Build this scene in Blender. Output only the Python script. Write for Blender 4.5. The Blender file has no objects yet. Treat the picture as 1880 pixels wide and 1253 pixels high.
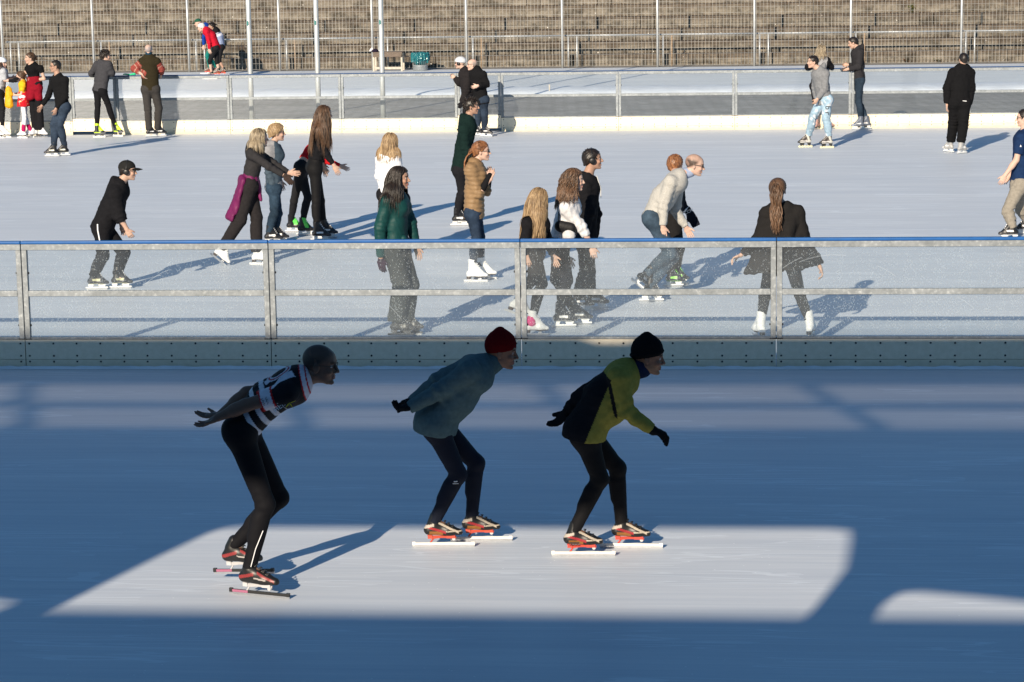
import bpy, math, random, time
import numpy as np
from mathutils import Vector, Matrix, geometry
T0 = time.time()
rnd = random.Random(7)
sc = bpy.context.scene
COL = sc.collection
# ------------------------------------------------------------------ camera model
FPX, W, H = 4439.0, 1880.0, 1253.0
CAMZ = 4.14
PITCH = math.atan(757.5 / FPX)
YAW = math.radians(5.0)          # camera looks a little towards -X
ROLL = 0.0155
fh = np.array([-math.sin(YAW), math.cos(YAW), 0.0])
r0 = np.array([math.cos(YAW), math.sin(YAW), 0.0])
fwd = fh * math.cos(PITCH) + np.array([0, 0, -math.sin(PITCH)])
u0 = np.cross(r0, fwd)
cr, sr = math.cos(ROLL), math.sin(ROLL)
RT = r0 * cr - u0 * sr            # camera right (clockwise roll)
UP = r0 * sr + u0 * cr
CAM = np.array([0.0, 0.0, CAMZ])
R3 = r0.copy()                    # horizontal right
T3 = -fh.copy()                   # horizontal, towards the camera
Z3 = np.array([0.0, 0.0, 1.0])

def ray(x, y):
    d = fwd + RT * ((x - W / 2) / FPX) - UP * ((y - H / 2) / FPX)
    return d / np.linalg.norm(d)
def ground(x, y, z=0.0):
    d = ray(x, y); t = (z - CAMZ) / d[2]
    return CAM + d * t
def proj(p):
    q = np.asarray(p, float) - CAM; zc = q @ fwd
    return W / 2 + FPX * (q @ RT) / zc, H / 2 - FPX * (q @ UP) / zc
def on_plane(x, y, B, d=0.0):
    dr = ray(x, y); P = B + T3 * d
    t = ((P - CAM) @ T3) / (dr @ T3)
    return CAM + dr * t
def at_Y(x, y, Y):                # point of the world plane Y = const
    dr = ray(x, y); t = (Y - CAM[1]) / dr[1]
    return CAM + dr * t

cam = bpy.data.cameras.new('camera'); cam.sensor_width = 36.0; cam.lens = FPX / W * 36.0
cam.clip_start = 0.1; cam.clip_end = 2000
camo = bpy.data.objects.new('camera', cam); COL.objects.link(camo)
M = Matrix(((RT[0], UP[0], -fwd[0], CAM[0]), (RT[1], UP[1], -fwd[1], CAM[1]), (RT[2], UP[2], -fwd[2], CAM[2]), (0, 0, 0, 1)))
camo.matrix_world = M
sc.camera = camo

# ------------------------------------------------------------------ small helpers
def lin(c):
    if isinstance(c, str):
        c = c.lstrip('#'); c = [int(c[i:i + 2], 16) / 255 for i in (0, 2, 4)]
    return tuple((v / 12.92 if v <= 0.04045 else ((v + 0.055) / 1.055) ** 2.4) for v in c)
def nrm(v):
    v = np.asarray(v, float); n = np.linalg.norm(v); return v / n if n > 1e-9 else v
def A(*v): return np.array(v, float)
def smin(a, b, k):
    if k <= 0: return np.minimum(a, b)
    h = np.clip(0.5 + 0.5 * (b - a) / k, 0, 1)
    return b + (a - b) * h - k * h * (1 - h)
def link(o, parent=None):
    COL.objects.link(o)
    if parent is not None: o.parent = parent
    return o
def tagp(o, label=None, cat=None, group=None, kind=None):
    if label: o['label'] = label
    if cat: o['category'] = cat
    if group: o['group'] = group
    if kind: o['kind'] = kind
    return o
def empty(name, loc=(0, 0, 0), label=None, cat=None, group=None):
    o = bpy.data.objects.new(name, None); o.location = loc; o.empty_display_size = 0.1
    link(o); return tagp(o, label, cat, group)
def mesh_np(name, V, F, mats, parent=None, col=None, smooth=True, mi=None, origin=None):
    """V (n,3); F (m,4) or (m,3) array or list of lists"""
    me = bpy.data.meshes.new(name)
    V = np.asarray(V, np.float32)
    if origin is not None: V = V - np.asarray(origin, np.float32)
    if isinstance(F, np.ndarray):
        k = F.shape[1]; m = F.shape[0]
        me.vertices.add(len(V)); me.vertices.foreach_set('co', V.ravel())
        me.loops.add(m * k); me.loops.foreach_set('vertex_index', F.astype(np.int32).ravel())
        me.polygons.add(m); me.polygons.foreach_set('loop_start', np.arange(0, m * k, k, dtype=np.int32))
        me.update(calc_edges=True)
    else:
        me.from_pydata([tuple(map(float, v)) for v in V], [], F); me.update()
    me.polygons.foreach_set('use_smooth', np.full(len(me.polygons), smooth))
    if mi is not None: me.polygons.foreach_set('material_index', np.asarray(mi, np.int32))
    if col is not None:
        a = me.color_attributes.new('Col', 'FLOAT_COLOR', 'POINT')
        c = np.ones((len(V), 4), np.float32); c[:, :3] = col; a.data.foreach_set('color', c.ravel())
    for m in (mats if isinstance(mats, (list, tuple)) else [mats]): me.materials.append(m)
    o = bpy.data.objects.new(name, me); return link(o, parent)

class MB:
    """collects boxes, tubes and sheets that become ONE mesh"""
    def __init__(s): s.v = []; s.f = []; s.m = []; s.c = []
    def add(s, v, f, m=0, c=None):
        b = len(s.v); s.v += [tuple(x) for x in v]; s.f += [tuple(b + i for i in q) for q in f]; s.m += [m] * len(f)
        s.c += [c if c is not None else (1, 1, 1)] * len(v)
    def box(s, c, ax, h, m=0, col=None):
        c = np.asarray(c, float); X, Y, Z = [np.asarray(a, float) * q for a, q in zip(ax, h)]
        v = [c + sx * X + sy * Y + sz * Z for sz in (-1, 1) for sy in (-1, 1) for sx in (-1, 1)]
        f = [(0, 2, 3, 1), (4, 5, 7, 6), (0, 1, 5, 4), (2, 6, 7, 3), (0, 4, 6, 2), (1, 3, 7, 5)]
        s.add(v, f, m, col)
    def bx(s, x0, x1, y0, y1, z0, z1, m=0, col=None):
        s.box(((x0 + x1) / 2, (y0 + y1) / 2, (z0 + z1) / 2), (A(1, 0, 0), A(0, 1, 0), A(0, 0, 1)), ((x1 - x0) / 2, (y1 - y0) / 2, (z1 - z0) / 2), m, col)
    def tube(s, pts, rad, n=8, m=0, col=None, cap=True):
        pts = [np.asarray(p, float) for p in pts]; k = len(pts)
        if np.isscalar(rad): rad = [rad] * k
        t0 = nrm(pts[1] - pts[0]); a = nrm(np.cross(t0, A(0.13, 0.21, 0.97)));
        if np.linalg.norm(np.cross(t0, A(0.13, 0.21, 0.97))) < 1e-3: a = nrm(np.cross(t0, A(1, 0, 0)))
        v = []
        for i, p in enumerate(pts):
            t = nrm(pts[min(i + 1, k - 1)] - pts[max(i - 1, 0)]); a = nrm(a - t * (a @ t)); b = np.cross(t, a)
            for j in range(n):
                th = 2 * math.pi * j / n; v.append(p + (a * math.cos(th) + b * math.sin(th)) * rad[i])
        f = [(i * n + j, i * n + (j + 1) % n, (i + 1) * n + (j + 1) % n, (i + 1) * n + j) for i in range(k - 1) for j in range(n)]
        if cap: f.append(tuple(range(n))[::-1]); f.append(tuple((k - 1) * n + j for j in range(n)))
        s.add(v, f, m, col)
    def build(s, name, mats, parent=None, origin=None, smooth=False, usecol=False, bevel=0):
        V = np.array(s.v, float)
        o = mesh_np(name, V, s.f, mats, parent, col=np.array(s.c, float) if usecol else None, smooth=smooth, mi=s.m, origin=origin)
        if bevel:
            b = o.modifiers.new('bevel', 'BEVEL'); b.width = bevel; b.segments = 2; b.limit_method = 'ANGLE'
        return o

# ------------------------------------------------------------------ materials
def newmat(name):
    m = bpy.data.materials.new(name); m.use_nodes = True; nt = m.node_tree
    return m, nt, nt.nodes['Principled BSDF'], nt.nodes['Material Output']
def N(nt, t, **kw):
    n = nt.nodes.new(t)
    for k, v in kw.items():
        if k in n.inputs: n.inputs[k].default_value = v
        else: setattr(n, k, v)
    return n
def ramp(nt, stops, inp):
    r = nt.nodes.new('ShaderNodeValToRGB'); e = r.color_ramp.elements
    while len(e) < len(stops): e.new(0.5)
    for el, (p, c) in zip(e, stops):
        el.position = p; el.color = (*c, 1) if len(c) == 3 else c
    nt.links.new(inp, r.inputs[0]); return r
def noise(nt, scale, detail=3, rough=0.55, vec=None, stretch=None, obj=False):
    n = nt.nodes.new('ShaderNodeTexNoise'); n.inputs['Scale'].default_value = scale
    n.inputs['Detail'].default_value = detail; n.inputs['Roughness'].default_value = rough
    if vec is None:
        if obj: vec = nt.nodes.new('ShaderNodeTexCoord').outputs['Object']
        else: vec = nt.nodes.new('ShaderNodeNewGeometry').outputs['Position']
    if stretch is not None:
        mp = nt.nodes.new('ShaderNodeMapping'); mp.inputs['Scale'].default_value = stretch
        nt.links.new(vec, mp.inputs['Vector']); vec = mp.outputs[0]
    nt.links.new(vec, n.inputs['Vector']); return n
def mixc(nt, fac, a, b, mode='MIX'):
    m = nt.nodes.new('ShaderNodeMix'); m.data_type = 'RGBA'; m.blend_type = mode
    for s, v in ((0, fac), (6, a), (7, b)):
        if hasattr(v, 'links') or hasattr(v, 'is_output'): nt.links.new(v, m.inputs[s])
        elif s == 0: m.inputs[0].default_value = v
        else: m.inputs[s].default_value = (*v, 1) if len(v) == 3 else v
    return m.outputs[2]
def mth(nt, op, a, b=0.0, c=None, clamp=False):
    m = nt.nodes.new('ShaderNodeMath'); m.operation = op; m.use_clamp = clamp
    for s, v in ((0, a), (1, b), (2, c)):
        if v is None: continue
        if hasattr(v, 'is_output'): nt.links.new(v, m.inputs[s])
        else: m.inputs[s].default_value = v
    return m.outputs[0]
def bump(nt, h, strength, dist, bsdf):
    b = nt.nodes.new('ShaderNodeBump'); b.inputs['Strength'].default_value = strength; b.inputs['Distance'].default_value = dist
    nt.links.new(h, b.inputs['Height']); nt.links.new(b.outputs[0], bsdf.inputs['Normal']); return b
def colmat(name, rough=0.85, spec=0.25, var=0.25, nscale=60, bumps=0.5, bdist=0.004, bscale=45, sheen=0.0, stretch=None):
    """coloured by the mesh's own Col attribute, with a little weave / wear"""
    m, nt, b, out = newmat(name)
    at = nt.nodes.new('ShaderNodeAttribute'); at.attribute_name = 'Col'
    n = noise(nt, nscale, 4, 0.6, obj=True, stretch=stretch)
    r = ramp(nt, [(0.25, (1 - var,) * 3), (0.75, (1 + var * 0.6,) * 3)], n.outputs[0])
    c = mixc(nt, 1.0, at.outputs['Color'], r.outputs[0], 'MULTIPLY')
    nt.links.new(c, b.inputs['Base Color'])
    b.inputs['Roughness'].default_value = rough; b.inputs['Specular IOR Level'].default_value = spec
    if sheen: b.inputs['Sheen Weight'].default_value = sheen
    if bumps:
        n2 = noise(nt, bscale, 3, 0.6, obj=True, stretch=stretch); bump(nt, n2.outputs[0], bumps, bdist, b)
    return m
def flat(name, c, rough=0.6, metal=0.0, spec=0.4, var=0.12, nscale=12, bumps=0.0, bdist=0.003, stretch=None):
    m, nt, b, out = newmat(name); c = lin(c) if isinstance(c, str) else c
    n = noise(nt, nscale, 4, 0.6, obj=True, stretch=stretch)
    r = ramp(nt, [(0.3, tuple(v * (1 - var) for v in c)), (0.7, tuple(min(1, v * (1 + var)) for v in c))], n.outputs[0])
    nt.links.new(r.outputs[0], b.inputs['Base Color'])
    b.inputs['Roughness'].default_value = rough; b.inputs['Metallic'].default_value = metal; b.inputs['Specular IOR Level'].default_value = spec
    if bumps: bump(nt, n.outputs[0], bumps, bdist, b)
    return m

M_SKIN = colmat('skin', 0.55, 0.35, 0.10, 40, 0.15, 0.001, 120)
M_CLOTH = colmat('cloth', 0.95, 0.06, 0.22, 30, 0.35, 0.004, 35, sheen=0.0)
M_KNIT = colmat('knit', 0.95, 0.05, 0.35, 160, 0.6, 0.003, 220)
M_DENIM = colmat('denim', 0.9, 0.08, 0.35, 22, 0.45, 0.004, 60)
M_TIGHT = colmat('stretch_fabric', 0.7, 0.10, 0.15, 30, 0.2, 0.002, 25)
M_SHELL = colmat('shell_fabric', 0.55, 0.25, 0.2, 20, 0.5, 0.006, 28)
M_BOOT = colmat('boot', 0.42, 0.5, 0.15, 30, 0.2, 0.002, 60)
M_HAIR = colmat('hair', 0.45, 0.45, 0.4, 70, 0.0, stretch=(1, 1, 0.25))
M_PLAIN = colmat('plain', 0.4, 0.45, 0.08, 30, 0.0)
M_STEEL = flat('blade_steel', (0.62, 0.63, 0.65), 0.28, 0.9, 0.5, 0.1)
M_DARKGL = flat('dark_lens', (0.01, 0.01, 0.012), 0.12, 0, 0.6)

# ------------------------------------------------------------------ distance fields meshed on a rectilinear grid
class Field:
    def __init__(s, lo, hi, h, fine=()):
        """fine: list of (lo, hi, hf) boxes where the spacing is smaller"""
        s.ax = []
        for a in range(3):
            x = lo[a]; xs = [x]
            while x < hi[a]:
                st = h
                for (l, u, hf) in fine:
                    if l[a] - 1e-6 <= x < u[a]: st = min(st, hf)
                if st == h:
                    for (l, u, hf) in fine:
                        if x < l[a] < x + st: st = max(hf, l[a] - x)
                x += st; xs.append(x)
            s.ax.append(np.array(xs, np.float32))
        s.F = np.full([len(a) for a in s.ax], 0.25, np.float32)
    def sub(s, lo, hi):
        ii = []
        for a in range(3):
            i0 = max(0, np.searchsorted(s.ax[a], lo[a]) - 1); i1 = min(len(s.ax[a]), np.searchsorted(s.ax[a], hi[a]) + 1)
            if i1 - i0 < 1: return None, None
            ii.append(slice(i0, i1))
        X = s.ax[0][ii[0]][:, None, None]; Y = s.ax[1][ii[1]][None, :, None]; Z = s.ax[2][ii[2]][None, None, :]
        return tuple(ii), (X, Y, Z)
    def put(s, sl, d, k, op='u'):
        g = s.F[sl]
        if op == 'u': s.F[sl] = smin(g, d, k)
        elif op == 's': s.F[sl] = -smin(-g, d, k)
        elif op == 'i': s.F[sl] = -smin(-g, -d, k)
    def cone(s, a, b, ra, rb, k=0.02, flat=None, clip=(), op='u'):
        """tapered capsule; flat = (axis, ratio): wider along axis by 1/ratio"""
        a = np.asarray(a, float); b = np.asarray(b, float); R = max(ra, rb) * (1 / flat[1] if flat else 1) + k + 0.015
        sl, C = s.sub(np.minimum(a, b) - R, np.maximum(a, b) + R)
        if sl is None: return
        ab = b - a; L2 = max(ab @ ab, 1e-9)
        q = [C[i] - np.float32(a[i]) for i in range(3)]
        t = (q[0] * ab[0] + q[1] * ab[1] + q[2] * ab[2]) / L2
        t = np.clip(t, 0, 1)
        q = [q[i] - t * np.float32(ab[i]) for i in range(3)]
        n2 = q[0] ** 2 + q[1] ** 2 + q[2] ** 2
        if flat:
            ax = nrm(flat[0]); qa = q[0] * ax[0] + q[1] * ax[1] + q[2] * ax[2]
            n2 = n2 - qa * qa * (1 - flat[1] ** 2)
        d = np.sqrt(np.maximum(n2, 1e-12)) - (ra + (rb - ra) * t)
        for (c, n) in clip:
            pl = (C[0] - c[0]) * n[0] + (C[1] - c[1]) * n[1] + (C[2] - c[2]) * n[2]
            d = np.maximum(d, pl)
        s.put(sl, d.astype(np.float32), k, op)
    def ell(s, c, axes, r, k=0.02, op='u', clip=()):
        c = np.asarray(c, float); R = max(r) + k + 0.015
        sl, C = s.sub(c - R, c + R)
        if sl is None: return
        q = [C[i] - np.float32(c[i]) for i in range(3)]
        k0 = 0; k1 = 0
        for ax, rr in zip(axes, r):
            p = q[0] * ax[0] + q[1] * ax[1] + q[2] * ax[2]
            k0 = k0 + (p / rr) ** 2; k1 = k1 + (p / rr ** 2) ** 2
        k0 = np.sqrt(k0); k1 = np.sqrt(k1)
        d = k0 * (k0 - 1) / np.maximum(k1, 1e-6)
        for (cc, n) in clip:
            pl = (C[0] - cc[0]) * n[0] + (C[1] - cc[1]) * n[1] + (C[2] - cc[2]) * n[2]
            d = np.maximum(d, pl)
        s.put(sl, d.astype(np.float32), k, op)
    def plane(s, c, n, k=0.0):
        """cut everything on the +n side away"""
        X, Y, Z = s.ax[0][:, None, None], s.ax[1][None, :, None], s.ax[2][None, None, :]
        d = ((X - c[0]) * n[0] + (Y - c[1]) * n[1] + (Z - c[2]) * n[2]).astype(np.float32)
        s.F = np.maximum(s.F, d) if k <= 0 else -smin(-s.F, -d, k)
    def mesh(s, relax=1):
        F = s.F; X, Y, Z = s.ax
        F[0] = F[-1] = 0.2; F[:, 0] = F[:, -1] = 0.2; F[:, :, 0] = F[:, :, -1] = 0.2
        ins = F < 0
        c = ins[:-1, :-1, :-1].astype(np.int8)
        cnt = c.copy()
        for dx in (0, 1):
            for dy in (0, 1):
                for dz in (0, 1):
                    if dx or dy or dz:
                        cnt += ins[dx:ins.shape[0] - 1 + dx, dy:ins.shape[1] - 1 + dy, dz:ins.shape[2] - 1 + dz]
        act = (cnt > 0) & (cnt < 8)
        I, J, K = np.nonzero(act); n = len(I)
        ids = np.full(act.shape, -1, np.int32); ids[I, J, K] = np.arange(n)
        P = np.zeros((n, 3), np.float64); ct = np.zeros(n)
        cor = [(0, 0, 0), (1, 0, 0), (0, 1, 0), (1, 1, 0), (0, 0, 1), (1, 0, 1), (0, 1, 1), (1, 1, 1)]
        val = [F[I + a, J + b, K + c_] for a, b, c_ in cor]
        pos = [np.stack([X[I + a], Y[J + b], Z[K + c_]], 1) for a, b, c_ in cor]
        for e0, e1 in ((0, 1), (2, 3), (4, 5), (6, 7), (0, 2), (1, 3), (4, 6), (5, 7), (0, 4), (1, 5), (2, 6), (3, 7)):
            a, b = val[e0], val[e1]; m = (a < 0) != (b < 0)
            t = np.where(m, a / np.where(m, a - b, 1), 0)
            P += np.where(m[:, None], pos[e0] + (pos[e1] - pos[e0]) * t[:, None], 0); ct += m
        P /= np.maximum(ct, 1)[:, None]
        Q = []
        # x edges
        a = ins[:-1, 1:-1, 1:-1]; b = ins[1:, 1:-1, 1:-1]; i, j, k = np.nonzero(a != b); fl = a[i, j, k]; j = j + 1; k = k + 1
        q = np.stack([ids[i, j - 1, k - 1], ids[i, j, k - 1], ids[i, j, k], ids[i, j - 1, k]], 1); q[~fl] = q[~fl][:, ::-1]; Q.append(q)
        a = ins[1:-1, :-1, 1:-1]; b = ins[1:-1, 1:, 1:-1]; i, j, k = np.nonzero(a != b); fl = a[i, j, k]; i = i + 1; k = k + 1
        q = np.stack([ids[i - 1, j, k - 1], ids[i - 1, j, k], ids[i, j, k], ids[i, j, k - 1]], 1); q[~fl] = q[~fl][:, ::-1]; Q.append(q)
        a = ins[1:-1, 1:-1, :-1]; b = ins[1:-1, 1:-1, 1:]; i, j, k = np.nonzero(a != b); fl = a[i, j, k]; i = i + 1; j = j + 1
        q = np.stack([ids[i - 1, j - 1, k], ids[i, j - 1, k], ids[i, j, k], ids[i - 1, j, k]], 1); q[~fl] = q[~fl][:, ::-1]; Q.append(q)
        Q = np.concatenate(Q); Q = Q[(Q >= 0).all(1)]
        for _ in range(relax): P = relaxV(P, Q, 0.4)
        return P, Q
def relaxV(P, Q, w):
    n = len(P); S = np.zeros((n, 3)); c = np.zeros(n)
    for a, b in ((0, 1), (1, 2), (2, 3), (3, 0)):
        for u, v in ((a, b), (b, a)):
            for d in range(3): S[:, d] += np.bincount(Q[:, u], P[Q[:, v], d], n)
            c += np.bincount(Q[:, u], minlength=n)
    return P + (S / np.maximum(c, 1)[:, None] - P) * w
def vnormals(P, Q):
    n = np.cross(P[Q[:, 2]] - P[Q[:, 0]], P[Q[:, 3]] - P[Q[:, 1]]); R = np.zeros_like(P)
    for c in range(4):
        for d in range(3): R[:, d] += np.bincount(Q[:, c], n[:, d], len(P))
    return R / np.maximum(np.linalg.norm(R, axis=1), 1e-12)[:, None]
def sn(P, f, seed=0):
    """cheap smooth pseudo noise in -1..1"""
    r = np.random.RandomState(seed); out = np.zeros(len(P)); 
    W1 = r.normal(size=(3, 3)); 
    q = P * f
    w = np.stack([np.sin(q @ W1[i] * 0.9 + r.rand() * 6) for i in range(3)], 1)
    for i in range(4):
        k = r.normal(size=3); k /= np.linalg.norm(k); out += np.sin(q @ k * (1 + 0.6 * i) + 1.7 * w[:, i % 3] + r.rand() * 6) / (1 + 0.35 * i)
    return out / 2.4
# ------------------------------------------------------------------ people
class Sk: pass
def face_dir(phi, tilt=0.0):
    """0 = towards the camera, 90 = to the image right, 180 = away"""
    a = math.radians(phi); return R3 * math.sin(a) + T3 * math.cos(a)
def left_dir(phi):
    a = math.radians(phi); return R3 * math.cos(a) - T3 * math.sin(a)
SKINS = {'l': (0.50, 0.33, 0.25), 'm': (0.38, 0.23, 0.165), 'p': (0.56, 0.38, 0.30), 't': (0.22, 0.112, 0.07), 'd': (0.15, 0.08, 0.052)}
DIAG = []

def skeleton(sp):
    s = Sk(); s.sp = sp; k = s.k = sp.get('k', 1.0); s.h = sp.get('h', 0.012); s.hf = sp.get('hf', 0.006)
    B = s.B = ground(*sp['base'])
    def pt(p, d0=0.0, origin=None, L=None):
        """p=(x,y[,d]) d is added to d0; '+'/'-' = solve the depth so that the bone from origin has length L"""
        if len(p) > 2 and isinstance(p[2], str):
            q = on_plane(p[0], p[1], B, d0)
            l2 = L * L - np.sum((q - origin) ** 2)
            dd = math.sqrt(max(0, l2)) * (1 if p[2][0] == '+' else -1)
            q = on_plane(p[0], p[1], B, d0 + dd)
            v = q - origin; n = np.linalg.norm(v)
            return q
        return on_plane(p[0], p[1], B, d0 + (p[2] if len(p) > 2 else 0.0))
    s.dep = lambda P: float((P - B) @ T3)
    s.N = pt(sp['neck']); s.P = pt(sp['pelvis'])
    s.T = nrm(s.N - s.P); s.F = face_dir(sp['face']); s.L = left_dir(sp['face'])
    s.F = nrm(s.F - s.T * (s.F @ s.T)); s.L = nrm(np.cross(s.T, s.F))
    s.mid = pt(sp['mid']) if 'mid' in sp else s.P + (s.N - s.P) * 0.42 - s.F * sp.get('arch', 0.0) * k
    s.chest = s.N + (s.mid - s.N) * 0.33 + s.F * 0.012 * k
    sw = sp.get('sw', 0.165 if sp.get('male', 1) else 0.145) * k
    for nm, sg in (('L', 1), ('R', -1)):
        S = s.N + s.L * sg * sw - nrm(s.N - s.mid) * 0.045 * k + s.F * sp.get('shf', 0.0) * k
        if 'sh' + nm in sp:
            p = sp['sh' + nm]; S = on_plane(p[0], p[1], B, s.dep(S) + (p[2] if len(p) > 2 else 0))
        setattr(s, 'S' + nm, S)
        if 'el' + nm in sp: E = pt(sp['el' + nm], s.dep(S), S, 0.285 * k)
        else: E = S - Z3 * 0.27 * k + s.L * sg * 0.04 * k
        setattr(s, 'E' + nm, E)
        if 'wr' + nm in sp: Wp = pt(sp['wr' + nm], s.dep(E), E, 0.25 * k)
        else: Wp = E - Z3 * 0.24 * k + s.F * 0.05 * k
        setattr(s, 'W' + nm, Wp)
        if 'ha' + nm in sp: Hd = nrm(pt(sp['ha' + nm], s.dep(Wp)) - Wp)
        else: Hd = nrm(Wp - E)
        setattr(s, 'HD' + nm, Hd)
        # hips and legs
        hp = s.P + s.L * sg * 0.088 * k - Z3 * 0.02 * k
        if 'hip' + nm in sp: hp = pt(sp['hip' + nm], s.dep(hp))
        setattr(s, 'H' + nm, hp)
        ft = sp['ft' + nm]; lift = ft[3] if len(ft) > 3 else 0.0; pit = ft[4] if len(ft) > 4 else 0.0
        roll = ft[5] if len(ft) > 5 else 0.0
        if lift:
            G = on_plane(ft[0], ft[1], B, ft[6] if len(ft) > 6 else s.dep(hp) * 0.8)
        else: G = ground(ft[0], ft[1])
        if ft[2] is None: ff = s.F
        ff = face_dir(ft[2]); fl = left_dir(ft[2]); pr = math.radians(pit)   # pitch > 0: toe down
        f2 = ff * math.cos(pr) - Z3 * math.sin(pr); fu = Z3 * math.cos(pr) + ff * math.sin(pr)
        rr = math.radians(roll); fu, fl = fu * math.cos(rr) + fl * math.sin(rr), fl * math.cos(rr) - fu * math.sin(rr)
        kind = sp.get('skate', 'hockey'); hb = {'hockey': 0.065, 'figure': 0.06, 'speed': 0.085, 'roller': 0.085}[kind]
        s.hb = hb
        An = G + fu * (hb + 0.085 * k) - f2 * 0.045 * k
        setattr(s, 'G' + nm, G); setattr(s, 'FF' + nm, (f2, fl, fu)); setattr(s, 'A' + nm, An)
        kd = 0.5 * (s.dep(hp) + s.dep(An))
        kp = sp['kn' + nm] if 'kn' + nm in sp else None
        Kn = on_plane(kp[0], kp[1], B, kd + (kp[2] if len(kp) > 2 else 0)) if kp else (hp + An) / 2 + s.F * 0.04
        setattr(s, 'K' + nm, Kn)
        DIAG.append((sp['id'], nm, *[round(float(np.linalg.norm(a - b)) / k, 2) for a, b in ((S, E), (E, Wp), (hp, Kn), (Kn, An))]))
    # head
    hphi = sp.get('hface', sp['face']); hp_ = math.radians(sp.get('hpitch', 0)); ht = math.radians(sp.get('htilt', 0))
    f = face_dir(hphi); l = left_dir(hphi)
    s.hF = f * math.cos(hp_) - Z3 * math.sin(hp_); s.hU = Z3 * math.cos(hp_) + f * math.sin(hp_); s.hL = l
    s.hU, s.hL = s.hU * math.cos(ht) + s.hL * math.sin(ht), s.hL * math.cos(ht) - s.hU * math.sin(ht)
    p = sp['head']; s.C = on_plane(p[0], p[1], B, s.dep(s.N) + (p[2] if len(p) > 2 else 0))
    s.hk = sp.get('hk', 0.97 if k > 0.9 else 0.8 + 0.2 * k)
    return s
def hp(s, f, l, u): return s.C + (s.hF * f + s.hL * l + s.hU * u) * s.hk

def hand_prims(fd, s, nm, e=0.0, curl=None):
    k = s.k; W = getattr(s, 'W' + nm); D = getattr(s, 'HD' + nm); sp = s.sp
    c = sp.get('curl' + nm, sp.get('curl', 0.45)) if curl is None else curl
    # palm normal: the fingers close towards it
    pn = sp.get('palm' + nm)
    if pn is None: pn = -s.L if nm == 'L' else s.L
    else: pn = R3 * pn[0] + Z3 * pn[1] + T3 * pn[2]
    pn = nrm(pn - D * (pn @ D)); sd = np.cross(D, pn)         # width direction
    th = nrm(s.F * 0.8 + Z3 * 0.5); sd = sd if sd @ th > 0 else -sd   # thumb side
    if 'thumb' + nm in sp: sd = sd * sp['thumb' + nm]
    q = 0.93 * k * sp.get('hs', 1.0)
    fd.cone(W - D * 0.01, W + D * 0.045 * q, 0.017 * q + e, 0.017 * q + e, 0.015, flat=(sd, 0.62))
    fd.cone(W + D * 0.03 * q, W + D * 0.082 * q, 0.0155 * q + e, 0.0125 * q + e, 0.012, flat=(sd, 0.36))
    for i, (o, ln) in enumerate(((0.031, 0.068), (0.0105, 0.078), (-0.0105, 0.073), (-0.030, 0.058))):
        a = W + D * (0.083 - abs(o) * 0.16) * q + sd * o * q; d = D * 1.0 + sd * o * sp.get('spread', 1.6)
        rr = (0.0086 if i < 3 else 0.0076) * q + e; d = nrm(d)
        for j, (fr, cc) in enumerate(((0.42, 0.45), (0.32, 1.0), (0.26, 0.7))):
            an = c * cc * (1.0 + 0.12 * i); d = nrm(d * math.cos(an) + pn * math.sin(an))
            b = a + d * ln * fr * q * 1.1
            fd.cone(a, b, rr, rr * 0.92, 0.004); a = b; rr *= 0.92
    a = W + D * 0.022 * q + sd * 0.022 * q; d = nrm(D * 0.75 + sd * 0.75 + pn * 0.25)
    b = a + d * 0.042 * q; fd.cone(a, b, 0.0125 * q + e, 0.0105 * q + e, 0.01)
    d = nrm(d + D * 0.5 + pn * 0.5 * (0.4 + c)); fd.cone(b, b + d * 0.034 * q, 0.0105 * q + e, 0.0088 * q + e, 0.006)

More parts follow.
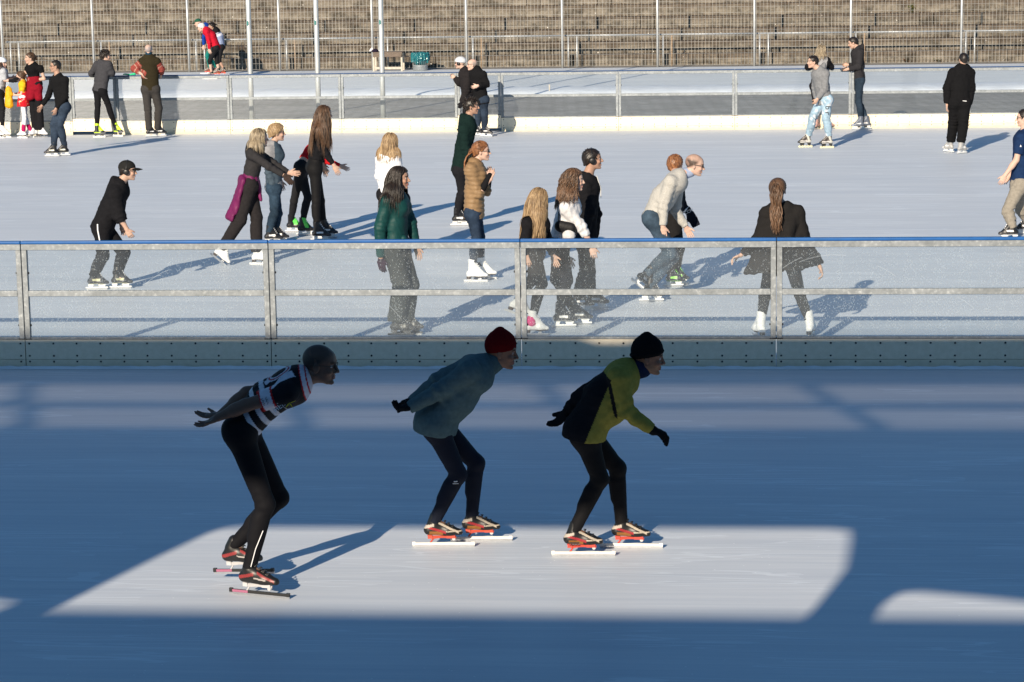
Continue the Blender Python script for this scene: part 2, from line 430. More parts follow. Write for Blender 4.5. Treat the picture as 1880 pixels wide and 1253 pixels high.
def head_prims(fd, s):
    q = s.hk; ax = (s.hF, s.hL, s.hU); g = lambda f, l, u: hp(s, f, l, u); m = s.sp.get('male', 1)
    fd.ell(g(-0.012, 0, 0.030), ax, (0.098 * q, 0.077 * q, 0.086 * q), 0.01)
    fd.ell(g(0.030, 0, -0.040), ax, (0.060 * q, 0.056 * q, 0.068 * q), 0.03)
    fd.ell(g(0.052, 0, 0.035), ax, (0.036 * q, 0.058 * q, 0.045 * q), 0.02)
    jw = 0.045 if m else 0.039
    for l in (-1, 1): fd.cone(g(-0.005, l * jw, -0.055), g(0.055, l * 0.017, -0.098), 0.017 * q, 0.014 * q, 0.02)
    fd.ell(g(0.074, 0, -0.100), ax, (0.017 * q, 0.020 * q, 0.015 * q), 0.014)
    fd.cone(g(0.082, -0.03, 0.026), g(0.082, 0.03, 0.026), (0.011 if m else 0.008) * q, (0.011 if m else 0.008) * q, 0.012)
    for l in (-1, 1):
        fd.ell(g(0.094, l * 0.032, 0.003), ax, (0.014 * q, 0.019 * q, 0.012 * q), 0.010, 's')
        fd.ell(g(0.072, l * 0.031, 0.002), ax, (0.014 * q, 0.014 * q, 0.012 * q), 0.004)
        fd.ell(g(0.066, l * 0.042, -0.032), ax, (0.020 * q, 0.018 * q, 0.018 * q), 0.015)
        fd.ell(g(-0.004, l * 0.077, -0.012), (nrm(s.hF * 0.9 + s.hL * l * -0.35), nrm(s.hL * l + s.hF * 0.3), s.hU), (0.018 * q, 0.008 * q, 0.031 * q), 0.005)
        fd.ell(g(0.002, l * 0.086, -0.008), ax, (0.008 * q, 0.005 * q, 0.014 * q), 0.004, 's')
    ns = s.sp.get('nose', 1.0)
    fd.cone(g(0.086, 0, 0.012), g(0.086 + 0.024 * ns, 0, -0.030), 0.0075 * q, 0.0105 * q, 0.010)
    for l in (-1, 1): fd.ell(g(0.094, l * 0.011, -0.036), ax, (0.012 * q, 0.009 * q, 0.008 * q), 0.006)
    fd.cone(g(0.089, -0.014, -0.060), g(0.089, 0.014, -0.060), 0.0065 * q, 0.0065 * q, 0.005)
    fd.cone(g(0.087, -0.013, -0.073), g(0.087, 0.013, -0.073), 0.0075 * q, 0.0075 * q, 0.006)
    fd.cone(g(0.099, -0.018, -0.0665), g(0.099, 0.018, -0.0665), 0.0045 * q, 0.0045 * q, 0.003, op='s')

def make_body(s, root):
    sp = s.sp; k = s.k; sh = 0.9; m = sp.get('male', 1); g = sp.get('girth', 1.0)
    pts = [s.C + s.hU * 0.15, s.C + s.hF * 0.16, s.C - s.hF * 0.13, s.C - s.hU * .12]
    allp = np.array([s.P, s.N, s.SL, s.SR, s.EL, s.ER, s.WL, s.WR, s.HL, s.HR, s.KL, s.KR, s.AL, s.AR] + pts)
    lo = allp.min(0) - 0.16; hi = allp.max(0) + 0.16
    for nm in 'LR':
        t = getattr(s, 'W' + nm) + getattr(s, 'HD' + nm) * 0.2; lo = np.minimum(lo, t - 0.06); hi = np.maximum(hi, t + 0.06)
    fine = [(s.C - 0.14 * s.hk - 0.03, s.C + 0.14 * s.hk + 0.02, s.hf * 0.85)]
    for nm in 'LR':
        Wp = getattr(s, 'W' + nm); D = getattr(s, 'HD' + nm); c = Wp + D * 0.08 * k
        fine.append((c - 0.105 * k, c + 0.105 * k, s.hf * 0.8))
    fd = Field(lo, hi, s.h * 1.25, fine)
    L = s.L
    fd.cone(s.mid, s.chest, 0.088 * k * g, 0.098 * k, 0.03, flat=(L, 0.70))
    fd.cone(s.P, s.mid, 0.09 * k, 0.085 * k * g, 0.03, flat=(L, 0.68))
    fd.cone(s.SL, s.SR, 0.045 * k, 0.045 * k, 0.04)
    fd.cone(s.HL, s.HR, 0.085 * k, 0.085 * k, 0.03)
    nb = hp(s, -0.018, 0, -0.06)
    fd.cone(s.N - s.T * 0.03, nb, 0.056 * k * (1 if m else .84), 0.052 * k * (1 if m else .82), 0.035)
    fd.cone(s.chest, s.N + (nb - s.N) * 0.1, 0.062 * k, 0.046 * k, 0.03, flat=(L, 0.7))
    ms = 1.0 if m else 0.86
    for nm in 'LR':
        S, E, Wp, Hp, K, An = [getattr(s, c + nm) for c in 'SEWHKA']
        if not np.allclose(S, E):
            fd.cone(S, E, 0.046 * k * ms, 0.038 * k * ms, 0.025)
            fd.cone(E, E + (Wp - E) * 0.4, 0.038 * k * ms, 0.037 * k * ms, 0.02)
            fd.cone(E + (Wp - E) * 0.3, Wp, 0.037 * k * ms, 0.0245 * k * ms, 0.02)
        fd.cone(Hp, K, 0.070 * k, 0.043 * k, 0.02)
        fd.cone(K, An, 0.043 * k, 0.031 * k, 0.02)
        cf = K + (An - K) * 0.25 - nrm(nrm(K - Hp) - nrm(An - K)) * 0.012 * k
        fd.cone(cf, cf + (An - K) * 0.2, 0.038 * k, 0.033 * k, 0.02)
        f2, fl, fu = getattr(s, 'FF' + nm); G = getattr(s, 'G' + nm)
        fd.cone(An, G + fu * (s.hb + 0.035) + f2 * 0.09 * k, 0.032 * k, 0.02 * k, 0.02)
        hand_prims(fd, s, nm)
    head_prims(fd, s)
    P, Q = fd.mesh(2)
    # colours
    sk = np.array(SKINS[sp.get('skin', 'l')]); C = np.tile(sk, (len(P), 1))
    q = (P - s.C) / s.hk; f, l, u = q @ s.hF, q @ s.hL, q @ s.hU
    near = (np.abs(f) < 0.14) & (np.abs(l) < 0.1) & (np.abs(u) < 0.14)
    def blend(mask, c, w=1.0): C[mask] = C[mask] * (1 - w) + np.array(c) * w
    blend(near & (f > 0.05) & (np.abs(u + 0.03) < 0.035) & (np.abs(np.abs(l) - 0.04) < 0.02), sk * [1.02, 0.88, 0.84], 0.6)
    blend(near & (f > 0.07) & (np.abs(u + 0.0665) < 0.013) & (np.abs(l) < 0.022), (0.30, 0.13, 0.10) if m else (0.34, 0.09, 0.09), 0.6)
    br = np.array(sp.get('brow', sp.get('hairc', lin('3a2a1e')))) * 0.7
    blend(near & (f > 0.06) & (np.abs(u - 0.024) < 0.006) & (np.abs(np.abs(l) - 0.032) < 0.018), br, 0.8)
    blend(near & (f > 0.062) & (np.abs(u - 0.002) < 0.007) & (np.abs(np.abs(l) - 0.031) < 0.013), (0.55, 0.52, 0.5), 0.8)
    blend(near & (f > 0.062) & (np.abs(u - 0.003) < 0.008) & (np.abs(np.abs(l) - 0.031) < 0.0055), (0.03, 0.02, 0.015), 0.9)
    if sp.get('beard'):
        blend(near & (u < -0.045) & (f > 0.0) & ~((np.abs(u + 0.0665) < 0.010) & (np.abs(l) < 0.02)), sp['beard'], sp.get('beardw', 0.5))
    if sp.get('shaved') is not None:
        hl = in_hair(f, l, u, 'short'); w_ = np.clip(hl / 0.025, 0, 1) * np.clip((0.085 - u - 0.35 * np.maximum(f, -0.02)) / 0.05, sp.get('topw', 0.15), 1) * near * sp.get('shw', 0.85)
        C = C * (1 - w_[:, None]) + np.array(sp['shaved']) * w_[:, None]
    blend((C[:, 0] > 0) & (sn(P, 40, 3) > 0.3), sk * [1.0, 0.9, 0.88], 0.35)
    o = mesh_np('body', P, Q, M_SKIN, root, col=C, origin=s.B)
    return o

def wr_disp(s, P, Q, amp, joints, seed, fr=1.0, base=0.35):
    """cloth folds: displaced along the normal, strongest near the joints"""
    nv = vnormals(P, Q); w = np.full(len(P), base)
    ph = np.zeros(len(P))
    for (c, ax, rad, st) in joints:
        d = np.linalg.norm(P - c, axis=1); g = np.exp(-(d / rad) ** 2) * st; w += g
        ph += g * np.sin(((P - c) @ ax) * 95 * fr + 2.2 * sn(P, 14, seed + 1))
    n = 0.75 * sn(P * [1, 1, 0.8], 26 * fr, seed) + 0.35 * sn(P, 60 * fr, seed + 5)
    return P + nv * ((n * w * amp) + ph * amp * 0.7)[:, None]

def bounds(pts, m):
    a = np.array(pts); return a.min(0) - m, a.max(0) + m

def make_top(s, root):
    t = s.sp.get('top'); 
    if not t: return
    sp = s.sp; k = s.k; m = sp.get('male', 1); e = t.get('e', 0.012); g = sp.get('girth', 1.0) * t.get('g', 1.0); L = s.L
    slv = t.get('sleeve', 1.0)   # 1 = to the wrist, 0.5 = to the elbow, 0 = none
    hz = t.get('hemz', 0.0); hd = nrm(-nrm(s.mid - s.P) * (1 - hz) - Z3 * hz); hem = s.P + hd * t.get('hem', 0.04) * k
    lo, hi = bounds([s.N, s.SL, s.SR, s.EL, s.ER, s.WL, s.WR, s.P, hem, s.mid], 0.26)
    fd = Field(lo, hi, s.h)
    T1 = nrm(s.mid - s.P)
    wst = (0.098 if m else 0.088) * g; hpw = t.get('hipw', 0.112 if m else 0.108)
    lowr = hpw * k + e + t.get('flare', 0.0)
    if hz:
        fd.cone(hem + hd * 0.10 - s.F * .012, s.P - s.F * .012, lowr, lowr, 0.03, flat=(L, 0.76)); fd.cone(s.P - s.F * .012, s.mid, lowr, wst * k + e, 0.04, flat=(L, 0.72))
    else: fd.cone(hem - T1 * 0.10, s.mid, lowr, wst * k + e, 0.03, flat=(L, 0.72))
    if t.get('belly'): fd.ell(s.mid + s.F * t['belly'] - T1 * 0.03, (s.F, L, T1), (0.11 * k + e, 0.14 * k + e, 0.15 * k), 0.05)
    fd.cone(s.mid, s.chest, wst * k + e, (0.108 if m else 0.097) * k + e, 0.04, flat=(L, 0.70 if m else 0.74))
    fd.cone(s.chest, s.N - (s.N - s.mid) * 0.08, (0.10 if m else 0.09) * k + e, 0.072 * k + e * 0.7, 0.04, flat=(L, 0.66))
    if not m and k > 0.85:
        for q in (-1, 1): fd.ell(s.chest + s.F * 0.062 * k + L * q * 0.06 * k - T1 * 0.055 * k, (s.F, L, T1), (0.058 + e, 0.058 + e, 0.06 + e), 0.04)
    fd.cone(s.SL, s.SR, 0.052 * k + e, 0.052 * k + e, 0.045)
    ms = 1.0 if m else 0.88
    al = t.get('aloose', 0.0)
    fd.plane(hem, hd, 0.006)
    joints = [(s.mid, T1, 0.14, t.get('wf', 0.9)), (hem + T1 * .06, T1, 0.12, 0.8)]
    for nm in 'LR':
        S, E, Wp = [getattr(s, c + nm) for c in 'SEW']
        if slv > 0:
            if slv >= 0.55:
                fr = (slv - 0.5) * 2; cu = E + (Wp - E) * fr; d = nrm(Wp - E)
                fd.cone(S, E, 0.050 * k * ms + e, 0.043 * k * ms + e + al, 0.035)
                fd.cone(E, cu + d * 0.03, 0.042 * k * ms + e + al, (0.042 - 0.012 * fr) * k * ms + e * 0.7 + al * 0.6, 0.012, clip=[(cu, d)])
                joints += [(E, nrm(nrm(Wp - E) + nrm(E - S)), 0.10, 1.3), (cu, d, 0.09, 0.6)]
                if t.get('cuff'): fd.cone(cu - d * 0.03, cu + d * 0.02, (0.042 - 0.012 * fr) * k * ms + e * 0.35, (0.042 - 0.012 * fr) * k * ms + e * 0.3, 0.004, clip=[(cu, d)])
            else:
                cu = S + (E - S) * slv * 2; d = nrm(E - S)
                fd.cone(S, cu + d * 0.02, 0.050 * k * ms + e, 0.047 * k * ms + e + 0.004, 0.035, clip=[(cu, d)])
            joints.append((S, nrm(E - S), 0.10, 0.7))
    up = nrm(hp(s, -0.02, 0, -0.06) - s.N)
    if t.get('collar'):
        cl = t['collar']; fd.cone(s.N - up * 0.03, s.N + up * cl, 0.060 * k + e * 0.7, 0.056 * k + e * 0.6, 0.02, clip=[(s.N + up * cl, nrm(up + s.F * 0.0))])
    else:
        fd.cone(s.N + up * t.get('neckh', 0.035) + s.F * 0.03, s.N + up * 0.3 + s.F * 0.05, 0.075 * k, 0.11 * k, 0.01, op='s')
    if t.get('hood'):
        hc = s.N - s.F * 0.072 * k - s.T * 0.012
        fd.ell(hc, (s.F, L, nrm(up)), (0.055 * k, 0.115 * k, 0.05 * k), 0.03)
        fd.ell(hc - s.T * 0.05 - s.F * 0.015, (s.F, L, nrm(up)), (0.045 * k, 0.10 * k, 0.085 * k), 0.025)
        fd.cone(s.N + L * 0.075 * k + s.F * 0.01, s.N + s.F * 0.085 * k - s.T * 0.04, 0.03 * k, 0.02 * k, 0.02)
        fd.cone(s.N - L * 0.075 * k + s.F * 0.01, s.N + s.F * 0.085 * k - s.T * 0.04, 0.03 * k, 0.02 * k, 0.02)
    P, Q = fd.mesh(1)
    P = wr_disp(s, P, Q, t.get('wr', 0.006) * (0.7 + 0.3 * k), joints, sp['seed'], t.get('fr', 1.0))
    if t.get('puff'):
        nv = vnormals(P, Q); h = (P - s.P) @ s.T
        am = np.minimum(np.linalg.norm(P - s.EL, axis=1), np.linalg.norm(P - s.ER, axis=1))
        P = P + nv * (0.012 * (np.abs(np.sin(h * 3.1416 / 0.055 + 0.5 * sn(P, 10, 2))) ** 0.6 - 0.6))[:, None]
    C = np.tile(np.array(t['c']), (len(P), 1))
    if 'paint' in t: C = t['paint'](s, P, C)
    o = mesh_np(t.get('name', 'sweater'), P, Q, t.get('mat', M_CLOTH), root, col=C, origin=s.B)
    return o

def make_bottom(s, root):
    b = s.sp.get('bottom')
    if not b: return
    sp = s.sp; k = s.k; e = b.get('e', 0.006); L = s.L; m = sp.get('male', 1)
    T1 = nrm(s.mid - s.P); top = s.P + T1 * b.get('rise', 0.10) * k
    lo, hi = bounds([s.P, s.HL, s.HR, s.KL, s.KR, s.AL, s.AR, top], 0.24)
    fd = Field(lo, hi, s.h)
    fd.cone(s.P, top + T1 * 0.05, 0.100 * k + e, 0.092 * k + e * 0.6, 0.03, flat=(L, 0.70))
    fd.cone(s.HL, s.HR, 0.092 * k + e, 0.092 * k + e, 0.04)
    for nm in 'LR':
        Hp = getattr(s, 'H' + nm); fd.ell(Hp - s.F * 0.030 * k + T1 * 0.01, (s.F, L, T1), (0.080 * k + e,) * 3, 0.04)
    fd.plane(top, T1, 0.004)
    joints = [(s.P, T1, 0.16, 0.5)]
    for nm in 'LR':
        Hp, K, An = [getattr(s, c + nm) for c in 'HKA']; d = nrm(An - K)
        ln = b.get('len', 0.98); end = K + (An - K) * ln; lf = b.get('flare', 0.0)
        fd.cone(Hp, K, 0.083 * k + e, 0.054 * k + e + lf * 0.4, 0.035)
        r1 = 0.038 * k + e + lf
        fd.cone(K, end + d * 0.06, 0.052 * k + e + lf * 0.5, r1, 0.03, clip=[(end, d)])
        bend = nrm(nrm(K - Hp) - nrm(An - K)) if np.linalg.norm(nrm(K - Hp) - nrm(An - K)) > 0.15 else s.F
        if ln > 0.5:
            cf = K + (An - K) * 0.22 - bend * 0.020 * k
            fd.cone(cf, cf + (An - K) * 0.28, 0.044 * k + e, 0.037 * k + e, 0.035)
        joints += [(K - bend * 0.05, nrm(nrm(K - Hp) + d), 0.10, 1.3), (end, d, 0.13, b.get('bunch', 0.6)), (Hp + s.F * 0.05, T1, 0.09, 0.8)]
    P, Q = fd.mesh(1)
    P = wr_disp(s, P, Q, b.get('wr', 0.004), joints, sp['seed'] + 20, b.get('fr', 1.0))
    C = np.tile(np.array(b['c']), (len(P), 1))
    if b.get('fade'): C = C * (1 + 0.35 * np.clip(sn(P, 9, sp['seed']), -1, 1))[:, None]
    if 'paint' in b: C = b['paint'](s, P, C)
    return mesh_np(b.get('name', 'trousers'), P, Q, b.get('mat', M_CLOTH), root, col=C, origin=s.B)

def make_glove(s, root, nm, c, e=0.004, mit=False, cuff=0.05, name='glove', white=False):
    W = getattr(s, 'W' + nm); E = getattr(s, 'E' + nm); D = getattr(s, 'HD' + nm); k = s.k
    d = nrm(W - E); lo, hi = bounds([W, W + D * 0.19 * k, W - d * cuff], 0.07); fd = Field(lo, hi, s.hf * 0.9)
    if mit:
        pn = nrm(-s.L if nm == 'L' else s.L); pn = nrm(pn - D * (pn @ D)); sd = np.cross(D, pn); 
        fd.cone(W, W + D * 0.08, 0.035, 0.04, 0.01, flat=(sd, 0.7)); 
        for o in (-1.5, -.5, .5, 1.5):
            a = W + D * 0.08 + sd * o * 0.024; dd = nrm(D + pn * 0.5); fd.cone(a, a + dd * 0.05, 0.018, 0.017, 0.006); fd.cone(a + dd * 0.05, a + dd * 0.05 + nrm(dd + pn) * 0.04, 0.017, 0.015, 0.006)
        fd.cone(W + sd * 0.03, W + sd * 0.06 + D * 0.06, 0.02, 0.016, 0.008)
        fd.cone(W - d * cuff, W, 0.05, 0.04, 0.006, clip=[(W - d * cuff, -d)])
    else:
        hand_prims(fd, s, nm, e)
        fd.cone(W - d * cuff, W, 0.031 * k + e, 0.027 * k + e, 0.008, clip=[(W - d * cuff, -d)])
    P, Q = fd.mesh(1); C = np.tile(np.array(c), (len(P), 1))
    if white: C[(P - (W - d * (cuff - 0.02))) @ d < 0.0] = (0.8, 0.8, 0.8)
    return mesh_np(name, P, Q, M_CLOTH, root, col=C, origin=s.B)

def make_skates(s, root):
    sp = s.sp; kind = sp.get('skate', 'hockey'); k = s.k; hb = s.hb
    sc1 = np.array(sp.get('skc', (0.012, 0.012, 0.014))); sc2 = np.array(sp.get('skc2', (0.75, 0.75, 0.75)))
    lace = sp.get('lace', (0.7, 0.7, 0.7))
    for nm in 'LR':
        f, l, u = getattr(s, 'FF' + nm); G = getattr(s, 'G' + nm); An = getattr(s, 'A' + nm); K = getattr(s, 'K' + nm)
        g = lambda a, b, c: G + (f * a + l * b) * k + u * (hb + c * k)
        sh = nrm(K - An); sh = nrm(sh + u * 0.8)
        lo, hi = bounds([g(-.12, 0, 0), g(.18, 0, 0), An + sh * 0.14], 0.09); fd = Field(lo, hi, s.hf)
        fd.cone(g(-0.078, 0, 0.036), g(0.055, 0, 0.026), 0.036 * k, 0.040 * k, 0.02)
        fd.cone(g(0.05, 0, 0.026), g(0.125, 0, 0.016), 0.040 * k, 0.027 * k, 0.02)
        if kind == 'speed':
            fd.cone(An - f * 0.0, An + sh * 0.045 * k, 0.042 * k, 0.038 * k, 0.03)
            fd.cone(g(-0.03, 0, 0.07), g(0.075, 0, 0.03), 0.036 * k, 0.030 * k, 0.02); top = An + sh * 0.04 * k
        else:
            hgt = {'hockey': 0.115, 'figure': 0.13, 'roller': 0.13}[kind]
            fd.cone(g(-0.045, 0, 0.06), An + sh * hgt * k, 0.043 * k, 0.052 * k, 0.02, clip=[(An + sh * hgt * k, sh)])
            fd.cone(An + sh * 0.05 * k + f * 0.02, g(0.08, 0, 0.04), 0.040 * k, 0.030 * k, 0.02)
            if kind == 'figure': fd.cone(g(-0.08, 0, 0.012), g(-0.085, 0, -0.03), 0.03, 0.028, 0.006)
        if kind == 'figure': fd.plane(G + u * (hb - 0.03 * k), -u)
        else: fd.plane(g(0, 0, 0.002), -u, 0.004)
        P, Q = fd.mesh(1)
        a = (P - G) @ f / k; c = ((P - G) @ u - hb) / k; bb = np.abs((P - G) @ l) / k
        C = np.tile(sc1, (len(P), 1))
        if 'skpaint' in sp: C = sp['skpaint'](P, a, c, bb, C)
        else:
            if kind == 'hockey' or kind == 'roller':
                C[c < 0.012] = sc2 * 0.6
                C[(a > 0.09) & (c < 0.05)] = sc1 * 2
                ln = (np.abs(a - 0.2 * c + 0.01) < 0.045) & (np.abs(c - 0.055) < 0.012); C[ln] = sc2
            else: C[c < 0.006] = (0.05, 0.03, 0.02)
        bo = mesh_np('skate_boot', P, Q, M_BOOT, root, col=C, origin=s.B)
        # laces
        mb = MB()
        lc0 = g(0.085, 0, 0.062); lc1 = An + sh * (0.10 if kind != 'speed' else 0.03) * k + f * (0.046 * k)
        nl = 6 if kind != 'speed' else 4
        for i in range(nl):
            q = i / (nl - 1); p = lc0 * (1 - q) + lc1 * q + f * 0.004 + u * 0.004 * (1 - q)
            w = l * 0.024 * k; st = (lc1 - lc0) / nl
            mb.tube([p - w - (u * .01 + f * .006), p + u * 0.001, p + w + st * 0.6 - (u * .012 + f * .004)], 0.0032, 5, 0, lace)
            mb.tube([p + w - (u * .01 + f * .006), p + u * 0.002, p - w + st * 0.6 - (u * .012 + f * .004)], 0.0032, 5, 0, lace)
        mb.build('laces', M_PLAIN, bo, s.B, usecol=True, smooth=True)
        # blade
        hc = sp.get('holder', (0.78, 0.78, 0.76))
        if kind == 'speed':
            b0 = sp.get('bladec', (0.75, 0.75, 0.73)); brc = sp.get('brkt', (0.7, 0.1, 0.07))
            mb = MB(); o1 = 0.02
            mb.box(G + f * o1 + u * 0.024, (f, l, u), (0.205, 0.008, 0.009), 0, b0)
            mb.box(G + f * (o1 - 0.202) + u * 0.026, (f, l, u), (0.012, 0.009, 0.013), 0, b0)
            mb.box(G + f * (o1 + 0.202) + u * 0.026, (f, l, u), (0.012, 0.009, 0.012), 0, b0)
            if sp.get('blade2'): mb.box(G + f * (o1 - 0.14) + u * 0.024, (f, l, u), (0.06, 0.0085, 0.0085), 0, (0.35, 0.12, 0.2))
            bt = mb.build('blade_tube', M_PLAIN, bo, s.B, usecol=True, bevel=0.002)
            mb = MB(); mb.box(G + f * o1 + u * 0.009, (f, l, u), (0.212, 0.0012, 0.009)); mb.build('blade', M_STEEL, bt, s.B)
            mb = MB()
            mb.tube([g(-0.085, 0, 0.002), g(-0.055, 0, -0.018), g(0.0, 0, -0.014), g(0.06, 0, -0.012), g(0.105, 0, -0.022)], [0.012, 0.014, 0.010, 0.012, 0.012], 6, 0, brc)
            mb.box(g(-0.07, 0, -0.012), (f, l, u), (0.016, 0.016, 0.012), 0, brc); mb.box(g(0.07, 0, -0.010), (f, l, u), (0.03, 0.016, 0.012), 0, brc)
            mb.tube([g(0.09, -0.014, -0.026), g(0.09, 0.014, -0.026)], 0.012, 8, 0, (0.5, 0.5, 0.5))
            mb.tube([G + u * 0.03 - f * 0.07, G + u * (hb - 0.02) - f * 0.045], 0.006, 6, 0, brc)
            mb.build('blade_bracket', M_PLAIN, bo, s.B, usecol=True)
        elif kind == 'figure':
            mb = MB()
            for a0 in (-0.08, 0.05): mb.box(g(a0, 0, -0.03) - u * 0.004, (f, l, u), (0.02, 0.006, 0.012), 0)
            mb.box(G + f * 0.0 + u * 0.012, (f, l, u), (0.145 * k, 0.002, 0.012), 0)
            mb.tube([G + f * 0.145 * k + u * 0.014, G + f * 0.158 * k + u * 0.022], [0.006, 0.004], 6)
            for a0 in (-0.07, 0.055): mb.box(G + f * a0 * k + u * 0.03, (f, l, u), (0.012, 0.004, 0.022), 0)
            mb.build('blade', M_STEEL, bo, s.B)
        else:
            mb = MB()
            for a0, w in ((-0.07, 0.034), (0.065, 0.044)):
                for q in range(3): mb.box(G + f * a0 * k + u * (hb * (0.88 - 0.2 * q)), (f, l, u), ((w - 0.006 * q) * k, 0.014 - 0.0028 * q, hb * 0.12), 0, hc)
            mb.box(G + u * (0.026 if kind != 'roller' else 0.017), (f, l, u), (0.135 * k, 0.0075, 0.012 if kind == 'roller' else 0.008), 0, sp.get('wheelc', hc))
            if kind == 'roller':
                for q in range(5):
                    c0 = G + f * (-0.11 + 0.055 * q) * k + u * 0.020
                    mb.tube([c0 - l * 0.009, c0 + l * 0.009], 0.021, 12, 0, sp.get('wheelc', (0.6, 0.6, 0.5))); mb.tube([c0 + u * .004 - l * 0.0105, c0 + u * .004 + l * 0.0105], 0.008, 8, 0, (0.12, 0.12, 0.11))
            h_ = mb.build('blade_holder', M_PLAIN, bo, s.B, usecol=True, bevel=0.002)
            mb = MB(); mb.box(G + u * 0.0105, (f, l, u), (0.125 * k, 0.0015, 0.0105)); mb.tube([G + u * 0.012 + f * .125 * k, G + u * 0.022 + f * .142 * k], [0.007, 0.004], 6); mb.tube([G + u * 0.012 - f * .125 * k, G + u * 0.022 - f * .138 * k], [0.007, 0.004], 6)
            mb.build('blade', M_STEEL, h_, s.B)

# ------------------------------------------------------------------ hair
def in_hair(f, l, u, style):
    """hair region on the skull in head units"""
    A1 = -(f - 0.012) * 0.707 + (u + 0.006) * 0.707; B1 = -(f - 0.012) * 0.50 + (u + 0.006) * 0.86
    hl = np.minimum(A1, B1)
    if style == 'bald': hl = np.minimum(hl, -(u - 0.045 + 0.2 * f))
    if style == 'receding': hl = np.minimum(hl, np.maximum(-(f - 0.045), -(u - 0.06)))
    return hl
def make_hair(s, root):
    h = s.sp.get('hair'); 
    if not h: return
    st = h.get('st', 'short'); k = s.hk; c = np.array(h['c']); c2 = np.array(h.get('c2', np.array(c) * 1.8)); R = np.random.RandomState(s.sp['seed'])
    e = h.get('e', 0.010); g = lambda f, l, u: hp(s, f, l, u); ax = (s.hF, s.hL, s.hU)
    lo, hi = bounds([s.C], 0.17); fd = Field(lo, hi, s.hf)
    fd.ell(g(-0.012, 0, 0.030), ax, ((0.098 + e) * k, (0.077 + e) * k, (0.086 + e) * k), 0.0)
    fd.cone(g(-0.05, 0, 0.0), g(-0.062, 0, -0.05), (0.055 + e) * k, (0.038 + e) * k, 0.02, flat=(s.hL, 0.8))
    X, Y, Z = fd.ax[0][:, None, None] - s.C[0], fd.ax[1][None, :, None] - s.C[1], fd.ax[2][None, None, :] - s.C[2]
    f = (X * s.hF[0] + Y * s.hF[1] + Z * s.hF[2]) / k; l = (X * s.hL[0] + Y * s.hL[1] + Z * s.hL[2]) / k; u = (X * s.hU[0] + Y * s.hU[1] + Z * s.hU[2]) / k
    hl = in_hair(f, l, u, st)
    fd.F = -smin(-fd.F, (hl * k).astype(np.float32), 0.006)
    # keep the ears free on short cuts
    P, Q = fd.mesh(1)
    if len(P) == 0: return
    nv = vnormals(P, Q); P = P + nv * (sn(P, 110, s.sp['seed']) * 0.22 * e + 0.12 * e * sn(P, 240, 4))[:, None]
    w = np.clip(0.35 + 0.5 * sn(P * [1, 1, 0.35], 150, 9), 0, 1)[:, None]; C = c * (1 - w) + c2 * w
    Vs = [P]; Qs = [Q]; Cs = [C]; off = len(P)
    def lock(pts, r, col, tip):
        nonlocal off
        n = 4; kk = len(pts); pts = np.array(pts); tg = np.gradient(pts, axis=0); tg /= np.maximum(np.linalg.norm(tg, axis=1), 1e-9)[:, None]
        a = np.cross(tg, s.hF + 0.01); a /= np.maximum(np.linalg.norm(a, axis=1), 1e-9)[:, None]; b = np.cross(tg, a)
        rr = r * np.interp(np.linspace(0, 1, kk), [0, 0.25, 0.7, 1], [0.6, 1.0, 0.8, 0.12])
        V = np.concatenate([pts + (a * math.cos(t) + b * math.sin(t) * 0.7) * rr[:, None] for t in (0.4, 1.97, 3.54, 5.11)], 0).reshape(4, kk, 3).transpose(1, 0, 2).reshape(-1, 3)
        F = np.array([(i * n + j, i * n + (j + 1) % n, (i + 1) * n + (j + 1) % n, (i + 1) * n + j) for i in range(kk - 1) for j in range(n)])
        q = np.linspace(0, 1, kk)[:, None]; cc = np.array(col) * (1 - q) + np.array(tip) * q
        Vs.append(V); Qs.append(F + off); Cs.append(np.repeat(cc, 4, 0)); off += len(V)
    nloc = int(h.get('n', 90 if st in ('short', 'receding', 'bald') else 240) * (1.0 if s.hf > 0.008 else (1.5 if st == 'short' else 2.6)))
    length = h.get('len', 0.035 if st in ('short', 'receding', 'bald') else 0.35)
    cc = s.C + (-s.hF * 0.012 + s.hU * 0.030) * k
    rad = np.array([0.098 + e, 0.077 + e, 0.086 + e]) * k
    hang = nrm(R3 * h.get('wind', 0.0) - Z3 + T3 * h.get('windt', 0.0)); done = 0; tries = 0
    tie = None
    if st == 'pony':
        tie = g(*h.get('tie', (-0.105, 0, 0.03)))
    capT = [(s.N + s.T * 0.0, s.mid, 0.105 * s.k, 0.155 * s.k), (s.SL, s.SR, 0.07 * s.k, 0.07 * s.k)]
    while done < nloc and tries < 9000:
        tries += 1
        d = R.normal(size=3); d /= np.linalg.norm(d)
        p = cc + (s.hF * d[0] * rad[0] + s.hL * d[1] * rad[1] + s.hU * d[2] * rad[2]) * 0.97
        q = (p - s.C) / k; F_, L_, U_ = q @ s.hF, q @ s.hL, q @ s.hU
        if in_hair(F_, L_, U_, st) < 0.004: continue
        done += 1; wv = R.rand(); col = c * (1 - wv) + c2 * wv; tip = col * h.get('tip', 1.25)
        out = nrm(s.hF * d[0] / rad[0] + s.hL * d[1] / rad[1] + s.hU * d[2] / rad[2])
        if st in ('short', 'receding', 'bald'):
            ln = length * (0.6 + 0.8 * R.rand()); dr = nrm(out * h.get('lift', 0.35) + s.hF * h.get('comb', 0.3) * (1 if F_ > -0.02 else -0.1) - s.hU * (0.5 if U_ < 0.08 else -0.05) + R.normal(size=3) * h.get('mess', 0.25)); dr = nrm(dr - out * (dr @ out) + out * h.get('lift', 0.35) * 0.6)
            pts = [p - out * 0.006]
            for i in range(3): pts.append(pts[-1] + dr * ln / 3); dr = nrm(dr - Z3 * 0.2 + out * 0.0)
            lock(pts, h.get('r', 0.007), col, tip); continue
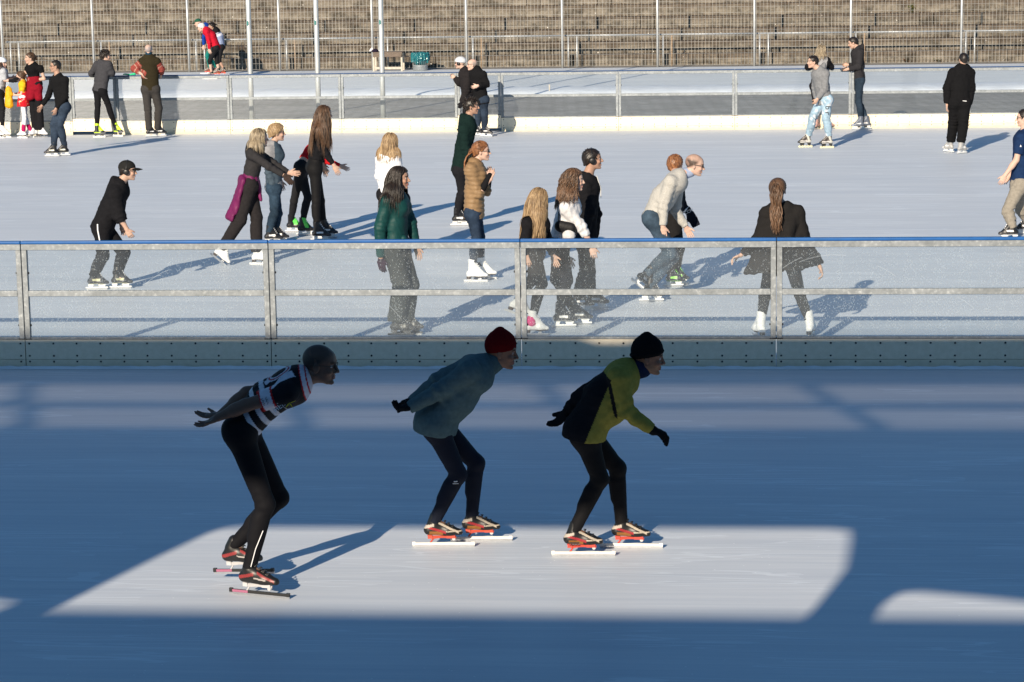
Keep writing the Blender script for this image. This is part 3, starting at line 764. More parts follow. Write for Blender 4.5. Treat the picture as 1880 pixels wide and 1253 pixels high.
        if st == 'pony' and R.rand() > 0.4:
            # along the skull to the tie
            a = p; pts = [p]
            for i in range(5):
                v = nrm(tie - a); a = a + v * np.linalg.norm(tie - a) * 0.3
                qq = np.array([(a - cc) @ s.hF / rad[0], (a - cc) @ s.hL / rad[1], (a - cc) @ s.hU / rad[2]]); nq = np.linalg.norm(qq)
                if nq < 1.03: a = cc + (a - cc) * (1.03 / nq)
                pts.append(a)
            pts.append(tie); lock(pts, 0.006, col, tip); continue
        seg = 12; ln = length * (0.72 + 0.4 * R.rand()) * (1.0 if st != 'pony' else 1.0); step = ln / seg
        a = p.copy(); v = nrm(out * 0.6 - s.hF * (0.5 if F_ > -0.03 else 0.15) - Z3 * 0.6)
        if st == 'pony': a = tie + R.normal(size=3) * 0.012; v = nrm(-s.hF * 0.9 - Z3 * 0.35 + R.normal(size=3) * 0.15)
        pts = [a - out * 0.004] if st != 'pony' else [a]; ph = R.rand(3) * 6; fz = h.get('curly', 0.25)
        for i in range(seg):
            tt = i / seg
            v = nrm(v * 0.55 + hang * h.get('grav', 0.55) + (R3 * math.sin(ph[0] + tt * 9 * (1 + fz)) + T3 * math.sin(ph[1] + tt * 8 * (1 + fz)) + Z3 * 0.3 * math.sin(ph[2] + tt * 7)) * fz * 0.5)
            a = a + v * step
            qq = np.array([(a - cc) @ s.hF / rad[0], (a - cc) @ s.hL / rad[1], (a - cc) @ s.hU / rad[2]]); nq = np.linalg.norm(qq)
            if nq < 1.05: a = cc + (a - cc) * (1.05 / max(nq, .2))
            q = (a - s.C) / k
            if q @ s.hF > 0.035 and abs(q @ s.hL) < 0.085 and q @ s.hU < 0.07: a = a - s.hF * (q @ s.hF - 0.035) * k * 0.8 + s.hL * np.sign(q @ s.hL) * 0.006
            for (A_, B_, rr, rw) in capT:
                ab = B_ - A_; t = np.clip((a - A_) @ ab / (ab @ ab), 0, 1); w_ = a - A_ - ab * t
                lw = (w_ @ s.L); w2 = w_ - s.L * lw * (1 - rr / rw); n_ = np.linalg.norm(w2)
                if n_ < rr + 0.02: a = a + (w_ / max(np.linalg.norm(w_), 1e-6)) * (rr + 0.02 - n_)
            pts.append(a)
        lock(pts, h.get('r', 0.011) * (1.0 if s.hf > 0.008 else 0.55) * (0.6 + 0.8 * R.rand()), col, tip)
    V = np.concatenate(Vs); Fq = np.concatenate(Qs); Cc = np.clip(np.concatenate(Cs), 0, 1)
    return mesh_np('hair', V, Fq, M_HAIR, root, col=Cc, origin=s.B)

# ------------------------------------------------------------------ headgear and things worn
def gear_mesh(s, root, name, build, h=None, mat=None, col=(0.02, 0.02, 0.02), m=0.2, disp=0.0):
    lo, hi = bounds([s.C], m); fd = Field(lo, hi, h or s.hf); build(fd); P, Q = fd.mesh(1)
    if disp: P = P + vnormals(P, Q) * (disp * sn(P, 60, 3))[:, None]
    return mesh_np(name, P, Q, mat or M_CLOTH, root, col=np.tile(np.array(col), (len(P), 1)), origin=s.B)
def beanie(s, root, c, cuff=True, tall=0.02, cc=None):
    q = s.hk; ax = (s.hF, s.hL, s.hU)
    nn = nrm(s.hU - s.hF * 0.28)
    def b(fd):
        fd.ell(hp(s, -0.014, 0, 0.036 + tall * .3), ax, (0.108 * q, 0.090 * q, (0.095 + tall) * q), 0)
        fd.cone(hp(s, -0.02, 0, 0.10), hp(s, -0.03, 0, 0.125 + tall), 0.04 * q, 0.02 * q, 0.04)
        fd.plane(hp(s, 0.0, 0, 0.004), -nn, 0.004)
        if cuff:
            fd.ell(hp(s, -0.012, 0, 0.024), (nrm(s.hF + s.hU * .28), s.hL, nn), (0.116 * q, 0.097 * q, 0.034 * q), 0.006)
    o = gear_mesh(s, root, 'beanie', b, mat=M_KNIT, col=c, disp=0.0015); return o
def cap(s, root, c, back=False, peak=None):
    q = s.hk; ax = (s.hF, s.hL, s.hU); sg = -1 if back else 1
    def b(fd):
        fd.ell(hp(s, -0.012, 0, 0.040), ax, (0.107 * q, 0.087 * q, 0.088 * q), 0)
        fd.plane(hp(s, 0.0, 0, 0.028), -nrm(s.hU - s.hF * 0.12), 0.004)
    o = gear_mesh(s, root, 'cap', b, col=c)
    mb = MB(); n = 9; rows = []
    for j, (f0, drop) in enumerate(((0.075, 0), (0.12, 0.002), (0.165, 0.012))):
        row = []
        for i in range(n):
            t = (i / (n - 1) - 0.5) * 2; w = (0.082, 0.075, 0.05)[j]
            row.append(hp(s, sg * (f0 + 0.018 * (1 - t * t)) - (0.02 * t * t if j == 0 else 0.03 * t * t), w * t, 0.040 - drop - 0.014 * t * t))
        rows.append(row)
    v = [p for r in rows for p in r] + [p - s.hU * 0.004 for r in rows for p in r]; N_ = 3 * n
    f = [(j * n + i, j * n + i + 1, (j + 1) * n + i + 1, (j + 1) * n + i) for j in range(2) for i in range(n - 1)]
    f += [tuple(N_ + x for x in q_[::-1]) for q_ in f]
    bd = [i for i in range(n)] + [n + n - 1, 3 * n - 1] + [2 * n + i for i in range(n - 2, -1, -1)] + [n]
    f += [(bd[i], bd[(i + 1) % len(bd)], bd[(i + 1) % len(bd)] + N_, bd[i] + N_) for i in range(len(bd))]
    mb.add(v, f, 0, peak or c); mb.build('cap_peak', M_CLOTH, o, s.B, usecol=True, smooth=True)
    return o
def glasses(s, root, c=(0.01, 0.01, 0.01), lens=True, name='glasses'):
    mb = MB(); q = s.hk
    for l in (-1, 1):
        ring = [hp(s, 0.097 - 0.006 * abs(math.cos(t)), l * (0.033 + 0.023 * math.cos(t)), 0.002 + 0.017 * math.sin(t)) for t in np.linspace(0, 2 * math.pi, 13)]
        mb.tube(ring, 0.0018 * q, 4, 0, cap=False)
        mb.tube([hp(s, 0.093, l * 0.057, 0.008), hp(s, 0.05, l * 0.076, 0.008), hp(s, -0.004, l * 0.082, 0.006), hp(s, -0.02, l * 0.082, -0.012)], 0.0022 * q, 4, 0)
        if lens: mb.add(ring[:-1], [tuple(range(12))], 1)
    mb.tube([hp(s, 0.097, -0.012, 0.004), hp(s, 0.101, 0, 0.007), hp(s, 0.097, 0.012, 0.004)], 0.0018 * q, 4, 0)
    return mb.build(name, [M_FRAME, M_DARKGL], root, s.B, smooth=True)
M_FRAME = flat('spectacle_frame', (0.012, 0.012, 0.012), 0.35)
M_HPH = flat('headphone_plastic', (0.012, 0.012, 0.013), 0.4)
def headphones(s, root):
    mb = MB(); q = s.hk
    arc = [hp(s, -0.005, 0.092 * math.cos(t), 0.0 + 0.128 * math.sin(t)) for t in np.linspace(0, math.pi, 13)]
    mb.tube(arc, 0.007 * q, 6, 0)
    o = mb.build('headphones', M_HPH, root, s.B, smooth=True)
    for l in (-1, 1):
        mb = MB(); pts = [hp(s, -0.004, l * x, -0.010) for x in (0.074, 0.080, 0.098, 0.104)]
        mb.tube(pts, [0.030 * q, 0.038 * q, 0.036 * q, 0.024 * q], 16, 0); mb.build('ear_cup', M_HPH, o, s.B, smooth=True)
    return o
def helmet(s, root, c, dark=(0.02, 0.02, 0.02), vents=True):
    q = s.hk; ax = (s.hF, s.hL, s.hU)
    def b(fd):
        fd.ell(hp(s, -0.014, 0, 0.040), ax, (0.128 * q, 0.102 * q, 0.105 * q), 0)
        fd.plane(hp(s, 0.0, 0, 0.022), -nrm(s.hU - s.hF * 0.10), 0.008)
        if vents:
            for l in (-0.055, 0.0, 0.055): fd.cone(hp(s, 0.06, l, 0.135), hp(s, -0.07, l, 0.145), 0.012 * q, 0.012 * q, 0.004, op='s')
    o = gear_mesh(s, root, 'helmet', b, mat=M_BOOT, col=c)
    mb = MB()
    for l in (-1, 1):
        mb.tube([hp(s, 0.03, l * 0.088, 0.03), hp(s, 0.045, l * 0.062, -0.05), hp(s, 0.06, 0, -0.118)], 0.006, 5, 0)
        mb.tube([hp(s, 0.0, l * 0.076, -0.01), hp(s, 0.0, l * 0.094, -0.012)], [0.035, 0.028], 12, 0)
    mb.build('helmet_strap', M_HPH, o, s.B, smooth=True)
    return o
def text_on(s_or_B, root, txt, pos, xdir, ydir, size, c, name='lettering', off=0.0):
    cu = bpy.data.curves.new(name, 'FONT'); cu.body = txt; cu.size = size; cu.align_x = 'CENTER'; cu.align_y = 'CENTER'; cu.extrude = 0.0004
    t = bpy.data.objects.new(name, cu); COL.objects.link(t); bpy.context.view_layer.update()
    me = bpy.data.meshes.new_from_object(t.evaluated_get(bpy.context.evaluated_depsgraph_get())); bpy.data.objects.remove(t)
    x = nrm(xdir); y = nrm(ydir - x * (np.asarray(ydir) @ x)); z = np.cross(x, y)
    B = s_or_B; p = np.asarray(pos) - B
    me.transform(Matrix(((x[0], y[0], z[0], p[0]), (x[1], y[1], z[1], p[1]), (x[2], y[2], z[2], p[2]), (0, 0, 0, 1))))
    me.name = name; me.materials.clear(); me.materials.append(c); o = bpy.data.objects.new(name, me); return link(o, root)
M_WHITE = flat('white_print', (0.75, 0.75, 0.75), 0.6, var=0.03)
M_YEL = flat('yellow_print', (0.7, 0.55, 0.02), 0.6, var=0.03)
M_BLACKP = flat('black_print', (0.02, 0.02, 0.02), 0.6, var=0.03)

def blob(s, root, name, prims, c, mat=None, wr=0.006, joints=(), h=None, paint=None, fr=1.0, m=0.08, planes=(), base=0.6):
    """garment from free cones: (a, b, ra, rb[, flat])"""
    pts = [p for q in prims for p in q[:2]]; rm = max(max(q[2], q[3]) * (1 / q[4][1] if len(q) > 4 and q[4] else 1) for q in prims)
    lo, hi = bounds(pts, rm + 0.03); fd = Field(lo, hi, h or s.h * 0.9)
    for q in prims: fd.cone(q[0], q[1], q[2], q[3], 0.03, flat=q[4] if len(q) > 4 else None)
    for (c0, n0) in planes: fd.plane(c0, n0, 0.004)
    P, Q = fd.mesh(1); P = wr_disp(s, P, Q, wr, list(joints), s.sp['seed'] + 40, fr, base)
    C = np.tile(np.array(c), (len(P), 1))
    if paint: C = paint(s, P, C)
    return mesh_np(name, P, Q, mat or M_CLOTH, root, col=C, origin=s.B)

SEED = [10]
def person(label, group=None, **sp):
    SEED[0] += 7; sp['seed'] = SEED[0]
    s = skeleton(sp)
    root = empty('person', s.B, label, 'person', group)
    make_body(s, root); make_bottom(s, root); make_top(s, root); make_skates(s, root); make_hair(s, root)
    s.root = root
    for f in sp.get('extra', ()): f(s, root)
    return s
# ------------------------------------------------------------------ light
SUN_EL = math.radians(21.5); SUN_AZ = math.radians(21.5)
DH = fh * math.cos(SUN_AZ) + r0 * math.sin(SUN_AZ)             # horizontal travel of the light
D = nrm(DH * math.cos(SUN_EL) - Z3 * math.sin(SUN_EL))
sun = bpy.data.lights.new('sun', 'SUN'); sun.energy = 5.0; sun.angle = math.radians(0.42); sun.color = (1.0, 0.86, 0.68)
so = bpy.data.objects.new('sun', sun); COL.objects.link(so); so.rotation_euler = Vector(D).to_track_quat('-Z', 'Y').to_euler(); so.location = (0, -20, 30)
w = bpy.data.worlds.new('World'); sc.world = w; w.use_nodes = True; nt = w.node_tree
sky = nt.nodes.new('ShaderNodeTexSky'); sky.sky_type = 'NISHITA'; sky.sun_disc = False
sky.sun_elevation = SUN_EL; sky.sun_rotation = math.atan2(-D[0], -D[1]); sky.air_density = 1.0; sky.dust_density = 0.3; sky.ozone_density = 2.6
bgn = nt.nodes['Background']; bgn.inputs[1].default_value = 0.067; nt.links.new(mixc(nt, 1.0, sky.outputs[0], (0.70, 1.03, 1.18), 'MULTIPLY'), bgn.inputs[0])
sc.view_settings.view_transform = 'Standard'; sc.view_settings.look = 'None'; sc.view_settings.exposure = 0.46; sc.view_settings.gamma = 1.0
sc.cycles.max_bounces = 8; sc.cycles.transparent_max_bounces = 24; sc.cycles.caustics_reflective = False; sc.cycles.caustics_refractive = False
sc.cycles.use_denoising = True
# ------------------------------------------------------------------ key lines of the place
YN = ground(958, 677)[1]; YF = ground(1136, 240)[1]
YWH0 = ground(1136, 175)[1]; YWH1 = ground(1136, 162)[1]; YST = ground(1136, 124.5)[1]
print('YN', YN, 'YF', YF, 'white', YWH0, YWH1, 'stand', YST)
# ------------------------------------------------------------------ ground sheets
def sheet(name, x0, x1, y0, y1, z, m, kind='structure', sub=1):
    V = [(x0, y0, z), (x1, y0, z), (x1, y1, z), (x0, y1, z)]
    o = mesh_np(name, np.array(V), [(0, 1, 2, 3)], m, smooth=False); o['kind'] = kind; return o
def ice_mat():
    m, nt, b, out = newmat('ice')
    pos = nt.nodes.new('ShaderNodeNewGeometry').outputs['Position']
    n1 = noise(nt, 1.0, 7, 0.66, pos, (0.13, 2.6, 1)); n2 = noise(nt, 1.0, 5, 0.65, pos, (0.6, 14, 1)); n3 = noise(nt, 0.35, 3, 0.5, pos)
    r1 = ramp(nt, [(0.3, (0.53, 0.57, 0.62)), (0.52, (0.63, 0.665, 0.70)), (0.72, (0.74, 0.76, 0.775))], n1.outputs[0])
    c = mixc(nt, 0.30, r1.outputs[0], ramp(nt, [(0.35, (0.44, 0.51, 0.60)), (0.65, (0.76, 0.785, 0.82))], n2.outputs[0]).outputs[0])
    c = mixc(nt, mth(nt, 'MULTIPLY', n3.outputs[0], 0.5), c, (0.60, 0.65, 0.71))
    # long scratches from blades: thin iso lines of distorted waves
    for sc_, off, ang, wdt in ((0.55, 0, 4, 0.010), (0.4, 3.3, -6, 0.008), (0.8, 7.1, 12, 0.007), (1.3, 2.1, 2, 0.012), (1.6, 5.7, -11, 0.012), (1.0, 9.2, 20, 0.010), (2.2, 1.2, 0, 0.02)):
        mp = nt.nodes.new('ShaderNodeMapping'); mp.inputs['Rotation'].default_value = (0, 0, math.radians(ang)); mp.inputs['Scale'].default_value = (0.045, 1.0, 1); mp.inputs['Location'].default_value = (off, off, 0)
        nt.links.new(pos, mp.inputs[0]); nz = noise(nt, sc_ * 2.2, 2, 0.4, mp.outputs[0])
        q = mth(nt, 'FRACT', mth(nt, 'MULTIPLY', nz.outputs[0], 9.0)); q = mth(nt, 'LESS_THAN', q, wdt * 4)
        br = noise(nt, 0.9, 2, 0.5, pos, (0.4, 1.5, 1)); q = mth(nt, 'MULTIPLY', q, mth(nt, 'GREATER_THAN', br.outputs[0], 0.52))
        c = mixc(nt, mth(nt, 'MULTIPLY', q, 0.42), c, (0.80, 0.85, 0.9))
    # scattered ice shavings
    v = nt.nodes.new('ShaderNodeTexVoronoi'); v.inputs['Scale'].default_value = 9; nt.links.new(pos, v.inputs['Vector'])
    sp = mth(nt, 'LESS_THAN', v.outputs['Distance'], 0.055); k = noise(nt, 0.8, 2, 0.5, pos); sp = mth(nt, 'MULTIPLY', sp, mth(nt, 'GREATER_THAN', k.outputs[0], 0.5))
    c = mixc(nt, mth(nt, 'MULTIPLY', sp, 0.7), c, (0.9, 0.93, 0.95))
    nt.links.new(c, b.inputs['Base Color'])
    b.inputs['Roughness'].default_value = 0.5; b.inputs['Specular IOR Level'].default_value = 0.13
    nb = noise(nt, 1.0, 4, 0.7, pos, (2.5, 40, 1)); bump(nt, nb.outputs[0], 0.25, 0.004, b)
    return m
M_ICE = ice_mat()
def ground_mat(name, c1, c2, sc_, rough=0.9):
    m, nt, b, out = newmat(name); n = noise(nt, sc_, 6, 0.65)
    nt.links.new(ramp(nt, [(0.3, c1), (0.7, c2)], n.outputs[0]).outputs[0], b.inputs['Base Color']); b.inputs['Roughness'].default_value = rough
    bump(nt, n.outputs[0], 0.4, 0.01, b); return m
M_ASPH = ground_mat('asphalt', (0.09, 0.09, 0.09), (0.16, 0.155, 0.15), 3)
sheet('ground', -300, 300, -200, 500, -0.03, M_ASPH)
sheet('ice_rink', -60, 60, -12, YF + 0.03, 0.0, M_ICE)
def paver_mat():
    m, nt, b, out = newmat('grey_pavers'); pos = nt.nodes.new('ShaderNodeNewGeometry').outputs['Position']
    mp = nt.nodes.new('ShaderNodeMapping'); mp.inputs['Rotation'].default_value = (0, 0, math.radians(33)); nt.links.new(pos, mp.inputs[0])
    br = nt.nodes.new('ShaderNodeTexBrick'); br.inputs['Scale'].default_value = 1.0; br.inputs['Brick Width'].default_value = 0.36; br.inputs['Row Height'].default_value = 0.24; br.inputs['Mortar Size'].default_value = 0.018
    br.inputs['Color1'].default_value = (0.19, 0.19, 0.185, 1); br.inputs['Color2'].default_value = (0.26, 0.255, 0.25, 1); br.inputs['Mortar'].default_value = (0.12, 0.12, 0.115, 1); nt.links.new(mp.outputs[0], br.inputs[0])
    n = noise(nt, 0.8, 5, 0.6, pos); c = mixc(nt, 1.0, br.outputs[0], ramp(nt, [(0.35, (0.75,) * 3), (0.7, (1.15,) * 3)], n.outputs[0]).outputs[0], 'MULTIPLY')
    nt.links.new(c, b.inputs['Base Color']); b.inputs['Roughness'].default_value = 0.85; return m
sheet('paving', -60, 60, YF + 0.03, YWH0, 0.004, paver_mat())
M_SNOW = flat('snow', (0.74, 0.78, 0.84), 0.8, var=0.1, nscale=3, bumps=0.6, bdist=0.02)
# low snow covered kerb along the far track
xs = np.linspace(-40, 40, 161); prof = [(0, 0.0), (0.05, 0.05), (0.3, 0.08), (0.9, 0.07), (1.0, 0.0)]
V = []; F = []
for i, x in enumerate(xs):
    for j, (a, z) in enumerate(prof):
        V.append((x, YWH0 + a * (YWH1 - YWH0) + 0.05 * math.sin(x * 3.1) * (0 < j < 4), 0.008 + z + 0.015 * math.sin(x * 5 + j) * (0 < j < 4)))
n_ = len(prof)
F = [(i * n_ + j, (i + 1) * n_ + j, (i + 1) * n_ + j + 1, i * n_ + j + 1) for i in range(160) for j in range(n_ - 1)]
o = mesh_np('snow_kerb', np.array(V), F, M_SNOW); o['kind'] = 'structure'
sheet('far_ice_track', -60, 60, YWH1 - 0.05, YST - 0.1, 0.004, M_ICE)

# ------------------------------------------------------------------ barriers
def galv_mat():
    m, nt, b, out = newmat('galvanised_steel'); n = noise(nt, 28, 4, 0.65); n2 = noise(nt, 6, 3, 0.5)
    c = ramp(nt, [(0.3, (0.17, 0.19, 0.205)), (0.55, (0.25, 0.275, 0.29)), (0.74, (0.50, 0.53, 0.54))], n.outputs[0])
    nt.links.new(mixc(nt, 0.3, c.outputs[0], ramp(nt, [(0.35, (0.16, 0.175, 0.18)), (0.65, (0.36, 0.385, 0.40))], n2.outputs[0]).outputs[0]), b.inputs['Base Color'])
    b.inputs['Roughness'].default_value = 0.55; b.inputs['Metallic'].default_value = 0.25; return m
M_GALV = galv_mat()
M_BLUE = flat('blue_plastic', (0.012, 0.10, 0.32), 0.4, var=0.15, nscale=5)
def board_mat():
    m, nt, b, out = newmat('cream_board'); g = nt.nodes.new('ShaderNodeNewGeometry'); pos = g.outputs['Position']
    sx = nt.nodes.new('ShaderNodeSeparateXYZ'); nt.links.new(pos, sx.inputs[0])
    n = noise(nt, 2.0, 6, 0.7, pos, (1, 1, 5)); n2 = noise(nt, 18, 4, 0.6, pos)
    base = mixc(nt, 0.4, (0.83, 0.725, 0.545), ramp(nt, [(0.4, (0.71, 0.62, 0.45)), (0.62, (0.86, 0.765, 0.60))], n2.outputs[0]).outputs[0])
    low = mth(nt, 'SUBTRACT', 1.0, mth(nt, 'DIVIDE', sx.outputs[2], 0.11), clamp=True)
    dirt = mth(nt, 'MULTIPLY', low, mth(nt, 'MULTIPLY', n.outputs[0], 1.1), clamp=True)
    c = mixc(nt, dirt, base, (0.30, 0.29, 0.20))
    nt.links.new(c, b.inputs['Base Color']); b.inputs['Roughness'].default_value = 0.5; return m
M_BOARD = board_mat()
M_BOLT = flat('bolt', (0.015, 0.015, 0.015), 0.5)
def pane_mat(name, haze, specks):
    m, nt, b, out = newmat(name); pos = nt.nodes.new('ShaderNodeNewGeometry').outputs['Position']
    nt.nodes.remove(b)
    tr = N(nt, 'ShaderNodeBsdfTransparent'); tr.inputs[0].default_value = (0.96, 0.98, 0.98, 1)
    df = N(nt, 'ShaderNodeBsdfDiffuse'); df.inputs[0].default_value = (0.80, 0.86, 0.88, 1)
    tl = N(nt, 'ShaderNodeBsdfTranslucent'); tl.inputs[0].default_value = (0.88, 0.92, 0.94, 1)
    wt = N(nt, 'ShaderNodeMixShader'); wt.inputs[0].default_value = 0.5; nt.links.new(df.outputs[0], wt.inputs[1]); nt.links.new(tl.outputs[0], wt.inputs[2])
    sx = nt.nodes.new('ShaderNodeSeparateXYZ'); nt.links.new(pos, sx.inputs[0])
    low = mth(nt, 'SUBTRACT', 1.25, sx.outputs[2], clamp=True)
    big = noise(nt, 0.9, 3, 0.6, pos); mid = noise(nt, 1.0, 3, 0.6, pos, (14, 14, 4))
    hz = mth(nt, 'MULTIPLY', mth(nt, 'ADD', mth(nt, 'MULTIPLY', big.outputs[0], 0.8), mth(nt, 'MULTIPLY', low, 0.5)), haze)
    # dried drops and scrapes
    v = nt.nodes.new('ShaderNodeTexVoronoi'); mp = nt.nodes.new('ShaderNodeMapping'); mp.inputs['Scale'].default_value = (88, 88, 46); nt.links.new(pos, mp.inputs[0]); v.inputs['Scale'].default_value = 1; nt.links.new(mp.outputs[0], v.inputs['Vector'])
    dens = mth(nt, 'MULTIPLY', mth(nt, 'ADD', mth(nt, 'MULTIPLY', big.outputs[0], 0.9), mth(nt, 'MULTIPLY', low, 0.55)), mth(nt, 'SUBTRACT', mid.outputs[0], 0.22))
    th = mth(nt, 'MULTIPLY', dens, 0.9 * specks)
    vc = nt.nodes.new('ShaderNodeSeparateColor'); nt.links.new(v.outputs['Color'], vc.inputs[0])
    spk = mth(nt, 'MULTIPLY', mth(nt, 'LESS_THAN', v.outputs['Distance'], mth(nt, 'ADD', mth(nt, 'MULTIPLY', vc.outputs[1], 0.22), 0.14)), mth(nt, 'LESS_THAN', vc.outputs[0], mth(nt, 'MULTIPLY', mth(nt, 'MULTIPLY', th, th), 13.0)))
    q = hz
    q = mth(nt, 'MAXIMUM', q, mth(nt, 'MULTIPLY', spk, 0.42))
    if specks > 0.5:
        # single straight scratches where something scraped the panel
        for (x0, z0, an, ln) in ((-5.4, 0.9, 30, 0.14), (-3.1, 0.55, -48, 0.10), (0.62, 0.98, 34, 0.16), (0.95, 1.07, 8, 0.22), (2.3, 0.62, -35, 0.08), (3.35, 0.52, 40, 0.16), (3.75, 0.48, 38, 0.11), (4.9, 0.6, -60, 0.09), (-0.9, 0.5, 70, 0.07), (1.55, 0.93, -30, 0.1)):
            a = math.radians(an); dx = mth(nt, 'SUBTRACT', sx.outputs[0], x0); dz = mth(nt, 'SUBTRACT', sx.outputs[2], z0)
            al = mth(nt, 'ABSOLUTE', mth(nt, 'ADD', mth(nt, 'MULTIPLY', dx, math.cos(a)), mth(nt, 'MULTIPLY', dz, math.sin(a))))
            ac = mth(nt, 'ABSOLUTE', mth(nt, 'ADD', mth(nt, 'ADD', mth(nt, 'MULTIPLY', dx, -math.sin(a)), mth(nt, 'MULTIPLY', dz, math.cos(a))), mth(nt, 'MULTIPLY', mth(nt, 'MULTIPLY', al, al), 0.6)))
            q = mth(nt, 'MAXIMUM', q, mth(nt, 'MULTIPLY', mth(nt, 'MULTIPLY', mth(nt, 'LESS_THAN', al, ln), mth(nt, 'LESS_THAN', ac, 0.0022)), 0.32))
    gl = N(nt, 'ShaderNodeBsdfGlossy'); gl.inputs['Roughness'].default_value = 0.05; gl.inputs[0].default_value = (1, 1, 1, 1)
    m1 = N(nt, 'ShaderNodeMixShader'); nt.links.new(q, m1.inputs[0]); nt.links.new(tr.outputs[0], m1.inputs[1]); nt.links.new(wt.outputs[0], m1.inputs[2])
    m2 = N(nt, 'ShaderNodeMixShader'); m2.inputs[0].default_value = 0.03; nt.links.new(m1.outputs[0], m2.inputs[1]); nt.links.new(gl.outputs[0], m2.inputs[2])
    nt.links.new(m2.outputs[0], out.inputs[0]); return m
M_PANE = pane_mat('scuffed_clear_panel', 0.10, 1.0)
M_PANE2 = pane_mat('clear_panel', 0.05, 0.12)
EX, EY, EZ = A(1, 0, 0), A(0, 1, 0), A(0, 0, 1)
def barrier(Y, posts, gates, label, pane, bolts=True, bolt_step=0.232, cap_h=0.030, capm=None):
    root = empty('rink_barrier', (posts[0], Y, 0), label, 'rink barrier')
    og = (posts[0], Y, 0)
    bt, rb, rt, m0, m1 = 0.282, 1.155, 1.212, 0.705, 0.760
    for a, b in zip(posts[:-1], posts[1:]):
        gate = any(abs(a - g) < 0.2 for g in gates); z0 = 0.07 if gate else 0.0; z1 = bt + (0.055 if gate else 0)
        mb = MB(); g = 0.004
        if gate: mb.bx(a + g, b - g, Y, Y + 0.02, z0, z1)
        else:
            mb.bx(a + g, b - g, Y, Y + 0.020, 0.090, z1); mb.bx(a + g, b - g, Y - 0.003, Y + 0.020, 0.0, 0.087)
        if bolts:
            nb = max(2, round((b - a - 0.08) / bolt_step)); 
            for i in range(nb + 1):
                x = a + 0.045 + (b - a - 0.09) * i / nb + rnd.uniform(-.006, .006)
                for z in ((0.245, 0.125, 0.068) if not gate else (0.3, 0.12)):
                    yy = Y - (0.003 if z < 0.09 else 0.0); mb.tube([(x, yy - 0.0025, z + rnd.uniform(-.004, .004)), (x, yy + 0.004, z)], 0.010, 8, 1)
        mb.build('gate_board' if gate else 'board', [M_BOARD, M_BOLT], root, og)
        # frame of the bay: two uprights, top, middle and bottom rail
        for sgn, x in ((1, a + 0.029), (-1, b - 0.029)):
            mb = MB(); mb.bx(x - 0.025, x + 0.025, Y + 0.004, Y + 0.054, z1 + 0.002, rb - 0.001); p = mb.build('post', M_GALV, root, og, bevel=0.004)
            mb = MB(); mb.bx(x - 0.034, x + 0.034, Y + 0.001, Y + 0.056, z1 + 0.001, z1 + 0.010); mb.build('foot_plate', M_BOLT, p, og)
            for z in (0.42, 0.93):
                mb = MB(); mb.tube([(x + sgn * 0.0262, Y + 0.03, z), (x + sgn * 0.036, Y + 0.03, z)], 0.011, 8); mb.build('bolt', M_BOLT, p, og)
        mb = MB(); mb.bx(a + 0.004, b - 0.004, Y + 0.002, Y + 0.056, rb, rt); mb.build('top_rail', M_GALV, root, og, bevel=0.004)
        mb = MB(); mb.bx(a + 0.0545, b - 0.0545, Y + 0.003, Y + 0.055, m0, m1); mb.build('middle_rail', M_GALV, root, og, bevel=0.004)
        mb = MB(); mb.bx(a + 0.0545, b - 0.0545, Y + 0.006, Y + 0.05, z1 + 0.003, z1 + 0.022); mb.build('bottom_rail', M_GALV, root, og, bevel=0.002)
        mb = MB(); mb.bx(a + 0.0545, b - 0.0545, Y + 0.026, Y + 0.032, z1 + 0.0225, m0 - 0.001); mb.build('clear_pane', pane, root, og)
        mb = MB(); mb.bx(a + 0.0545, b - 0.0545, Y + 0.026, Y + 0.032, m1 + 0.001, rb - 0.001); mb.build('clear_pane', pane, root, og)
        mb = MB(); mb.bx(a + 0.002, b - 0.002, Y - 0.006, Y + 0.064, rt + 0.001, rt + cap_h); mb.build('handrail_cap', capm or M_BLUE, root, og, bevel=0.008)
        if not gate:
            mb = MB(); mb.bx(a + 0.02, b - 0.02, Y + 0.14, Y + 0.17, 0.0, 0.27); mb.bx(a + .02, b - .02, Y + 0.021, Y + 0.14, 0.24, 0.27); mb.build('base_channel', M_GALV, root, og)
    return root
x1, x2 = ground(958, 677)[0], ground(1425, 676)[0]; wN = x2 - x1
near_posts = [x1 + wN * i for i in range(-5, 6)]
def fx(px): return ground(px, 240 - (px - 1136) * 0.0103)[0]
wF = (fx(1562) - fx(1136)) / 2
far_posts = [fx(128) - wF * 3, fx(128) - wF * 2, fx(128) - wF] + [fx(p) for p in (128, 210, 420, 626, 840, 920, 1136, 1349, 1562, 1775)] + [fx(1775) + wF * i for i in (1, 2, 3)]
barrier(YN, near_posts, [], 'near rink barrier in front of the racing skaters, scuffed clear panels, blue rail, shaded boards', M_PANE)
barrier(YF, far_posts, [fx(128), fx(840)], 'far rink barrier, sunlit cream boards with two low gates before grey paving', M_PANE2, cap_h=0.022, capm=flat('dull_blue_plastic', (0.02, 0.06, 0.16), 0.5))
# frost line where the boards meet the ice
def frost(Y, nm, d=-1):
    V = []; F = []; n = 500; r = random.Random(3)
    xs = [-20 + 40 * i / n for i in range(n + 1)]
    for i, x in enumerate(xs):
        w_ = 0.035 + 0.03 * r.random(); V += [(x, Y - 0.004, 0.018 + 0.012 * r.random()), (x, Y - 0.004 - w_ * 0.4, 0.012), (x, Y - 0.004 - w_, 0.002)]
    for i in range(n):
        for j in range(2): F.append((i * 3 + j, i * 3 + j + 1, (i + 1) * 3 + j + 1, (i + 1) * 3 + j))
    o = mesh_np(nm, np.array(V), F, M_SNOW); o['kind'] = 'stuff'; o['label'] = 'thin line of scraped snow along the foot of the boards'
frost(YN, 'snow'); 

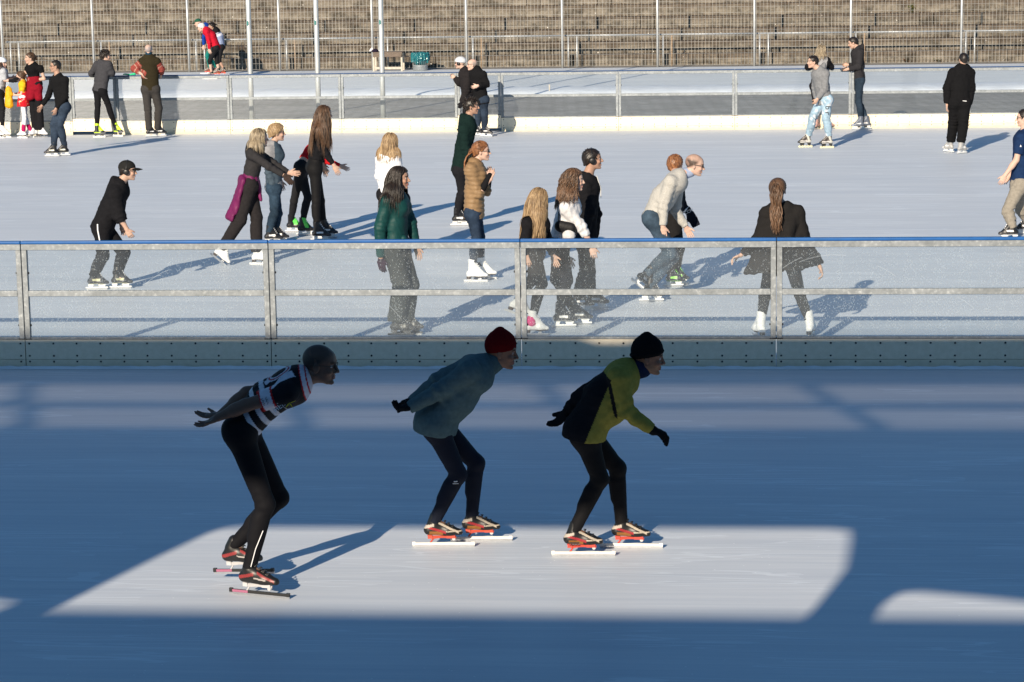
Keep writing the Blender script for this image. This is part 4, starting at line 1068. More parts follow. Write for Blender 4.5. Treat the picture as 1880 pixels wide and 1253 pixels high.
# ------------------------------------------------------------------ light poles
POLE_M = flat('pole_metal', (0.52, 0.54, 0.55), 0.4, 0.35, var=0.12, nscale=6)
M_TEAL = flat('teal_paint', (0.02, 0.20, 0.18), 0.5)
for px, lab in ((463, 'tall grey pole, leftmost of three, right of the far red-jacketed skater'), (586, 'tall grey pole, middle one of the three behind the far barrier'), (704, 'tall grey pole nearest the rubbish bin, rightmost of the three')):
    g = ground(px, 231); rt_ = empty('pole', g, lab, 'pole', 'tall poles behind the far barrier')
    mb = MB(); mb.tube([g, g + Z3 * 1.0, g + Z3 * 9], [0.058, 0.055, 0.045], 20); mb.build('shaft', POLE_M, rt_, g, smooth=True)
    mb = MB(); mb.tube([g, g + Z3 * 0.03], 0.12, 16); mb.build('base_plate', POLE_M, rt_, g)
    mb = MB(); c = g + Z3 * 2.21 - fh * 0.055 - R3 * 0.02; mb.box(c, (R3, T3, Z3), (0.016, 0.012, 0.04)); mb.tube([c - R3 * 0.0 - Z3 * 0.05, c + Z3 * 0.05], 0.012, 8); mb.build('cleat', M_TEAL, rt_, g)

# ------------------------------------------------------------------ concrete terrace
def conc_mat():
    m, nt, b, out = newmat('weathered_concrete'); g = nt.nodes.new('ShaderNodeNewGeometry'); pos = g.outputs['Position']
    sx = nt.nodes.new('ShaderNodeSeparateXYZ'); nt.links.new(pos, sx.inputs[0])
    n1 = noise(nt, 1.3, 7, 0.7, pos, (1, 1, 2.2)); n2 = noise(nt, 9, 6, 0.7, pos); n3 = noise(nt, 30, 4, 0.7, pos); n4 = noise(nt, 1.0, 5, 0.7, pos, (2.2, 2.2, 3.0))
    c = ramp(nt, [(0.30, (0.20, 0.18, 0.15)), (0.5, (0.33, 0.30, 0.255)), (0.68, (0.46, 0.425, 0.37))], n1.outputs[0]).outputs[0]
    c = mixc(nt, 0.55, c, ramp(nt, [(0.3, (0.14, 0.13, 0.11)), (0.5, (0.32, 0.295, 0.25)), (0.7, (0.52, 0.48, 0.42))], n2.outputs[0]).outputs[0])
    c = mixc(nt, 0.35, c, ramp(nt, [(0.3, (0.17, 0.15, 0.13)), (0.7, (0.50, 0.46, 0.40))], n3.outputs[0]).outputs[0])
    c = mixc(nt, 1.0, c, ramp(nt, [(0.35, (0.19, 0.18, 0.165)), (0.58, (0.66, 0.635, 0.60))], n4.outputs[0]).outputs[0], 'MULTIPLY')
    v = nt.nodes.new('ShaderNodeTexVoronoi'); v.inputs['Scale'].default_value = 4; nt.links.new(pos, v.inputs['Vector']); s_ = mth(nt, 'LESS_THAN', v.outputs['Distance'], 0.07)
    c = mixc(nt, mth(nt, 'MULTIPLY', s_, mth(nt, 'GREATER_THAN', n2.outputs[0], 0.52)), c, (0.72, 0.70, 0.66))
    zz = mth(nt, 'MULTIPLY', mth(nt, 'FRACT', mth(nt, 'DIVIDE', mth(nt, 'ADD', sx.outputs[2], 0.004), 0.345)), 1.0)   # darker brown along the top of every block course
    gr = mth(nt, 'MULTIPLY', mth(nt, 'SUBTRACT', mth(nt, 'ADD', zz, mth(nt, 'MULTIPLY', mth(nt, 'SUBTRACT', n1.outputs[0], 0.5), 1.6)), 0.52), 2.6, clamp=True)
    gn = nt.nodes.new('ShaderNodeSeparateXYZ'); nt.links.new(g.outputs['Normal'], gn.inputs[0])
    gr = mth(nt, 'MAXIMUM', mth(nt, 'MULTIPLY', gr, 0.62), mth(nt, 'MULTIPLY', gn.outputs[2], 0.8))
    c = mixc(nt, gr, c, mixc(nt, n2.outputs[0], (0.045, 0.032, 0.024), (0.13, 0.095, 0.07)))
    nt.links.new(c, b.inputs['Base Color']); b.inputs['Roughness'].default_value = 0.92; b.inputs['Specular IOR Level'].default_value = 0.15
    bump(nt, n2.outputs[0], 0.6, 0.02, b); return m
M_CONC = conc_mat()
terr = empty('concrete_terrace', (0, YST, 0), 'weathered concrete block terraces rising behind the wire fence', 'grandstand')
RIS, TRD = 0.345, 0.78; Y0T = YST + 0.75
rr = random.Random(11)
for i in range(16):
    mb = MB(); x = -30 - rr.random() * 0.45; yy = Y0T + i * TRD; z0 = i * RIS
    while x < 32:
        w_ = 0.45; dz = rr.uniform(-0.004, 0.004); dy = rr.uniform(-0.012, 0.012); tl = rr.uniform(-0.004, 0.004)
        gp = 0.0025 if rr.random() > 0.05 else 0.014
        mb.box(((x + w_ / 2), yy + dy + TRD * 0.56, z0 + RIS / 2 + dz - 0.02), (EX, nrm(A(0, 1, tl)), nrm(A(tl, 0, 1))), (w_ / 2 - gp, TRD * 0.56, RIS / 2 + 0.02)); x += w_
    mb.build('terrace_step', M_CONC, terr, (0, YST, 0), bevel=0.004)
mb = MB(); mb.bx(-30, 32, Y0T + 0.03, Y0T + 16 * TRD, -0.02, 0.0)
for i in range(16): mb.bx(-30, 32, Y0T + i * TRD + 0.06, Y0T + 16 * TRD, max(0, i * RIS - 0.02) + 0.0003 * i, (i + 1) * RIS - 0.05)
mb.build('core', flat('dark_core', (0.03, 0.028, 0.025), 0.95), terr, (0, YST, 0))
# kerb strip between the far track and the terrace
sheet('walkway', -60, 60, YST - 0.1, Y0T + 0.05, 0.008, ground_mat('worn_concrete', (0.20, 0.185, 0.16), (0.33, 0.31, 0.27), 4))
# dry leaves on the treads
V = []; F = []; C = []
lf = random.Random(5)
def leaf(p, s_, col):
    a = lf.uniform(0, 6.28); t1 = nrm(A(math.cos(a), math.sin(a), lf.uniform(-.5, .5))); t2 = nrm(np.cross(t1, A(lf.uniform(-.6, .6), lf.uniform(-.6, .6), 1)))
    b = len(V); V.extend([p - t1 * s_, p - t2 * s_ * 0.55 + Z3 * .004, p + t1 * s_, p + t2 * s_ * 0.55 + Z3 * .004]); F.append((b, b + 1, b + 2, b + 3)); C.extend([col] * 4)
for i in range(7):
    for q in range(2100 if i < 6 else 1000):
        x = lf.uniform(-21, 22); d = lf.random() ** 1.7 * 0.22 if lf.random() < 0.75 else lf.uniform(0, 0.7)
        if math.sin(x * 0.9 + i * 2.2) + math.sin(x * 2.7 + i) * 0.6 < lf.uniform(-2.0, 0.9) - 0.1: continue
        y = Y0T + i * TRD - (0.03 + d) + (0 if i else 0.0); z = i * RIS + 0.012 + (0.0 if d > 0.1 else lf.uniform(0, 0.05))
        if i == 0: z = 0.02 + lf.uniform(0, 0.04) * (d < .12)
        leaf(A(x, y, z), lf.uniform(0.012, 0.028), lf.choice([(0.13, 0.06, 0.03), (0.20, 0.10, 0.05), (0.09, 0.045, 0.025), (0.26, 0.15, 0.07), (0.16, 0.09, 0.05)]))
M_LEAF = colmat('dry_leaf', 0.8, 0.2, 0.2, 20, 0)
o = mesh_np('dry_leaves', np.array(V), np.array(F), M_LEAF, col=np.array(C), smooth=False); o['kind'] = 'stuff'; o['label'] = 'brown dry leaves gathered along the concrete terrace treads'
# small plants growing in the joints
def plant(px, py, i, n, r, hgt, label, cols):
    yy = Y0T + i * TRD - 0.05; p0 = at_Y(px, py, yy); p0[2] = i * RIS + 0.0
    global V, F, C
    V, F, C = [], [], []
    root = empty('plant', p0, label, 'plant')
    mb = MB()
    for k in range(max(3, n // 14)):
        a = lf.uniform(0, 6.28); e_ = p0 + A(math.cos(a) * r * 0.6, math.sin(a) * r * 0.3, hgt * lf.uniform(0.5, 1)); mb.tube([p0, (p0 + e_) / 2 + A(0, 0, 0.03), e_], [0.004, 0.003, 0.002], 4)
        for q in range(14):
            t = lf.uniform(0.3, 1.05); leaf(p0 + (e_ - p0) * t + A(lf.gauss(0, r * .25), lf.gauss(0, r * .2), lf.gauss(0, hgt * .12) + .02), lf.uniform(0.018, 0.034), lf.choice(cols))
    mb.build('stem', M_LEAF, root, p0, usecol=False)
    mesh_np('foliage', np.array(V), np.array(F), M_LEAF, root, col=np.array(C), smooth=False, origin=p0)
GR = [(0.06, 0.11, 0.02), (0.10, 0.15, 0.03), (0.20, 0.20, 0.04), (0.35, 0.27, 0.04)]
plant(1676, 44, 4, 110, 0.17, 0.30, 'small green and yellow plant sprouting from a terrace joint, upper right', GR)
plant(1668, 115, 0, 60, 0.22, 0.13, 'low brown-green weeds at the terrace foot, right of the man in the hoodie', [(0.12, 0.08, 0.03), (0.08, 0.09, 0.03), (0.2, 0.1, 0.05)])
plant(1722, 113, 0, 60, 0.16, 0.14, 'tuft of green weeds at the terrace foot, left of the man in all black', [(0.07, 0.09, 0.03), (0.14, 0.09, 0.04)])

# ------------------------------------------------------------------ wire mesh fence, bay by bay, and the pipe railing behind it
YFE = YST + 0.02
fpx = [3, 170, 345, 512, 683, 856, 1032, 1207, 1385, 1562, 1765]
fpo = [at_Y(p, 60, YFE)[0] for p in fpx]; dW = (fpo[8] - fpo[2]) / 6
fpo = [fpo[0] - dW] + fpo + [fpo[-1] + dW]
M_WIRE = flat('fence_wire', (0.30, 0.30, 0.29), 0.5, 0.3, var=0.2, nscale=3)
fpf = [fpo[0] - dW * 2, fpo[0] - dW] + fpo + [fpo[-1] + dW, fpo[-1] + dW * 2]
fence = empty('wire_fence', (fpo[0], YFE, 0), 'galvanised wire mesh fence standing along the foot of the terraces', 'fence')
og = (fpo[0], YFE, 0)
for x in fpf:
    mb = MB(); mb.tube([(x, YFE, 0), (x, YFE, 2.9)], 0.034, 10); p = mb.build('post', POLE_M, fence, og, smooth=True)
    mb = MB(); mb.tube([(x, YFE, 2.9), (x, YFE, 2.93)], [0.04, 0.02], 10); mb.build('cap', POLE_M, p, og)
for a, b in zip(fpf[:-1], fpf[1:]):
    mb = MB(); x = a + 0.06
    while x < b - 0.05:
        mb.bx(x - 0.0036, x + 0.0036, YFE - 0.034, YFE - 0.0276, 0.05, 2.75); x += 0.105
    z = 0.06
    while z < 2.76:
        mb.bx(a + 0.04, b - 0.04, YFE - 0.0405, YFE - 0.0342, z - 0.0028, z + 0.0028); z += 0.17
    mb.build('wire_mesh', M_WIRE, fence, og)
M_RUST = flat('rusty_post', (0.30, 0.22, 0.15), 0.8, var=0.25, nscale=20)
for j, (a, b) in enumerate(zip(fpo[1:-1], fpo[2:])):
    rl = empty('pipe_railing', (a, YFE + 0.3, 0), ['galvanised pipe railing behind the wire fence, one of the %s runs' % 'equal'][0], 'railing', 'pipe railings behind the wire fence')
    og2 = (a, YFE + 0.3, 0); yy = YFE + 0.3
    mb = MB(); mb.tube([(a + 0.16, yy, 0), (a + 0.16, yy, 0.92)], 0.027, 8); mb.build('post', POLE_M, rl, og2, smooth=True)
    mb = MB(); mb.tube([(a + 0.42, yy, 0), (a + 0.42, yy, 0.92)], 0.024, 8); mb.build('post', M_RUST if j % 2 else POLE_M, rl, og2, smooth=True)
    mb = MB(); mb.tube([(a + 0.02, yy, 0.95), (b - 0.02, yy, 0.95)], 0.025, 8); mb.build('handrail', POLE_M, rl, og2, smooth=True)
labs = ['at far left behind the woman with the bun', 'by the leaning boy in grey', 'behind the far trio of skaters', 'crossing behind the middle grey pole', 'behind the bench and bin', 'right of the silver-helmeted man', 'in the middle of the long empty terrace', 'left of the blonde at the rail', 'left of the man with the phone', 'right of the man with the phone', 'at the right edge']
for o in [x for x in bpy.data.objects if x.name.startswith('pipe_railing')]: pass
for o, l in zip([x for x in bpy.data.objects if x.name.startswith('pipe_railing')], labs): o['label'] = 'galvanised pipe railing behind the wire fence, ' + l

# ------------------------------------------------------------------ bench, bin, things left lying
YB = ground(760, 126.5)[1] - 0.15
bb = ground(714, 130.5); bb[2] = 0.004
bench = empty('bench', bb, 'worn wooden table bench on pale legs beside the rubbish bin', 'bench')
wood = flat('grey_wood', (0.15, 0.115, 0.09), 0.85, var=0.35, nscale=12, stretch=(1, 8, 8)); M_PALE = flat('pale_paint', (0.48, 0.43, 0.36), 0.7, var=0.2)
hw = 0.42
mb = MB()
for q in range(4): mb.bx(bb[0] - hw - 0.02, bb[0] + hw + 0.02, bb[1] - 0.3 + 0.15 * q, bb[1] - 0.16 + 0.15 * q, 0.535, 0.57)
mb.bx(bb[0] - hw, bb[0] + hw, bb[1] - 0.30, bb[1] - 0.27, 0.43, 0.53)
mb.build('table_top', wood, bench, bb)
for sx_ in (-1, 1):
    for sy in (-1, 1):
        mb = MB(); mb.bx(bb[0] + sx_ * hw - 0.025, bb[0] + sx_ * hw + 0.025, bb[1] + sy * 0.22 - .025, bb[1] + sy * 0.22 + .025, 0.0, 0.43 if sy < 0 else 0.53); mb.build('leg', M_PALE, bench, bb)
mb = MB(); mb.bx(bb[0] - hw + 0.03, bb[0] + hw - 0.03, bb[1] - 0.235, bb[1] - 0.205, 0.06, 0.13); mb.build('stretcher', M_PALE, bench, bb)
# cap lying on the bench
cpos = A(bb[0] - 0.38, bb[1] - 0.12, 0.572)
cr_ = empty('cap', cpos, 'dark cap with a white peak lying on the wooden bench', 'cap')
fd = Field(cpos - 0.2, cpos + 0.25, 0.008); fd.ell(cpos, (EX, EY, EZ), (0.11, 0.1, 0.10)); fd.plane(cpos, -EZ); P, Q = fd.mesh(1)
mesh_np('crown', P, Q, M_CLOTH, cr_, col=np.tile(A(0.02, 0.015, 0.03), (len(P), 1)), origin=cpos)
mb = MB(); mb.tube([cpos + A(-0.17, 0, 0.02), cpos + A(-0.13, 0, 0.055), cpos + A(-0.08, 0, 0.10), cpos + A(-.06, 0, .11)], [0.02, 0.04, 0.05, 0.02], 8, 0, (0.7, 0.68, 0.68)); mb.build('peak', M_CLOTH, cr_, cpos, usecol=True, smooth=True)
# rubbish bin with a teal liner
bg = ground(772, 130); bg[2] = 0.004
bn = empty('rubbish_bin', bg, 'round metal rubbish bin with a teal plastic liner folded over its rim', 'bin')
mb = MB(); mb.tube([bg, bg + Z3 * 0.02, bg + Z3 * 0.13, bg + Z3 * 0.15, bg + Z3 * 0.17], [0.215, 0.225, 0.225, 0.235, 0.215], 28)
mb.build('base_ring', M_GALV, bn, bg, smooth=True)
mb = MB()
for q in range(20):
    a = q * 2 * math.pi / 20; c = bg + A(math.cos(a), math.sin(a), 0) * 0.222; mb.tube([c + Z3 * 0.16, c + Z3 * 0.42], 0.004, 4)
mb.tube([bg + Z3 * 0.42, bg + Z3 * 0.435], 0.228, 28); mb.build('wire_cage', M_GALV, bn, bg)
lo, hi = bg - A(.35, .35, 0), bg + A(.35, .35, .7); fd = Field(lo, hi, 0.014)
fd.cone(bg + Z3 * 0.10, bg + Z3 * 0.34, 0.10, 0.17, 0.02, flat=(EX, 0.98)); fd.cone(bg + Z3 * 0.36, bg + Z3 * 0.44, 0.235, 0.25, 0.03); fd.plane(bg + Z3 * 0.53, EZ, 0.01)
for q in range(14):
    a = q * 0.45 * 1.0; rad_ = 0.25; zz = 0.30 + 0.06 * math.sin(q * 2.3); c = bg + A(math.cos(a) * rad_, math.sin(a) * rad_, 0)
    fd.cone(c + Z3 * zz, c + Z3 * 0.5, 0.030, 0.035, 0.03)
fd.ell(bg + Z3 * 0.56, (EX, EY, EZ), (0.2, 0.2, 0.07), 0.01, 's')
P, Q = fd.mesh(1); P = P + vnormals(P, Q) * (0.014 * sn(P, 26, 4) + 0.006 * sn(P, 60, 2))[:, None]
tb = flat('teal_plastic_bag', (0.012, 0.13, 0.15), 0.22, 0, 0.6, var=0.2, nscale=14)
mesh_np('bin_liner', P, Q, tb, bn, origin=bg)
# light bracket marker in the far snow, thin white stick
gm = ground(1009, 173); st_ = MB(); st_.tube([gm, gm + Z3 * 0.24], 0.02, 8); o = st_.build('marker_stake', M_PALE, None, None); o.data.transform(Matrix.Translation(-Vector(gm))); o.location = gm
tagp(o, 'short pale marker stake standing in the snowy kerb', 'stake')
# green stick on the far rail, left of the older man
p0 = at_Y(226, 139.0, YF + 0.03); p0[2] = 1.2425 + 0.012; p1 = at_Y(249, 139, YF + 0.03); p1[2] = p0[2]
gs = empty('folded_scarf', p0, 'bright green folded strap lying on the far blue rail, left of the older man', 'strap')
mb = MB(); k_ = [p0 + (p1 - p0) * t + Z3 * (0.006 * math.sin(t * 9)) for t in np.linspace(0, 1, 9)]; mb.tube(k_, [0.010, 0.016, 0.017, 0.016, 0.018, 0.018, 0.02, 0.026, 0.024], 8)
mb.build('strap', flat('green_fabric', (0.02, 0.50, 0.22), 0.6), gs, p0, smooth=True)

# ------------------------------------------------------------------ unseen grandstand: wall and added sun blocker shaped to throw the shade
YW, YS = -5.0, 1.5
def to_wall(p, Y=None):
    p = np.asarray(p, float); t = ((YS if Y is None else Y) - p[1]) / D[1]; q = p + D * t; return (q[0], q[2])
def gpoly(px): return [to_wall(ground(x, y)) for x, y in px]
holes = []
holes.append(gpoly([(60, 1139), (150, 1092), (290, 1022), (392, 974), (420, 968), (900, 969), (1520, 970), (1556, 974), (1560, 992), (1550, 1048), (1508, 1100), (1472, 1144), (1440, 1145), (600, 1141)]))
holes.append(gpoly([(1600, 1150), (1622, 1108), (1652, 1088), (1690, 1086), (1800, 1096), (1960, 1112), (2300, 1150), (2300, 1160), (1900, 1152)]))
holes.append(gpoly([(-240, 1124), (-220, 1090), (-60, 1096), (14, 1106), (24, 1112), (0, 1122)]))
mD = A(D[0], -D[1], D[2])   # the way light leaves the clear panels
def mir(x, z): t = z / -mD[2]; return A(x + mD[0] * t, YN + mD[1] * t, 0)
weak = []  # made-up openings whose dim sun imitates light reflected off the clear panels
for a, b in zip(near_posts[1:-1], near_posts[2:]):
    for z0, z1 in ((0.34, 0.68), (0.79, 1.14)):
        weak.append([to_wall(mir(a + 0.09, z0)), to_wall(mir(b - 0.11, z0)), to_wall(mir(b - 0.11, z1)), to_wall(mir(a + 0.09, z1))])
zt = to_wall(A(0, YN, 0.345))[1]; zb = 5.05
nx0 = to_wall(ground(1075, 677) + Z3 * 0.28)[0]; nx1 = to_wall(ground(1165, 677) + Z3 * 0.28)[0]
outer = [(-32, zb), (32, zb), (32, zt), (nx1 + .08, zt), (nx1 - .08, zt - 0.055), (nx0 + .12, zt - 0.055), (nx0 - .08, zt), (-32, zt)]
def holed(outer, hs, y0, y1, name, mat, parent, origin):
    polys = [[Vector((x, z, 0)) for x, z in p] for p in [outer] + hs]
    tris = geometry.tessellate_polygon(polys); pts = [v for p in polys for v in p]; n = len(pts)
    V = [(v.x, y0, v.y) for v in pts] + [(v.x, y1, v.y) for v in pts]
    F = [tuple(t) for t in tris] + [tuple(n + i for i in t[::-1]) for t in tris]
    b = 0
    for p in polys:
        m_ = len(p); F += [(b + i, b + (i + 1) % m_, n + b + (i + 1) % m_, n + b + i) for i in range(m_)]; b += m_
    return mesh_np(name, np.array(V), F, mat, parent, smooth=False, origin=origin)
stand = empty('grandstand', (0, YW, 0), 'tall grandstand behind and above the camera whose screen with openings shades the near track', 'grandstand')
M_WALL = flat('dark_wall', (0.10, 0.10, 0.105), 0.9, var=0.1, nscale=1)
holed(outer, holes + weak, YS - 0.02, YS, 'sun_blocker', M_WALL, stand, (0, YW, 0))  # unseen sheet, added and shaped to cast the shade and its sun patches
zlow = zb + (YS - YW) * (-D[2] / D[1]) + 0.2
mb = MB(); mb.bx(-45, 45, YW - 0.2, YW, -0.02, zlow); mb.build('wall', M_WALL, stand, (0, YW, 0))  # unseen wall, height set to close the shade below the blocker
mt, nt, b, out = newmat('sun_filter'); nt.nodes.remove(b); tr = N(nt, 'ShaderNodeBsdfTransparent'); tr.inputs[0].default_value = (0.44, 0.43, 0.43, 1); nt.links.new(tr.outputs[0], out.inputs[0])  # added filter that dims the sun for the imitated reflection bands
wz = [p[1] for q in weak for p in q]
mb = MB(); mb.bx(-30, 30, YS - 0.034, YS - 0.03, min(wz) - 0.1, max(wz) + 0.1); mb.build('sun_filter', mt, stand, (0, YW, 0))
for sx_ in (-31.5, 31.5):
    mb = MB(); mb.bx(sx_ - .15, sx_ + .15, YS, YS + 0.3, -0.02, zt); mb.build('blocker_column', M_WALL, stand, (0, YW, 0))  # added to carry the unseen blocker
# ------------------------------------------------------------------ the people
def reg(x0, y0, k):
    return lambda x, y, *r: (x0 + x / k, y0 + y / k, *r)
ZA = reg(0, 60, 5.2206); ZB = reg(320, 0, 5.2206); ZC = reg(640, 0, 5.2206); ZD = reg(1420, 50, 4.087); ZE = reg(130, 270, 4.475)
ZF = reg(370, 180, 3.9167); ZG = reg(650, 230, 3.132); ZH = reg(930, 260, 3.296); ZI = reg(1140, 260, 3.2976)
ZJ = reg(340, 610, 4.819); ZK = reg(360, 840, 4.642); ZL = reg(700, 590, 5.446); ZM = reg(720, 770, 4.82); ZN = reg(990, 600, 5.446); ZO = reg(980, 790, 5.012); ZQ = reg(1780, 180, 4.475)
P1 = reg(0, 90, 6.961); P2 = reg(150, 80, 6.961); P3 = reg(350, 20, 8.95); P4 = reg(820, 90, 7.37); P5 = reg(1160, 270, 6.961); P6 = reg(1330, 320, 4.042)
BLK = (0.012, 0.012, 0.014); CHAR = (0.035, 0.035, 0.038); JEAN = (0.028, 0.042, 0.066); BRN = (0.035, 0.018, 0.010)
HB = dict(brown=((0.035, 0.020, 0.012), (0.12, 0.066, 0.036)), blond=((0.14, 0.085, 0.042), (0.43, 0.30, 0.165)), dark=((0.008, 0.006, 0.005), (0.026, 0.017, 0.012)), auburn=((0.13, 0.05, 0.02), (0.38, 0.17, 0.07)), grey=((0.16, 0.15, 0.14), (0.45, 0.43, 0.41)), ash=((0.11, 0.082, 0.052), (0.38, 0.31, 0.21)))
def H_(key_, **kw): a, b = HB[key_]; return dict(c=a, c2=b, **kw)
def mask_noise(s, P, f, seed): return sn(P - s.B, f, seed)

# ============ three racing skaters in front
def jersey(s, P, C):
    h = (P - s.P) @ s.T; tot = np.linalg.norm(s.N - s.P); a = h / tot
    f = (P - s.P) @ s.F; side = np.abs((P - s.P) @ s.L)
    v = a * 6.2 + 0.9 * f / 0.12 * 0.35
    st = (np.mod(v, 1.0) < 0.42)
    C[st & (a < 0.62)] = (0.62, 0.62, 0.66)
    up = (a >= 0.62) & (a < 0.98); st2 = np.mod(side * 9 + a * 2.2, 1.0) < 0.38; C[up & st2 & (f < 0.02)] = (0.60, 0.60, 0.66)
    # big ringed roundel on the upper back
    c0 = s.mid + (s.N - s.mid) * 0.66 - s.F * 0.12 - s.L * .05; d = np.linalg.norm(P - c0, axis=1)
    C[d < 0.088] = (0.55, 0.55, 0.6); C[d < 0.078] = (0.35, 0.01, 0.015); C[d < 0.068] = (0.55, 0.55, 0.6); C[d < 0.056] = (0.02, 0.01, 0.012)
    cu = (P - s.N) @ nrm(hp(s, -0.02, 0, -0.06) - s.N); C[cu > -0.004] = (0.58, 0.56, 0.62); C[((cu > 0.022) & (cu < 0.030)) | ((cu > -0.012) & (cu < -0.004))] = (0.42, 0.01, 0.012)
    for nm in 'LR':
        S = getattr(s, 'S' + nm); E = getattr(s, 'E' + nm); dd = nrm(E - S); t = (P - S) @ dd; L_ = np.linalg.norm(E - S) * 0.62
        near = np.linalg.norm(P - S - t[:, None] * dd, axis=1) < 0.085
        near &= t < L_ + 0.02; near &= np.linalg.norm(P - S - t[:, None] * dd, axis=1) < 0.072
        C[near & (t > L_ - 0.075)] = (0.60, 0.60, 0.66); C[near & ((t > L_ - 0.010) | ((t > L_ - 0.088) & (t < L_ - 0.075)))] = (0.42, 0.01, 0.012)
    return C
def spd_paint(c_a, c_b, c_c):
    def p(P, a, c, b, C):
        C[:] = c_a
        C[(np.abs(c - 0.062 - 0.25 * a) < 0.010) & (a < 0.0)] = c_c
        C[(a < 0.0) & (c <= 0.03)] = c_b
        C[(np.abs(c - 0.040 + 0.12 * a) < 0.004) & (a > -0.0) & (a < 0.08)] = (0.4, 0.37, 0.35)
        C[(np.abs(c - (0.080 - 0.45 * a)) < 0.007) & (a > 0.02) & (a < 0.13)] = c_c
        return C
    return p
def spd_paint2(P, a, c, b, C):
    C[:] = (0.008, 0.008, 0.008)
    C[(a < 0.02) & (a > -0.075) & (np.abs(c - 0.005) < 0.028)] = (0.25, 0.10, 0.02)
    C[(a > -0.10) & (np.abs(c - 0.036 + 0.3 * a) < 0.009) & (a < 0.04)] = (0.28, 0.015, 0.02)
    C[(np.abs(c - (0.085 - 0.50 * a)) < 0.007) & (a > -0.01) & (a < 0.125)] = (0.45, 0.39, 0.31)
    C[(np.abs(a - 0.05) > 0) & (a > 0.04) & (np.abs(c - 0.030) < 0.004)] = (0.45, 0.39, 0.31)
    C[(a < -0.04) & (np.abs(c - 0.075 - 0.3 * (a + .05)) < 0.010)] = (0.45, 0.40, 0.34)
    return C
def ex32(s, root):
    glasses(s, root, lens=False)
    n = s.R3 if hasattr(s, 'R3') else None
    # words on the chest and sleeve
    c = s.chest; pos = c - s.L * (0.172 * s.k) + s.F * 0.055 - s.T * 0.055
    text_on(s.B, root, 'HEIDEN', pos + T3 * 0.022 - R3 * 0.02, R3 * 0.8 + Z3 * 0.62, Z3, 0.048, M_WHITE)
    mb = MB(); cc = pos + T3 * 0.028 + R3 * 0.01
    for q in range(5):
        a = q * 2 * math.pi / 5 + 0.3; mb.add([cc + (R3 * math.cos(a - 0.35) + Z3 * math.sin(a - .35)) * 0.012, cc + (R3 * math.cos(a) + Z3 * math.sin(a)) * 0.046, cc + (R3 * math.cos(a + .35) + Z3 * math.sin(a + .35)) * 0.012, cc + T3 * 0.002], [(0, 1, 3), (1, 2, 3)])
    mb.build('star_print', M_YEL, root, s.B)
    S, E = s.SR, s.ER; pp = S + (E - S) * 0.50 + T3 * 0.066
    mb = MB(); ax_ = nrm(nrm(E - S) * 0.35 + Z3); ay_ = nrm(np.cross(T3, ax_)); r = random.Random(8)
    for row in (0, 1):
        q0 = pp + ay_ * (0.012 - 0.024 * row); pts = [q0 + ax_ * (0.006 * i - 0.024) + ay_ * (0.006 * math.sin(i * 2.1 + row) + r.uniform(-.002, .002)) for i in range(9)]
        mb.tube(pts, 0.0018, 4)
    mb.build('script_print', M_BLACKP, root, s.B)
    mb = MB(); A_ = s.AR + (s.KR - s.AR) * 0.06; Kq = s.AR + (s.KR - s.AR) * 0.62
    mb.tube([A_ + T3 * 0.052 + R3 * 0.01, (A_ + Kq) / 2 + T3 * 0.056 + R3 * 0.012, Kq + T3 * 0.052 + R3 * 0.03], 0.0035, 4); mb.build('reflective_strip', M_WHITE, root, s.B)
P32 = person('bald man in a black and white striped racing jersey, arms behind his back', hf=0.0042, h=0.0065, group=None,
    id='32', male=1, k=1.06, base=ZK(500, 1150), face=88, hface=80, hpitch=6, neck=ZJ(1040, 395), pelvis=ZJ(500, 850), mid=ZJ(730, 590), head=ZJ(1195, 285), hk=1.06,
    shR=ZJ(900, 540), shL=ZJ(930, 470), elR=ZJ(530, 650), wrR=ZJ(290, 755), haR=ZJ(200, 800), elL=ZJ(545, 540, .05), wrL=ZJ(300, 740, .02), haL=ZJ(170, 740),
    knR=ZK(590, 400), knL=ZK(710, 345), ftR=ZK(518, 1182, 68), ftL=ZK(385, 993, 72, 0.05, -4, 0, -0.22), palmR=(-.3, 1, .2), palmL=(-.3, 1, .2), curlR=0.3, curlL=0.22, thumbL=-1,
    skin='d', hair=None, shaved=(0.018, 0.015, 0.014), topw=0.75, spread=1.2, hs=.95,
    top=dict(c=(0.010, 0.010, 0.013), e=0.007, sleeve=0.31, hem=0.02, paint=jersey, name='racing_jersey', mat=M_TIGHT, wr=0.004, collar=0.035, hipw=0.10),
    bottom=dict(c=(0.008, 0.008, 0.010), e=0.002, mat=M_TIGHT, name='tights', wr=0.0015, len=1.0), skate='speed',
    skpaint=spd_paint((0.010, 0.010, 0.010), (0.015, 0.015, 0.015), (0.25, 0.03, 0.03)), lace=(0.05, 0.05, 0.05), bladec=(0.02, 0.02, 0.02), brkt=(0.5, 0.5, 0.52), blade2=1, extra=[ex32])

